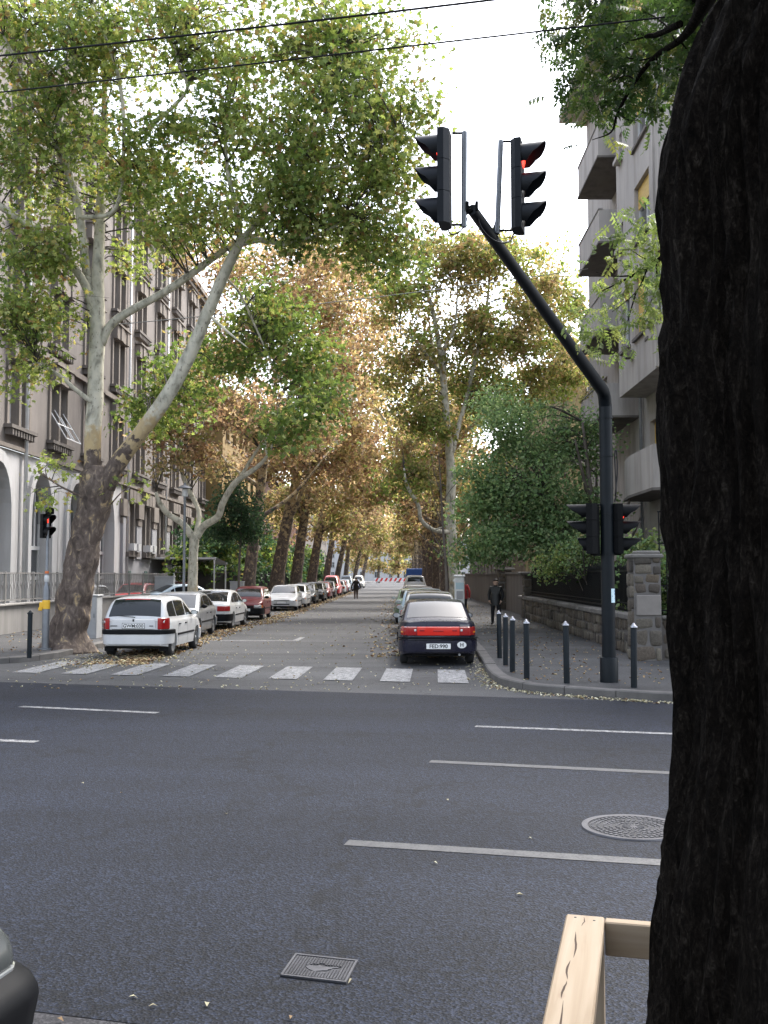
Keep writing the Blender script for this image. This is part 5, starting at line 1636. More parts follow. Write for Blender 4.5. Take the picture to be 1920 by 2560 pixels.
# heads low on the pole
zc = at(1500, 1325, pb.y).z - .12
signal_head(mast, Vector((-.36, -.03, zc + .02)), R(90 - 13), n=3, s=.29, wd=.30, dp=.19, lit=-1, hood=.30, mat='signal_black', hoods=[.34, .34, .16])
signal_head(mast, Vector((.27, -.02, zc + .02)), R(-90 - 10), n=3, s=.29, wd=.28, dp=.16, lit=0, hood=.31, mat='signal_black')
MB().box((-.19, .03, zc - .02), (.12, .10, .86)).build('backplate', 'signal_black', mast)
m = MB()
for z in (-.42, .44):
    m.tube([(-.3, 0, zc + z), (.24, 0, zc + z)], .018, 6)
m.build('clamp', 'signal_black', mast)
m = MB()
cable = [(.135, -.02, 3.1), (.16, -.03, 3.3), (.145, -.03, 3.9), (.18, -.02, 3.98), (.19, 0, 3.6), (.15, 0, 3.2)]
m.tube([Vector(p) for p in catmull(cable, 5)], .012, 6)
m.build('cable', 'wire', mast, True)

# ---- bollards
bm_ = MB().lathe([(0, 0), (.052, 0), (.052, .965), (.047, .985), (0, .985)], 18)
cp_ = MB().lathe([(.066, .975), (.068, .985), (.056, 1.005), (.036, 1.02), (.02, 1.045), (.008, 1.052), (0, 1.053)], 18)
first = None
BG = 'dark bollards along the kerbs'
for (px, py, lab) in ((1249, 1645, 'dark steel bollard farthest back, next to the black sedan'), (1264, 1663, 'dark bollard second from the black sedan'), (1281, 1680, 'dark bollard third from the black sedan at the kerb bend'), (1317, 1697, 'dark bollard standing alone left of the middle on the right corner'), (1417, 1708, 'dark bollard midway between the kerb bend and the mast pole'), (1585, 1719, 'dark bollard right of the mast in front of the stone pillar'), (73, 1645, 'single dark bollard on the left corner beside the plane trunk')):
    p = gnd(px, py, .12)
    t = thing('bollard', lab, 'bollard', (p.x, p.y, .12), random.uniform(0, 3), BG)
    if first is None:
        first = (bm_.build('post', 'bollard', t, True, angle=40), cp_.build('cap', 'steel_cap', t, True, angle=50))
    else:
        for o in first:
            c = o.copy(); col.objects.link(c); c.parent = t
    if px == 73:
        for ch in t.children:
            if ch.name.startswith('cap'):
                ch.data = ch.data.copy(); ch.data.materials[0] = MATS['bollard']
    t.rotation_euler = (random.uniform(-.012, .012), random.uniform(-.012, .012), 0)
# ---- pedestrian signal on the left corner
simple('yellow_tape', (0.72, 0.42, 0.03), .6, var=.2)
simple('orange_band', (0.65, 0.16, 0.04), .6)
p = gnd(113, 1624, .12)
t = thing('pedestrian_signal', 'pedestrian signal showing red on a grey pole beside the plane trunk', 'traffic light', (p.x, p.y, .12))
MB().lathe([(0, 0), (.16, 0), (.16, .03), (.088, .05), (.085, 1.45), (.07, 1.55), (.045, 1.60), (.042, 1.95), (.038, 1.97), (.038, 3.3)], 18).build('pole', 'galv', t, True, angle=40)
MB().lathe([(.0425, 1.66), (.056, 1.67), (.06, 1.75), (.056, 1.82), (.0425, 1.83)], 16).build('push_button', 'frame_white', t, True)
MB().lathe([(.041, 1.87), (.048, 1.875), (.048, 1.93), (.041, 1.935)], 14).build('band', 'orange_band', t, True)
tp = MB()
tp.lathe([(.087, 1.0), (.095, 1.0), (.096, 1.17), (.088, 1.22)], 14)
tp.cbox((-.09, -.07, 1.10), (.10, .04, .14), .02, R(20))
tp.cbox((-.11, -.09, 1.00), (.10, .04, .09), .02, R(40))
tp.build('yellow_tape', 'yellow_tape', t)
hd = signal_head(t, Vector((-.01, -.02, 3.05)), R(-118), n=2, s=.30, wd=.27, dp=.17, lit=-1, hood=.24, mat='signal_black')
fg = MB()
fg.box((0, .03, .19), (.03, .01, .03)); fg.box((0, .03, .145), (.045, .01, .06)); fg.box((-.011, .03, .10), (.016, .01, .05)); fg.box((.011, .03, .10), (.016, .01, .05))
fg.build('red_figure', 'lens_red', hd)
MB().cbox((.05, -.02, 3.43), (.16, .17, .16), .015, R(-28)).build('sounder', 'signal_black', t)
# ---- cabinets
simple('cabinet', (0.36, 0.365, 0.37), .6, .1, var=.25, scale=2.5)
def cabinet(label, px, py, Y, wd, dp, h, base_z=.115, extra=None):
    p = at(px, py, Y)
    t = thing('utility_cabinet', label, 'cabinet', (p.x, p.y, base_z), 0, 'grey utility cabinets')
    MB().cbox((0, 0, h / 2), (wd, dp, h), .015).build('body', 'cabinet', t)
    MB().cbox((0, 0, h + .025), (wd + .06, dp + .06, .05), .012).build('lid', 'cabinet', t)
    MB().cbox((0, -dp / 2 - .004, h * .5), (wd * .86, .016, h * .86), .005).build('door', 'cabinet', t)
    MB().cbox((wd * .3, -dp / 2 - .018, h * .55), (.03, .02, .12), .004).build('handle', 'galv', t)
cabinet('tall grey cabinet between the plane trunk and the white hatchback', 233, 1560, 29.2, .36, .55, 1.22)
cabinet('pale grey cabinet on the fence line above the silver car', 412, 1470, 50.5, .95, .4, 1.75)
cabinet('small grey cabinet behind the roof of the maroon car', 593, 1470, 56, .75, .4, 1.45)
# ---- white ticket column on the right pavement
p = at(1149, 1540, 41)
t = thing('ticket_column', 'white pay column with pasted notices behind the black sedan', 'ticket machine', (p.x, p.y, .12))
simple('column_white', (0.82, 0.82, 0.82), .6, var=.2, scale=4)
simple('notice_blue', (0.55, 0.70, 0.76), .6, var=.08)
simple('notice_grey', (0.42, 0.42, 0.44), .6, var=.1)
MB().cbox((0, 0, .87), (.40, .34, 1.74), .03).build('body', 'column_white', t)
MB().cbox((0, 0, 1.80), (.46, .40, .10), .03).build('cap', 'column_white', t)
MB().box((0, -.174, 1.40), (.32, .006, .26)).build('notice', 'notice_blue', t)
MB().box((0, -.174, 1.02), (.26, .006, .34)).build('notice', 'notice_grey', t)
MB().cbox((-.22, 0, 1.62), (.06, .1, .09), .01).build('coin_box', 'column_white', t)
# ---- street lamp
p = at(459, 1500, 37.5)
t = thing('street_lamp', 'slender grey street lamp with flat disc hood behind the silver car', 'street lamp', (p.x, p.y, .12))
zl = at(459, 1215, 37.5).z - .12
MB().lathe([(0, 0), (.09, 0), (.09, .7), (.055, .78), (.05, zl - .5), (.045, zl - .4)], 14).build('pole', 'galv', t, True, angle=40)
MB().lathe([(.0, zl - .40), (.11, zl - .40), (.12, zl - .30), (.10, zl - .12), (.05, zl - .10)], 18).build('lamp_body', 'frame_white', t, True, angle=40)
MB().lathe([(.10, zl - .10), (.27, zl - .08), (.25, zl - .05), (.14, zl + .01), (.06, zl + .04), (.04, zl + .12), (0, zl + .12)], 24).build('hood', 'galv', t, True, angle=40)
MB().lathe([(.0905, .45), (.094, .45), (.094, .9), (.088, .9)], 12).build('yellow_tape', 'yellow_tape', t, True)
# ---- white carport frame behind the fence
p0_, p1_ = at(395, 1418, 66), at(540, 1408, 62)
t = thing('white_awning_frame', 'white flat awning frame with thin posts behind the grey fence', 'awning', (0, 0, 0))
x0, x1 = p0_.x, p1_.x
MB().cbox(((x0 + x1) / 2, 62, 3.0), (x1 - x0, .12, .12), .01).build('front_beam', 'frame_white', t)
MB().cbox(((x0 + x1) / 2, 66, 2.7), (x1 - x0, .12, .12), .01).build('rear_beam', 'frame_white', t)
MB().add([(x0, 62, 3.07), (x1, 62, 3.07), (x1, 66, 2.77), (x0, 66, 2.77)], [(0, 1, 2, 3)]).build('roof_sheet', 'frame_white', t)
for x in (x0 + .1, x1 - .1):
    for y, h in ((62, 2.94), (66, 2.64)):
        MB().cbox((x, y, h / 2), (.08, .08, h), .005).build('post', 'frame_white', t)
# ---- barrier and sign at the far end
simple('barrier_white', (0.8, 0.8, 0.8), .5)
simple('barrier_red', (0.65, 0.04, 0.03), .5)
t = thing('road_barrier', 'red and white striped barrier across the far end of the street', 'barrier', (-1.0, 215, 0))
MB().box((0, 0, 1.0), (9, .05, .75)).build('board', 'barrier_white', t)
for k in range(9):
    x = -4.1 + k * 1.0
    MB().add([(x - .3, -.04, .64), (x + .15, -.04, .64), (x + .55, -.04, 1.36), (x + .1, -.04, 1.36)], [(0, 1, 2, 3)]).build('stripe', 'barrier_red', t)
for x in (-3.8, 0, 3.8):
    MB().box((x, .1, .5), (.12, .12, 1.0)).build('leg', 'barrier_white', t)
simple('sign_blue', (0.03, 0.13, 0.42), .5)
t = thing('round_sign', 'round blue traffic sign on a pole above the white van', 'sign', (4.45, 118, .12))
MB().tube([(0, 0, 0), (0, 0, 3.2)], .035, 8).build('pole', 'galv', t)
Mx = Matrix.Rotation(R(90), 3, 'X')
MB().lathe([(0, .0), (.36, .0), (.36, .03), (0, .03)], 28, (0, -.05, 2.85), Mx).build('disc', 'sign_blue', t)
MB().add([(-.2, -.09, 2.80), (.1, -.09, 2.80), (.1, -.09, 2.72), (.26, -.09, 2.86), (.1, -.09, 3.0), (.1, -.09, 2.92), (-.2, -.09, 2.92)], [(0, 1, 5, 6), (2, 3, 4)]).build('arrow', 'frame_white', t)
# ================================================================ cars
def car_paint(name, c, metal=0.0, rough=.32):
    m, t, b = newmat(name)
    v = coords(t)
    n = noise_n(t, v, 2.2, 4)
    d = noise_n(t, coords(t, (1, 1, 1)), 18, 3)
    lo = tuple(x * .86 for x in c)
    dirt = tuple(x * .6 + .03 * (1 if sum(c) < .2 else 2) for x in c)
    t.links.new(mix(t, ramp(t, mix(t, .3, n, d), [(0.4, 0.0), (0.7, .6)]), c, mix(t, .5, lo, dirt)), b.inputs['Base Color'])
    t.links.new(ramp(t, n, [(0.3, rough), (0.7, rough + .14)]), b.inputs['Roughness'])
    b.inputs['Metallic'].default_value = metal
    b.inputs['Coat Weight'].default_value = .7 if sum(c) > .2 else .3
    b.inputs['Specular IOR Level'].default_value = .5 if sum(c) > .2 else .25
    b.inputs['Coat Roughness'].default_value = .08
    return name
m, t_, b = newmat('car_glass')
b.inputs['Base Color'].default_value = (.012, .015, .017, 1)
b.inputs['Roughness'].default_value = .03
b.inputs['IOR'].default_value = 1.5
b.inputs['Specular IOR Level'].default_value = .6
simple('tyre', (0.018, 0.018, 0.019), .85, var=.3, scale=8, bmp=.2)
simple('rim', (0.26, 0.265, 0.27), .42, .6, var=.25, scale=8)
simple('bumper_black', (0.006, 0.0065, 0.008), .55, var=.3, scale=5, spec=.12)
simple('under_black', (0.008, 0.008, 0.008), .9)
simple('plate_white', (0.74, 0.74, 0.72), .5, var=.08)
simple('plate_ink', (0.015, 0.015, 0.018), .5)
m, t_, b = newmat('tail_red')
b.inputs['Base Color'].default_value = (.30, .012, .012, 1); b.inputs['Roughness'].default_value = .12; b.inputs['Coat Weight'].default_value = .8
m, t_, b = newmat('tail_red_bright')
b.inputs['Base Color'].default_value = (.62, .022, .012, 1); b.inputs['Roughness'].default_value = .15; b.inputs['Coat Weight'].default_value = .6
m, t_, b = newmat('lamp_amber')
b.inputs['Base Color'].default_value = (.60, .20, .02, 1); b.inputs['Roughness'].default_value = .15
m, t_, b = newmat('lamp_clear')
b.inputs['Base Color'].default_value = (.55, .57, .58, 1); b.inputs['Roughness'].default_value = .08; b.inputs['Metallic'].default_value = .5; b.inputs['Coat Weight'].default_value = 1.0
m, t_, b = newmat('lamp_smoke')
b.inputs['Base Color'].default_value = (.05, .055, .055, 1); b.inputs['Roughness'].default_value = .25; b.inputs['Coat Weight'].default_value = .2
TYPES = {
    # L, W, sill, wheel radius, rear axle y, front axle y, lower body top profile, cabin profile (y from tail to nose)
    'hatch': dict(L=3.77, W=1.64, sill=.22, r=.285, ax=(-1.28, 1.19), top=[(-1.885, .86), (-1.80, .93), (-1.0, .91), (.95, .90), (1.35, .84), (1.75, .70), (1.885, .60)],
                  cab=[(-1.86, .88), (-1.76, 1.05), (-1.63, 1.24), (-1.48, 1.365), (-1.1, 1.41), (-.4, 1.42), (.1, 1.40), (.32, 1.345), (.75, 1.10), (1.12, .88)]),
    'sedan': dict(L=4.22, W=1.67, sill=.22, r=.285, ax=(-1.30, 1.25), top=[(-2.11, .84), (-2.04, .945), (-1.55, .965), (-.9, .93), (1.0, .90), (1.5, .83), (1.95, .69), (2.11, .58)],
                  cab=[(-1.62, .93), (-1.25, 1.13), (-.98, 1.27), (-.80, 1.335), (-.4, 1.375), (.1, 1.375), (.42, 1.325), (.85, 1.10), (1.22, .88)]),
    'coupe': dict(L=4.18, W=1.70, sill=.22, r=.29, ax=(-1.28, 1.27), top=[(-2.09, .84), (-2.0, .93), (-1.0, .93), (1.0, .90), (1.5, .83), (1.92, .68), (2.09, .57)],
                  cab=[(-1.86, .92), (-1.55, 1.08), (-1.2, 1.25), (-.85, 1.355), (-.4, 1.40), (.1, 1.39), (.38, 1.34), (.85, 1.10), (1.25, .88)]),
    'box': dict(L=3.68, W=1.55, sill=.22, r=.27, ax=(-1.22, 1.14), top=[(-1.84, .84), (-1.78, .94), (-1.0, .93), (.9, .92), (1.4, .85), (1.74, .74), (1.84, .64)],
                cab=[(-1.80, .9), (-1.70, 1.12), (-1.58, 1.33), (-1.40, 1.42), (-.5, 1.44), (.15, 1.42), (.38, 1.36), (.75, 1.13), (1.02, .90)]),
    'wagon': dict(L=4.30, W=1.68, sill=.22, r=.29, ax=(-1.30, 1.30), top=[(-2.15, .84), (-2.08, .94), (-1.0, .94), (1.0, .92), (1.6, .84), (2.0, .70), (2.15, .58)],
                  cab=[(-2.12, .9), (-1.98, 1.18), (-1.80, 1.38), (-1.5, 1.44), (-.5, 1.47), (.1, 1.44), (.4, 1.37), (.9, 1.10), (1.25, .90)]),
    'blackcar': dict(L=3.77, W=1.64, sill=.22, r=.285, ax=(-1.28, 1.19), top=[(-1.885, .86), (-1.80, .93), (-1.0, .91), (.95, .93), (1.35, .90), (1.70, .82), (1.82, .74), (1.885, .66)],
                  cab=[(-1.86, .88), (-1.76, 1.05), (-1.63, 1.24), (-1.48, 1.365), (-1.1, 1.41), (-.4, 1.42), (.1, 1.40), (.32, 1.345), (.75, 1.10), (1.12, .88)]),
    'van': dict(L=4.5, W=1.75, sill=.26, r=.31, ax=(-1.45, 1.45), top=[(-2.25, .98), (-2.2, 1.05), (-1.0, 1.05), (1.5, 1.02), (1.95, .90), (2.25, .72)],
                cab=[(-2.24, 1.0), (-2.20, 1.5), (-2.12, 1.84), (-1.9, 1.91), (0, 1.93), (.7, 1.90), (1.0, 1.80), (1.45, 1.38), (1.8, 1.0)]),
}
class Car:
    def __init__(self, kind, scale=1.0, hs=1.0):
        T_ = TYPES[kind]
        self.L, self.W, self.sill, self.r, self.ax = T_['L'], T_['W'], T_['sill'], T_['r'], T_['ax']
        self.top, self.cab = T_['top'], T_['cab']
    def f(self, y):
        d = max(0.0, min(self.L / 2 - abs(y), .5))
        return 1 - .20 * (1 - d / .5) ** 2.4
    def zt(self, y):
        return float(np.interp(y, [p[0] for p in self.top], [p[1] for p in self.top]))
    def zc(self, y):
        return float(np.interp(y, self.cy, self.cz))
    def sec(self, z, y):
        """half width at height z (below the belt)"""
        w = self.W / 2 * self.f(y)
        zt = self.zt(y)
        return w * float(np.interp(z, [.15, .28, .50, .62, zt - .10, zt - .02, zt], [.955, .985, 1.0, 1.0, .985, .95, .90]))
    def body(self, parent, mat):
        h = self.L / 2
        ys = set(np.linspace(-h, h, 30))
        ys |= {-h + .02, -h + .06, -h + .14, -h + .28, h - .02, h - .06, h - .14, h - .28}
        ra = self.r + .055
        for a in self.ax:
            ys = {y for y in ys if abs(y - a) > ra + .03}
            ys |= {a + ra * k for k in (-1.0, -.985, -.9, -.75, -.5, -.25, 0, .25, .5, .75, .9, .985, 1.0)}
        ys = sorted(ys)
        m = MB()
        rows = []
        for y in ys:
            zb = self.sill + .06 * max(0, 1 - (h - abs(y)) / .35)
            for a in self.ax:
                if abs(y - a) < ra * .999:
                    zb = max(zb, self.r + math.sqrt(max(0, ra * ra - (y - a) ** 2)))
            zt = self.zt(y)
            zz = [zb, zb + (zt - .12 - zb) * .12, zb + (zt - .12 - zb) * .5, zt - .12, zt - .04, zt]
            half = [(self.sec(z, y), z) for z in zz]
            w = half[-1][0]
            half += [(w * .93, zt + .006), (w * .6, zt + .022), (0, zt + .03)]
            row = [(0, zb)] + [(half[0][0] * .93, zb)] + half
            rows.append([Vector((x, y, z)) for x, z in row] + [Vector((-x, y, z)) for x, z in row[-2:0:-1]])
        n = len(rows[0])
        vs = [p for r_ in rows for p in r_]
        fs = []
        for i in range(len(rows) - 1):
            for k in range(n):
                k2 = (k + 1) % n
                fs.append((i * n + k, i * n + k2, (i + 1) * n + k2, (i + 1) * n + k))
        fs.append(tuple(range(n)))
        fs.append(tuple((len(rows) - 1) * n + k for k in range(n)))
        m.add(vs, fs)
        self.belt = .9
        c = catmull([(p[0], p[1], 0) for p in self.cab], 5)
        self.cy = [p[0] for p in c]
        self.cz = [p[1] for p in c]
        bd = m.build('body', mat, parent, True, angle=38)
        m = MB()
        rows = []
        for y, z in zip(self.cy, self.cz):
            prof = self.cabsec(y)
            rows.append([Vector((x, y, zz)) for x, zz in prof] + [Vector((-x, y, zz)) for x, zz in prof[-2::-1]])
        n = len(rows[0])
        vs = [p for r_ in rows for p in r_]
        fs = []
        for i in range(len(rows) - 1):
            for k in range(n - 1):
                fs.append((i * n + k, i * n + k + 1, (i + 1) * n + k + 1, (i + 1) * n + k))
        fs.append(tuple(range(n))); fs.append(tuple((len(rows) - 1) * n + k for k in range(n)))
        m.add(vs, fs)
        m.build('roof', mat, parent, True, angle=42)
        return bd
    def side(self, y, z):
        """half width of the cabin side at height z"""
        b0 = self.W / 2 * self.f(y * .93) * .945
        return b0 - (z - .88) * .30
    def cabsec(self, y):
        z = self.zc(y)
        zb = min(self.zt(y), z) - .05
        wt = self.side(y, z)
        zs = z - .07
        out = [(self.side(y, zb), zb), (self.side(y, (zb + zs) / 2), (zb + zs) / 2), (self.side(y, zs), zs), (wt - .025, z - .022), (wt - .09, z), (wt * .5, z + .018), (0, z + .026)]
        return out
    def crown(self, y, x):
        z = self.zc(y)
        wt = self.side(y, z)
        return float(np.interp(abs(x), [0, wt * .5, wt - .09, wt - .025], [z + .026, z + .018, z, z - .022]))
    def glass(self, parent, name, y0, y1, wf=.90, mat='car_glass', off=.006, n=8):
        m = MB()
        vs = []
        for i in range(n + 1):
            y = y0 + (y1 - y0) * i / n
            w = (self.side(y, self.zc(y)) - .03) * wf
            sl = (self.zc(y + .02) - self.zc(y - .02)) / .04
            L_ = math.hypot(1, sl)
            for k in range(9):
                x = -w + 2 * w * k / 8
                vs.append((x, y - sl / L_ * off, self.crown(y, x) + off / L_))
        fs = [(i * 9 + k, i * 9 + k + 1, (i + 1) * 9 + k + 1, (i + 1) * 9 + k) for i in range(n) for k in range(8)]
        return m.add(vs, fs).build(name, mat, parent, True)
    def sideglass(self, parent, y0, y1, s, z0=None, n=8):
        m = MB()
        vs = []
        for i in range(n + 1):
            y = y0 + (y1 - y0) * i / n
            za = (self.zt(y) + .035) if z0 is None else z0
            zb = max(za + .004, min(self.zc(y - .10), self.zc(y + .10)) - .095)
            for k in range(4):
                z = za + (zb - za) * k / 3
                vs.append((s * (self.side(y, z) + .005), y, z))
        fs = [(i * 4 + k, i * 4 + k + 1, (i + 1) * 4 + k + 1, (i + 1) * 4 + k) for i in range(n) for k in range(3)]
        return m.add(vs, fs).build('side_window', 'car_glass', parent, True)
    def band(self, parent, name, end, a0, a1, z0, z1, mat, off=.02, wrap=.35, n=24, thick=True, slope=0.0, prof=None):
        """strip round the tail (end -1) or nose (+1); a in -1..1 from left to right along the plan outline"""
        h = self.L / 2
        path = []
        W_ = self.W / 2
        ys = [h - wrap + wrap * k / 10 for k in range(11)]
        for y in ys:
            path.append((1, y))
        wend = self.f(h)
        pts = [(self.f(y), y) for y in ys]
        full = [(x, y) for x, y in pts] + [(x * wend, h + .018 * (1 - x * x)) for x in np.linspace(.92, -.92, 14)] + [(-x, y) for x, y in pts[::-1]]
        P2 = [Vector((x * W_, y)) for x, y in full]
        d = [0]
        for a, b_ in zip(P2[:-1], P2[1:]):
            d.append(d[-1] + (b_ - a).length)
        tot = d[-1]
        m = MB()
        vs = []
        for i in range(n + 1):
            a = a0 + (a1 - a0) * i / n
            s = (a + 1) / 2 * tot
            def pos(s_):
                return Vector((np.interp(s_, d, [p.x for p in P2]), np.interp(s_, d, [p.y for p in P2])))
            p = pos(s)
            t = (pos(min(tot, s + .01)) - pos(max(0, s - .01))).normalized()
            nn = Vector((t.y, -t.x))
            if nn.dot(p) < 0:
                nn = -nn
            for z, o in (prof or ((z0, 0.0), (z0 + .012, off), ((z0 + z1) / 2, off + .004), (z1 - .012, off - slope), (z1, -slope - .004))):
                q = p + nn * o
                kf = float(np.interp(z, [.15, .28, .50], [.955, .985, 1.0]))
                vs.append((-q.x * end * kf, q.y * end, z))
        q5 = len(prof) if prof else 5
        fs = [(i * q5 + k, i * q5 + k + 1, (i + 1) * q5 + k + 1, (i + 1) * q5 + k) for i in range(n) for k in range(q5 - 1)]
        fs += [tuple(range(q5)), tuple(n * q5 + k for k in range(q5))]
        return m.add(vs, fs).build(name, mat, parent, True, angle=45)
    def wheels(self, parent, detail=True):
        t0 = None
        for a in self.ax:
            for s in (-1, 1):
                M = Matrix.Rotation(R(90), 3, 'Y')
                r = self.r
                m = MB().lathe([(r * .62, -.085), (r * .80, -.09), (r * .95, -.075), (r, -.045), (r, .045), (r * .95, .075), (r * .80, .09), (r * .62, .085)], 24, (0, 0, 0), M)
                w_ = m.build('wheel', 'tyre', parent, True)
                w_.location = (s * (self.W / 2 - .105), a, r)
                if detail:
                    mm = MB().lathe([(0, .075), (r * .14, .078), (r * .2, .055), (r * .46, .062), (r * .56, .085), (r * .63, .087), (r * .63, -.02)], 20, (0, 0, 0), M if s > 0 else Matrix.Rotation(R(-90), 3, 'Y'))
                    mm.build('rim', 'rim', w_, True, angle=40)
    def mirrors(self, parent, mat, y=.62):
        for s in (-1, 1):
            x = self.W / 2 * .93 + .10
            mm = MB()
            mm.lathe([(0, .055), (.05, .05), (.078, .025), (.085, -.02), (.08, -.03), (0, -.03)], 14, (s * x, y, .98), Matrix.Rotation(R(-90), 3, 'X') @ Matrix.Diagonal((1.15, .75, 1)).to_3x3())
            mm.box((s * (x - .11), y + .02, .945), (.12, .04, .03))
            o = mm.build('wing_mirror', mat, parent, True, angle=50)
            MB().lathe([(0, 0), (.072, 0)], 14, (s * x, y - .0335, .98), Matrix.Rotation(R(90), 3, 'X') @ Matrix.Diagonal((1.12, .75, 1)).to_3x3()).build('mirror_glass', 'lamp_clear', o)
def plate(c, parent, end, z, txt=None, y=None, x=0.0):
    yy = (c.L / 2 + .045) if y is None else y
    o = MB().cbox((x, end * yy, z), (.52, .014, .115), .004).build('number_plate', 'plate_white', parent)
    fr_ = MB().cbox((x, end * (yy - .006), z), (.545, .012, .14), .005).build('plate_frame', 'plate_ink', o)
    if txt:
        text('plate_number', txt, .115, 'plate_ink', o, (x, end * (yy + .009), z - .002), (R(90), 0, 0) if end < 0 else (R(90), 0, R(180)), .0008)
    return o
def car(kind, label, paint, loc, rz, tail='std', nose=True, bump_mat='bumper_black', detail=True, mir=None, plate_txt=None, group='cars parked along the left kerb', name='parked_car', split=.32):
    c = Car(kind)
    t = thing(name, label, 'van' if kind == 'van' else 'car', (loc[0], loc[1], loc[2] if len(loc) > 2 else 0.0), rz, group)
    c.body(t, paint)
    # windows
    cab = TYPES[kind]['cab']
    c.glass(t, 'rear_window', cab[0][0] + (.045 if kind in ('hatch', 'box', 'wagon', 'van') else .14), cab[3][0] - (.02 if kind in ('hatch', 'box', 'wagon', 'van') else .05), .93, n=12)
    c.glass(t, 'windscreen', cab[-1][0] - .10, cab[-3][0] + .06, .90)
    B = .12
    for s in (-1, 1):
        if kind == 'van':
            c.sideglass(t, .45, 1.5, s)
        else:
            c.sideglass(t, B + .04, cab[-1][0] - .22, s)
            c.sideglass(t, -.80, B - .04, s)
            if kind in ('hatch', 'sedan', 'coupe', 'wagon', 'box'):
                c.sideglass(t, cab[1][0] + .22, -.86, s)
    c.wheels(t, detail)
    if detail:
        c.mirrors(t, mir or paint, cab[-2][0] - .08)
    # doors: shut lines and handles
    if detail:
        for s in (-1, 1):
            m = MB()
            for y in (B, -.82, cab[-1][0] - .12):
                for k in range(8):
                    z0, z1 = .27 + k * .078, .27 + (k + 1) * .078
                    if z1 > c.zt(y) - .02:
                        break
                    xa, xb = c.sec(z0, y) + .002, c.sec(z1, y) + .002
                    m.add([(s * xa, y - .006, z0), (s * xa, y + .006, z0), (s * xb, y + .006, z1), (s * xb, y - .006, z1)], [(0, 1, 2, 3)])
            m.build('door_gap', 'under_black', t)
            for y in (-.05, -.68):
                x = c.sec(.74, y)
                MB().cbox((s * (x + .008), y, .745), (.03, .16, .03), .008).build('door_handle', 'bumper_black', t)
            m = MB()
            y0_, y1_ = c.ax[0] + c.r + .08, c.ax[1] - c.r - .08
            m.cbox((s * (c.W / 2 + .004), (y0_ + y1_) / 2, .50), (.025, y1_ - y0_, .05), .008).build('side_strip', 'bumper_black', t)
    # bumpers
    c.band(t, 'rear_bumper', -1, -1, 1, .30, .56, bump_mat, .035, .55)
    c.band(t, 'front_bumper', 1, -1, 1, .26, .54, bump_mat, .035, .55)
    # lamps
    if tail == 'std':
        zt = c.zt(-c.L / 2)
        c.band(t, 'tail_light', -1, -.80, -.52, .60, zt - .06, 'tail_red', .014, .35)
        c.band(t, 'tail_light', -1, .52, .80, .60, zt - .06, 'tail_red', .014, .35)
        plate(c, t, -1, .68, plate_txt)
    if nose:
        zn = c.zt(c.L / 2)
        c.band(t, 'headlight', 1, -.74, -.40, zn - .12, zn + .02, 'lamp_clear', .02, .40)
        c.band(t, 'headlight', 1, .40, .74, zn - .12, zn + .02, 'lamp_clear', .02, .40)
        c.band(t, 'indicator', 1, -.86, -.745, zn - .11, zn, 'lamp_amber', .018, .40)
        c.band(t, 'indicator', 1, .745, .86, zn - .11, zn, 'lamp_amber', .018, .40)
        c.band(t, 'grille', 1, -.37, .37, zn - .09, zn - .01, 'bumper_black', .012, .40)
        c.band(t, 'air_intake', 1, -.4, .4, .32, .40, 'under_black', .042, .40)
        plate(c, t, 1, .45, None, c.L / 2 + .075)
    MB().box((0, 0, .24), (c.W * .8, c.L * .86, .10)).build('underbody', 'under_black', t)
    return c, t
for nme, cc, me_, ro in (('paint_white', (.56, .56, .56), 0, .3), ('paint_silver', (.24, .25, .265), .45, .36), ('paint_navy', (.008, .008, .020), .0, .22), ('paint_maroon', (.14, .018, .02), .1, .3),
                     ('paint_black', (.010, .011, .013), 0, .25), ('paint_charcoal', (.03, .034, .038), .3, .3), ('paint_green', (.13, .21, .12), .2, .3), ('paint_lightblue', (.42, .52, .58), .2, .3),
                     ('paint_red', (.42, .02, .025), 0, .3), ('paint_blue', (.03, .07, .18), .2, .3), ('paint_cream', (.60, .56, .44), 0, .3), ('paint_beige', (.50, .49, .45), .2, .3), ('paint_bluegrey', (.17, .22, .28), .3, .3)):
    car_paint(nme, cc, me_, ro)
# ---- white hatchback nearest on the left
GLc = 'cars parked along the left kerb'
c, t = car('hatch', 'white hatchback nearest on the left, plate GWM 030', 'paint_white', (-6.30, 25.75, 0), R(-1.5), tail=None, mir='bumper_black', bump_mat='paint_white')
c.band(t, 'bumper_strip', -1, -1, 1, .535, .655, 'bumper_black', .052, .55)
c.band(t, 'tail_light', -1, -.86, -.53, .66, .93, 'tail_red', .018, .40)
c.band(t, 'tail_light', -1, .53, .86, .66, .93, 'tail_red', .018, .40)
c.band(t, 'tailgate', -1, -.525, .525, .66, .90, 'paint_white', .018, .30)
plate(c, t, -1, .745, 'GWM:030', c.L / 2 + .040)
MB().cbox((0, -c.L / 2 - .032, .875), (.05, .02, .065), .008).build('emblem', 'plate_ink', t)
for x, wd in ((-.47, .17), (.43, .10)):
    MB().cbox((x, -c.L / 2 - .03, .745), (wd, .012, .022), .004).build('badge', 'bumper_black', t)
for s in (-1, 1):
    MB().box((s * .66, -1.62, .24), (.24, .015, .22)).build('mud_flap', 'bumper_black', t)
MB().tube([(.02, -1.862, .945), (-.02, -1.858, .955), (-.42, -1.835, .985)], [.012, .008, .006], 6).build('rear_wiper', 'bumper_black', t)
c.glass(t, 'high_brake_light', -1.545, -1.515, .5, 'tail_red', .010, 2)
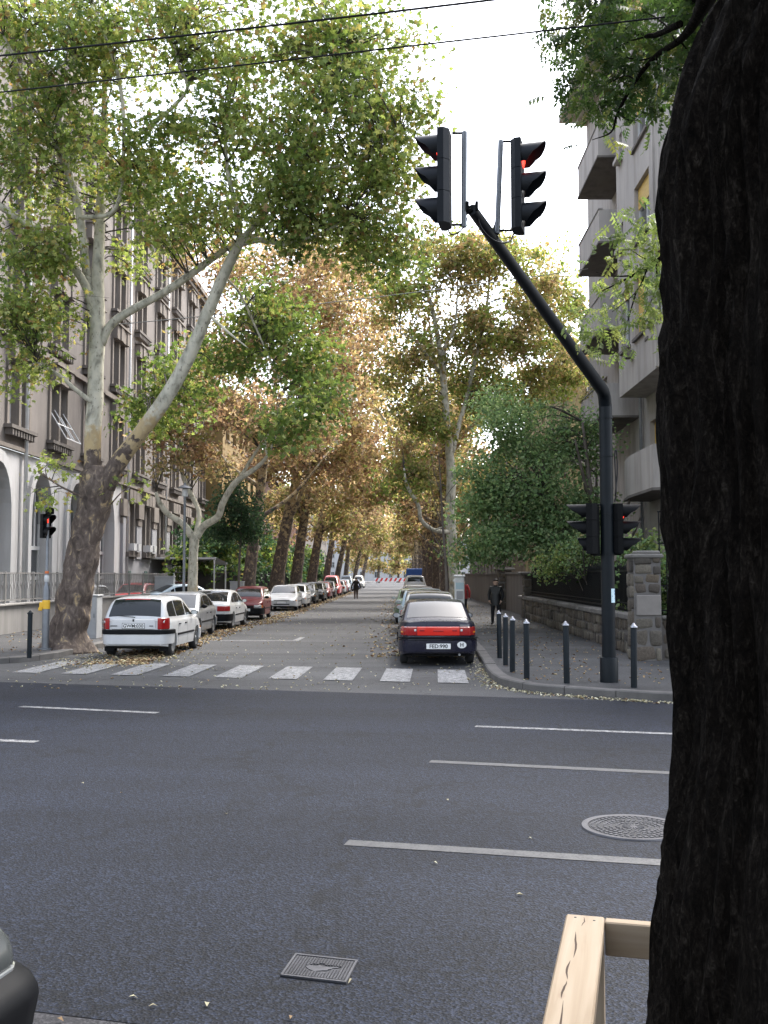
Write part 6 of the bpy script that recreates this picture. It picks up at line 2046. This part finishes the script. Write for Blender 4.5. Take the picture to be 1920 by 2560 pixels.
# ---- black sedan on the right
c, t = car('sedan', 'black sedan with full width red light band, plate FED 990', 'paint_navy', (.80, 23.75, 0), R(.6), tail=None, bump_mat='paint_navy', mir='bumper_black', group='cars parked along the right kerb')
c.band(t, 'tail_light', -1, -.86, -.44, .655, .845, 'tail_red', .016, .35)
c.band(t, 'tail_light', -1, .44, .86, .655, .845, 'tail_red', .016, .35)
c.band(t, 'light_band', -1, -.43, .43, .655, .845, 'tail_red_bright', .014, .35)
for s in (-1, 1):
    c.band(t, 'reversing_light', -1, s * .47 - .02, s * .47 + .02, .735, .80, 'lamp_clear', .022, .35, 3)
    c.band(t, 'rear_indicator', -1, s * .80 - .05, s * .80 + .05, .70, .76, 'lamp_amber', .020, .35, 4)
    MB().cbox((s * .35, -c.L / 2 - .036, .765), (.10, .012, .035), .004).build('reflector', 'tail_red', t)
MB().cbox((0, -c.L / 2 - .036, .755), (.22, .010, .026), .003).build('badge', 'tail_red', t)
c.band(t, 'bumper_strip', -1, -1, 1, .575, .625, 'bumper_black', .045, .55)
plate(c, t, -1, .43, 'FED:990', c.L / 2 + .062)
ov = MB().lathe([(0, .006), (.098, .006), (.10, 0)], 24, (.50, -c.L / 2 - .045, .46), Matrix.Rotation(R(90), 3, 'X') @ Matrix.Diagonal((1.0, .72, 1)).to_3x3()).build('country_sticker', 'plate_white', t)
text('sticker_letter', 'H', .115, 'plate_ink', ov, (.50, -c.L / 2 - .055, .458), (R(90), 0, 0), .0008)
MB().cbox((.56, -c.L / 2 - .022, .875), (.20, .008, .022), .003).build('badge', 'rim', t)
MB().tube([(.45, -c.L / 2 + .2, .25), (.45, -c.L / 2 - .03, .25)], .025, 8).build('exhaust', 'rim', t)
# ---- left row
row = [
    ('coupe', 'silver car facing the camera behind the white hatchback', 'paint_silver', (-7.05, 32.2), 180),
    ('coupe', 'white car with dark bumper and wide red lights between silver and maroon cars', 'paint_white', (-6.92, 38.0), 0),
    ('box', 'maroon boxy small car facing the camera', 'paint_maroon', (-6.75, 45.2), 180),
    ('sedan', 'white sedan facing the camera past the gap after the maroon car', 'paint_white', (-6.55, 57.2), 180),
    ('sedan', 'second white car tucked right behind the white sedan', 'paint_white', (-6.5, 62.2), 180),
    ('hatch', 'charcoal hatchback with white plate following the two white cars', 'paint_charcoal', (-6.55, 69.5), 180),
    ('hatch', 'black car close behind the charcoal hatchback', 'paint_black', (-6.5, 76.5), 180),
    ('sedan', 'dark maroon car just before the red van', 'paint_maroon', (-6.55, 83.5), 180),
    ('hatch', 'grey car squeezed against the red van', 'paint_charcoal', (-6.5, 89.0), 180),
    ('van', 'tall red van in the left row', 'paint_red', (-6.55, 96.0), 180),
    ('hatch', 'white hatchback showing its red tail lights after the red van', 'paint_white', (-6.4, 103.5), 0),
    ('hatch', 'red car beyond the far white hatchback', 'paint_red', (-6.5, 109.0), 0),
    ('wagon', 'pale blue car beside the walking man', 'paint_bluegrey', (-6.6, 116.0), 180),
    ('van', 'blue grey van beyond the walking man', 'paint_bluegrey', (-6.6, 124.0), 180),
    ('hatch', 'cream car far down the left row', 'paint_cream', (-6.5, 134.0), 180),
    ('sedan', 'blue car far down the left row after the cream one', 'paint_blue', (-6.5, 143.0), 180),
    ('van', 'farthest pale van at the end of the left row', 'paint_beige', (-6.4, 156.0), 180),
]
for i, (k, lab, pm, (x, y), a) in enumerate(row):
    bmat = 'bumper_black' if i in (1, 2) else pm
    c, t = car(k, lab, pm, (x, y, 0), R(a + random.uniform(-1.2, 1.2)), tail=None if i == 1 else 'std', bump_mat=bmat, mir='bumper_black' if i < 3 else pm, detail=i < 9)
    if i == 1:
        c.band(t, 'tail_light', -1, -.84, -.36, .66, .84, 'tail_red', .016, .40)
        c.band(t, 'tail_light', -1, .36, .84, .66, .84, 'tail_red', .016, .40)
# ---- right row
GRc = 'cars parked along the right kerb'
for i, (k, lab, pm, (x, y), a) in enumerate([
    ('wagon', 'silver beige estate car directly in front of the black sedan', 'paint_beige', (.86, 30.0), 0),
    ('wagon', 'light blue car third in the right row', 'paint_lightblue', (.82, 36.2), 0),
    ('sedan', 'pale green car fourth in the right row with round side mirror', 'paint_green', (.62, 42.6), 0),
    ('hatch', 'dark car fifth in the right row', 'paint_charcoal', (.9, 48.5), 0),
    ('hatch', 'silver car just before the white van', 'paint_silver', (.85, 55.0), 0),
    ('van', 'white van rising above the right row', 'paint_white', (.95, 66.0), 0)]):
    car(k, lab, pm, (x, y, 0), R(a + random.uniform(-1, 1)), detail=i < 4, group=GRc, bump_mat=pm)
# blue lorry body beyond the van
simple('tarpaulin', (0.03, 0.09, 0.30), .6, var=.2)
t = thing('blue_lorry', 'dark blue covered lorry beyond the white van', 'truck', (1.95, 130, 0), 0)
MB().cbox((0, 0, 1.75), (2.3, 5.0, 2.1), .06).build('cargo_cover', 'tarpaulin', t)
MB().box((0, .4, .58), (2.1, 7.0, .22)).build('chassis', 'under_black', t)
MB().cbox((0, 3.5, 1.5), (2.1, 1.7, 1.8), .12).build('cab', 'paint_blue', t)
MB().add([(-.9, 2.645, 1.5), (.9, 2.645, 1.5), (.9, 2.645, 2.2), (-.9, 2.645, 2.2)], [(0, 1, 2, 3)]).build('rear_cab_window', 'car_glass', t)
for y in (-1.6, 2.9):
    for x in (-.95, .95):
        MB().lathe([(0, -.12), (.42, -.12), (.46, -.06), (.46, .06), (.42, .12), (0, .12)], 18, (x, y, .46), Matrix.Rotation(R(90), 3, 'Y')).build('wheel', 'tyre', t, True, angle=40)
for x in (-.9, .9):
    MB().cbox((x, -2.54, .62), (.25, .05, .12), .01).build('tail_light', 'tail_red', t)
# cars in the yard behind the left fence
for k, lab, pm, x, y, a in (('hatch', 'red car behind the grey bar fence', 'paint_red', -13.9, 52.5, 178), ('sedan', 'light blue car behind the low forked tree', 'paint_lightblue', -10.9, 50.6, -55), ('hatch', 'dark red car behind the light blue one', 'paint_maroon', -13.6, 61.0, 180), ('hatch', 'white car hidden behind fence and plane trunk', 'paint_white', -14.0, 44.0, 180)):
    car(k, lab, pm, (x, y, .115), R(a), detail=False, group='cars in the yard behind the fence', bump_mat=pm)
# black car nose at the bottom left
p = gnd(40, 2500)
fw = Vector((math.cos(A), -math.sin(A), 0))
c, t = car('blackcar', 'black car with only its front corner showing at the bottom left', 'paint_black', (0, 0, -.006), -R(90) - A, bump_mat='bumper_black', mir='bumper_black', group=None, nose=False)
c.band(t, 'bumper_skirt', 1, -1, 1, .24, .60, 'bumper_black', .085, .7, 64, prof=[(.22, .0), (.24, .045), (.30, .07), (.37, .085), (.42, .092), (.46, .10), (.49, .104), (.515, .10), (.535, .088), (.55, .068), (.565, .04), (.58, .01), (.59, -.03)])
for s in (-1, 1):
    c.band(t, 'headlight', 1, s * .60 - .24, s * .60 + .24, .605, .70, 'lamp_smoke', .0, .6, 24, prof=[(.575, -.03), (.58, .012), (.60, .018), (.64, .012), (.68, -.002), (.71, -.03), (.735, -.07), (.75, -.12), (.755, -.17)])
    c.band(t, 'headlight_rim', 1, s * .60 - .245, s * .60 + .245, .57, .60, 'lamp_clear', .0, .6, 24, prof=[(.572, -.02), (.574, .022), (.584, .024), (.586, -.02)])
    c.band(t, 'fog_light', 1, s * .62 - .05, s * .62 + .05, .33, .37, 'lamp_amber', .088, .5)
plate(c, t, 1, .42, None, c.L / 2 + .11)
nosep = Vector((-1.53, 2.96, 0))
t.location = (nosep.x - fw.x * c.L / 2, nosep.y - fw.y * c.L / 2, -.006)
# ================================================================ people
simple('skin', (0.60, 0.40, 0.31), .55, var=.1)
simple('leather', (0.010, 0.010, 0.011), .5, var=.3, scale=8, bmp=.3, bscale=30)
simple('cloth_black', (0.010, 0.010, 0.013), .85, var=.3)
simple('cloth_darkbrown', (0.018, 0.013, 0.012), .8, var=.3, scale=6, bmp=.3, bscale=20)
simple('trouser_brown', (0.10, 0.065, 0.05), .85, var=.25, scale=5, stretch=(3, 3, 1), bmp=.3, bscale=12)
simple('red_cloth', (0.30, 0.03, 0.03), .85, var=.2)
simple('hair_dark', (0.02, 0.015, 0.012), .6, var=.3, scale=20)
simple('shoe', (0.01, 0.01, 0.01), .4)
simple('eye_dark', (0.02, 0.015, 0.01), .3)
simple('lip', (0.32, 0.12, 0.10), .5)
def person(label, loc, rz, H, jacket, trousers, joints, female=False, coat=.45, bulk=1.0):
    """one skinned body through the joints; clothes by region; facing local -Y"""
    root = thing('person', label, 'person', loc, rz)
    me = bpy.data.meshes.new('body')
    names = list(joints)
    J = {k: Vector(v[0]) for k, v in joints.items()}
    vs = [J[k] for k in names]
    idx = {k: i for i, k in enumerate(names)}
    es = [(idx[k], idx[v[2]]) for k, v in joints.items() if v[2]]
    me.from_pydata(vs, es, [])
    o = link('body', me, root)
    md = o.modifiers.new('skin', 'SKIN')
    md.use_smooth_shade = True
    sv = me.skin_vertices[0].data
    for k, v in joints.items():
        r = v[1] if isinstance(v[1], tuple) else (v[1], v[1])
        sv[idx[k]].radius = (r[0] * bulk if k not in ('head', 'headtop', 'neck') else r[0], r[1] * bulk if k not in ('head', 'headtop', 'neck') else r[1])
        sv[idx[k]].use_root = (k == 'pelvis')
    ss = o.modifiers.new('sub', 'SUBSURF')
    ss.levels = ss.render_levels = 2
    dg = bpy.context.evaluated_depsgraph_get()
    nm = bpy.data.meshes.new_from_object(o.evaluated_get(dg))
    o.modifiers.clear()
    o.data = nm
    nm.materials.clear()
    for mname in ('skin', jacket, trousers, 'shoe'):
        nm.materials.append(MATS[mname])
    hz = J['pelvis'].z - .10
    for p in nm.polygons:
        c = p.center
        p.use_smooth = True
        dh = min((c - J['hand_l']).length, (c - J['hand_r']).length)
        if c.z > J['neck'].z + .02:
            i = 0
        elif dh < .075:
            i = 0
        elif c.z < .085:
            i = 3
        elif c.z < hz and min((c - J['hand_l']).length, (c - J['hand_r']).length, (c - J['wrist_l']).length, (c - J['wrist_r']).length) > .11:
            i = 2
        else:
            i = 1
        p.material_index = i
    # coat skirt below the hips
    hp = J['pelvis']
    m = MB()
    n = 20
    for z, rx, ry in ((hp.z + .22, .185, .135), (hp.z + .05, .20, .15), (hp.z - .08, .205, .155), (hp.z - .05 - coat * .35, .215, .16)):
        for k in range(n):
            q = 2 * math.pi * k / n
            m.v.append((hp.x + rx * bulk * math.cos(q), hp.y + ry * bulk * math.sin(q), z))
    for i in range(3):
        for k in range(n):
            m.f.append((i * n + k, i * n + (k + 1) % n, (i + 1) * n + (k + 1) % n, (i + 1) * n + k)); m.mi.append(0)
    m.build('jacket_hem', jacket, root, True)
    # face, hair
    hd, ht = J['head'], J['headtop']
    hc = hd.lerp(ht, .5)
    m = MB()
    m.lathe([(0, .108), (.045, .102), (.070, .075), (.080, .03), (.082, -.02), (.070, -.06 if not female else -.11), (.06, -.07 if not female else -.12)], 18, hc + Vector((0, .026, .012)))
    keep = [f for f in m.f if not (np.mean([m.v[i][1] for i in f]) < hc.y - .01 and np.mean([m.v[i][2] for i in f]) < hc.z + .085)]
    m.f = keep
    m.mi = [0] * len(keep)
    m.build('hair', 'hair_dark', root, True)
    m = MB()
    for s in (-1, 1):
        m.lathe([(0, .008), (.012, .004), (.013, 0)], 8, hc + Vector((s * .034, -.086, .0)), Matrix.Rotation(R(90), 3, 'X'))
    m.build('eyes', 'eye_dark', root).name = 'eye'
    m = MB().add([hc + Vector(p) for p in ((-.012, -.088, .0), (.012, -.088, .0), (.016, -.09, -.035), (-.016, -.09, -.035), (0, -.118, -.03))], [(0, 1, 4), (1, 2, 4), (2, 3, 4), (3, 0, 4)])
    m.build('nose', 'skin', root, True)
    MB().cbox(hc + Vector((0, -.088, -.055)), (.045, .012, .012), .004).build('mouth', 'lip', root)
    for s in (-1, 1):
        MB().cbox(hc + Vector((s * .088, .01, -.01)), (.014, .03, .05), .006).build('ear', 'skin', root)
    # fingers
    for side in ('l', 'r'):
        h_, w_ = J['hand_' + side], J['wrist_' + side]
        d = (h_ - w_).normalized()
        a = Vector((0, 1, 0))
        a = (a - d * a.dot(d)).normalized()
        b_ = d.cross(a)
        for k in range(4):
            st = h_ + a * (.024 - .016 * k) + d * .02
            L_ = (.062, .07, .065, .05)[k]
            MB().tube([st, st + d * L_ * .5 + b_ * .004, st + d * L_ * .9 + b_ * (.02)], [.009, .008, .006], 6).build('finger', 'skin', root, True)
        st = w_.lerp(h_, .55) + a * .028
        MB().tube([st, st + a * .02 + d * .025, st + a * .024 + d * .05], [.011, .010, .007], 6).build('thumb', 'skin', root, True)
    return root
def stand(H, la, ra, lf, rf, hands):
    """joint: (place, radius, parent)"""
    s = H / 1.75
    j = {
        'pelvis': ((0, 0, .96 * s), (.16, .12), None),
        'belly': ((0, 0, 1.12 * s), (.155, .115), 'pelvis'),
        'chest': ((0, .0, 1.32 * s), (.175, .125), 'belly'),
        'collar': ((0, .01, 1.45 * s), (.11, .09), 'chest'),
        'neck': ((0, .0, 1.51 * s), (.062, .062), 'collar'),
        'head': ((0, -.015, 1.60 * s), (.100, .115), 'neck'),
        'headtop': ((0, -.01, 1.70 * s), (.090, .105), 'head'),
        'shoulder_l': ((-.185, .01, 1.42 * s), .085, 'chest'), 'shoulder_r': ((.185, .01, 1.42 * s), .085, 'chest'),
        'elbow_l': (la[0], .062, 'shoulder_l'), 'elbow_r': (ra[0], .062, 'shoulder_r'),
        'wrist_l': (la[1], .048, 'elbow_l'), 'wrist_r': (ra[1], .048, 'elbow_r'),
        'hand_l': (la[2], (.042, .026), 'wrist_l'), 'hand_r': (ra[2], (.042, .026), 'wrist_r'),
        'hip_l': ((-.09, 0, .90 * s), .105, 'pelvis'), 'hip_r': ((.09, 0, .90 * s), .105, 'pelvis'),
        'knee_l': (lf[0], .075, 'hip_l'), 'knee_r': (rf[0], .075, 'hip_r'),
        'ankle_l': (lf[1], .052, 'knee_l'), 'ankle_r': (rf[1], .052, 'knee_r'),
        'toe_l': (lf[2], (.045, .035), 'ankle_l'), 'toe_r': (rf[2], (.045, .035), 'ankle_r'),
    }
    return j
p = gnd(1240, 1562, .12)
person('person in black leather jacket and black trousers standing by the stone wall', (p.x, p.y, .12), R(-14), 1.68, 'leather', 'cloth_black',
       stand(1.68, [(-.27, .03, 1.10), (-.23, -.10, .90), (-.20, -.15, .84)], [(.27, .03, 1.10), (.22, -.09, .89), (.19, -.14, .83)], [(-.12, -.02, .49), (-.13, .02, .09), (-.14, -.12, .04)], [(.12, .0, .49), (.14, .03, .09), (.16, -.11, .04)], None), female=True)
p = gnd(890, 1498, 0)
person('person in dark jacket and brown trousers walking away down the street', (p.x, p.y, 0), R(180), 1.76, 'cloth_darkbrown', 'trouser_brown',
       stand(1.76, [(-.33, .03, 1.14), (-.40, -.02, .92), (-.42, -.06, .84)], [(.33, .0, 1.14), (.37, .03, .90), (.38, .02, .80)], [(-.09, -.10, .50), (-.09, .02, .09), (-.09, -.11, .05)], [(.09, .06, .50), (.09, .16, .12), (.09, .06, .05)], None), bulk=1.15)
p = at(1158, 1500, 45)
person('person in red top mostly hidden behind the white pay column', (p.x, p.y, .12), R(175), 1.66, 'red_cloth', 'cloth_black',
       stand(1.66, [(-.28, .02, 1.10), (-.27, -.06, .86), (-.26, -.10, .78)], [(.28, .02, 1.10), (.27, -.06, .86), (.26, -.10, .78)], [(-.1, -.05, .48), (-.1, .02, .09), (-.1, -.12, .04)], [(.1, .02, .48), (.1, .06, .09), (.1, -.08, .04)], None), coat=.2)

# ================================================================ fallen leaves
def scatter(name, label, pts, z, size, kind, shape=FOLD):
    P = np.array([(x, y, z + rng.uniform(.004, .02)) for x, y in pts])
    o = leaves(name, P, size * rng.uniform(.6, 1.3, len(P)), palette(kind, len(P)), shape, None, 'litter', flat=True)
    tag(o, label, 'leaves', kind='stuff')
pts = []
for _ in range(3400):                                   # heaps along the left gutter
    y = 22 + 95 * rng.random() ** 1.6
    x = -5.75 - abs(rng.normal()) * .55 + (.5 if y > 40 else 0) + rng.normal() * .2
    pts.append((x, y))
scatter('gutter_leaves', 'brown fallen leaves drifted along the left row of cars', pts, 0, .11, 'fallen')
pts = [(rng.uniform(.1, 1.8) - abs(rng.normal()) * .7, 24 + 60 * rng.random() ** 1.3) for _ in range(1500)]
scatter('gutter_leaves', 'fallen leaves gathered beside the right row of cars', pts, 0, .11, 'fallen')
pts = [(rng.uniform(-8, 1.9), 17.2 + 40 * rng.random() ** 1.5) for _ in range(1100)]
scatter('street_leaves', 'small pale leaves strewn over the side street and the zebra stripes', pts, 0, .055, 'fallenpale')
pts = [(-8.1 + abs(rng.normal()) * .8 + rng.uniform(0, 2), 21.2 + rng.random() * 4 + rng.normal() * .3) for _ in range(500)]
scatter('corner_leaves', 'pale small leaves under the white hatchback and left kerb corner', pts, 0, .06, 'fallenpale')
kp = catmull([(x, y, 0) for x, y in KR if y < 27 and x < 7], 10)
pts = []
for _ in range(620):
    q = kp[rng.integers(len(kp))]
    pts.append((q[0] - abs(rng.normal()) * .16, q[1] - abs(rng.normal()) * .13))
scatter('kerb_leaves', 'pale yellow leaves lying along the curved right kerb', pts, 0, .055, 'fallenpale')
pts = [(rng.uniform(2.1, 5.2), 16.6 + 45 * rng.random() ** 1.4) for _ in range(900)]
pts = [p for p in pts if p[1] > 18.2 - .28 * p[0] + .0]
scatter('pavement_leaves', 'small dry leaves on the right pavement', pts, .12, .06, 'fallen')
pts = [(rng.uniform(-12.2, -8.3), 22.6 + 30 * rng.random()) for _ in range(700)]
scatter('pavement_leaves', 'dry leaves on the left pavement around the plane trunk', pts, .12, .07, 'fallen')
lab = [((143, 2552), 'yellowish leaf on the grey strip beside the black car nose'), ((322, 2497), 'pale curled leaf left of the bottom middle on the dark road'), ((371, 2522), 'small pale leaf on the edge of the grey strip'), ((517, 2521), 'greenish leaf scrap near the bottom edge below the square cover'), ((724, 2554), 'leaf at the bottom edge right of the grey strip'), ((880, 2456), 'tiny pale leaf touching the right corner of the square cover'),
       ((1292, 2240), 'dry leaf above the timber railing on the dark road'), ((210, 1961), 'leaf lying alone on the left half of the main road'), ((1120, 2004), 'yellow brown leaf between the two dirty lane dashes'), ((567, 2038), 'white speck of leaf in the middle of the main road'), ((1330, 2100), 'pale flat leaf left of the round manhole'), ((300, 1985), 'small leaf on the dark road right of the lone leaf'), ((1080, 2160), 'small dry leaf just under the widest dirty dash')]
for (px, py), l_ in lab:
    q = gnd(px, py)
    P = np.array([(q.x, q.y, .012 if q.y > 4.3 else .008)])
    o = leaves('fallen_leaf', P, np.array([.038]), palette('fallenpale', 1) * .8, (RHOMB[0] * np.array([.8, 1.1, 1.5]), RHOMB[1]), None, 'litter', flat=True)
    tag(o, l_, 'leaf', 'single fallen leaves on the main road')
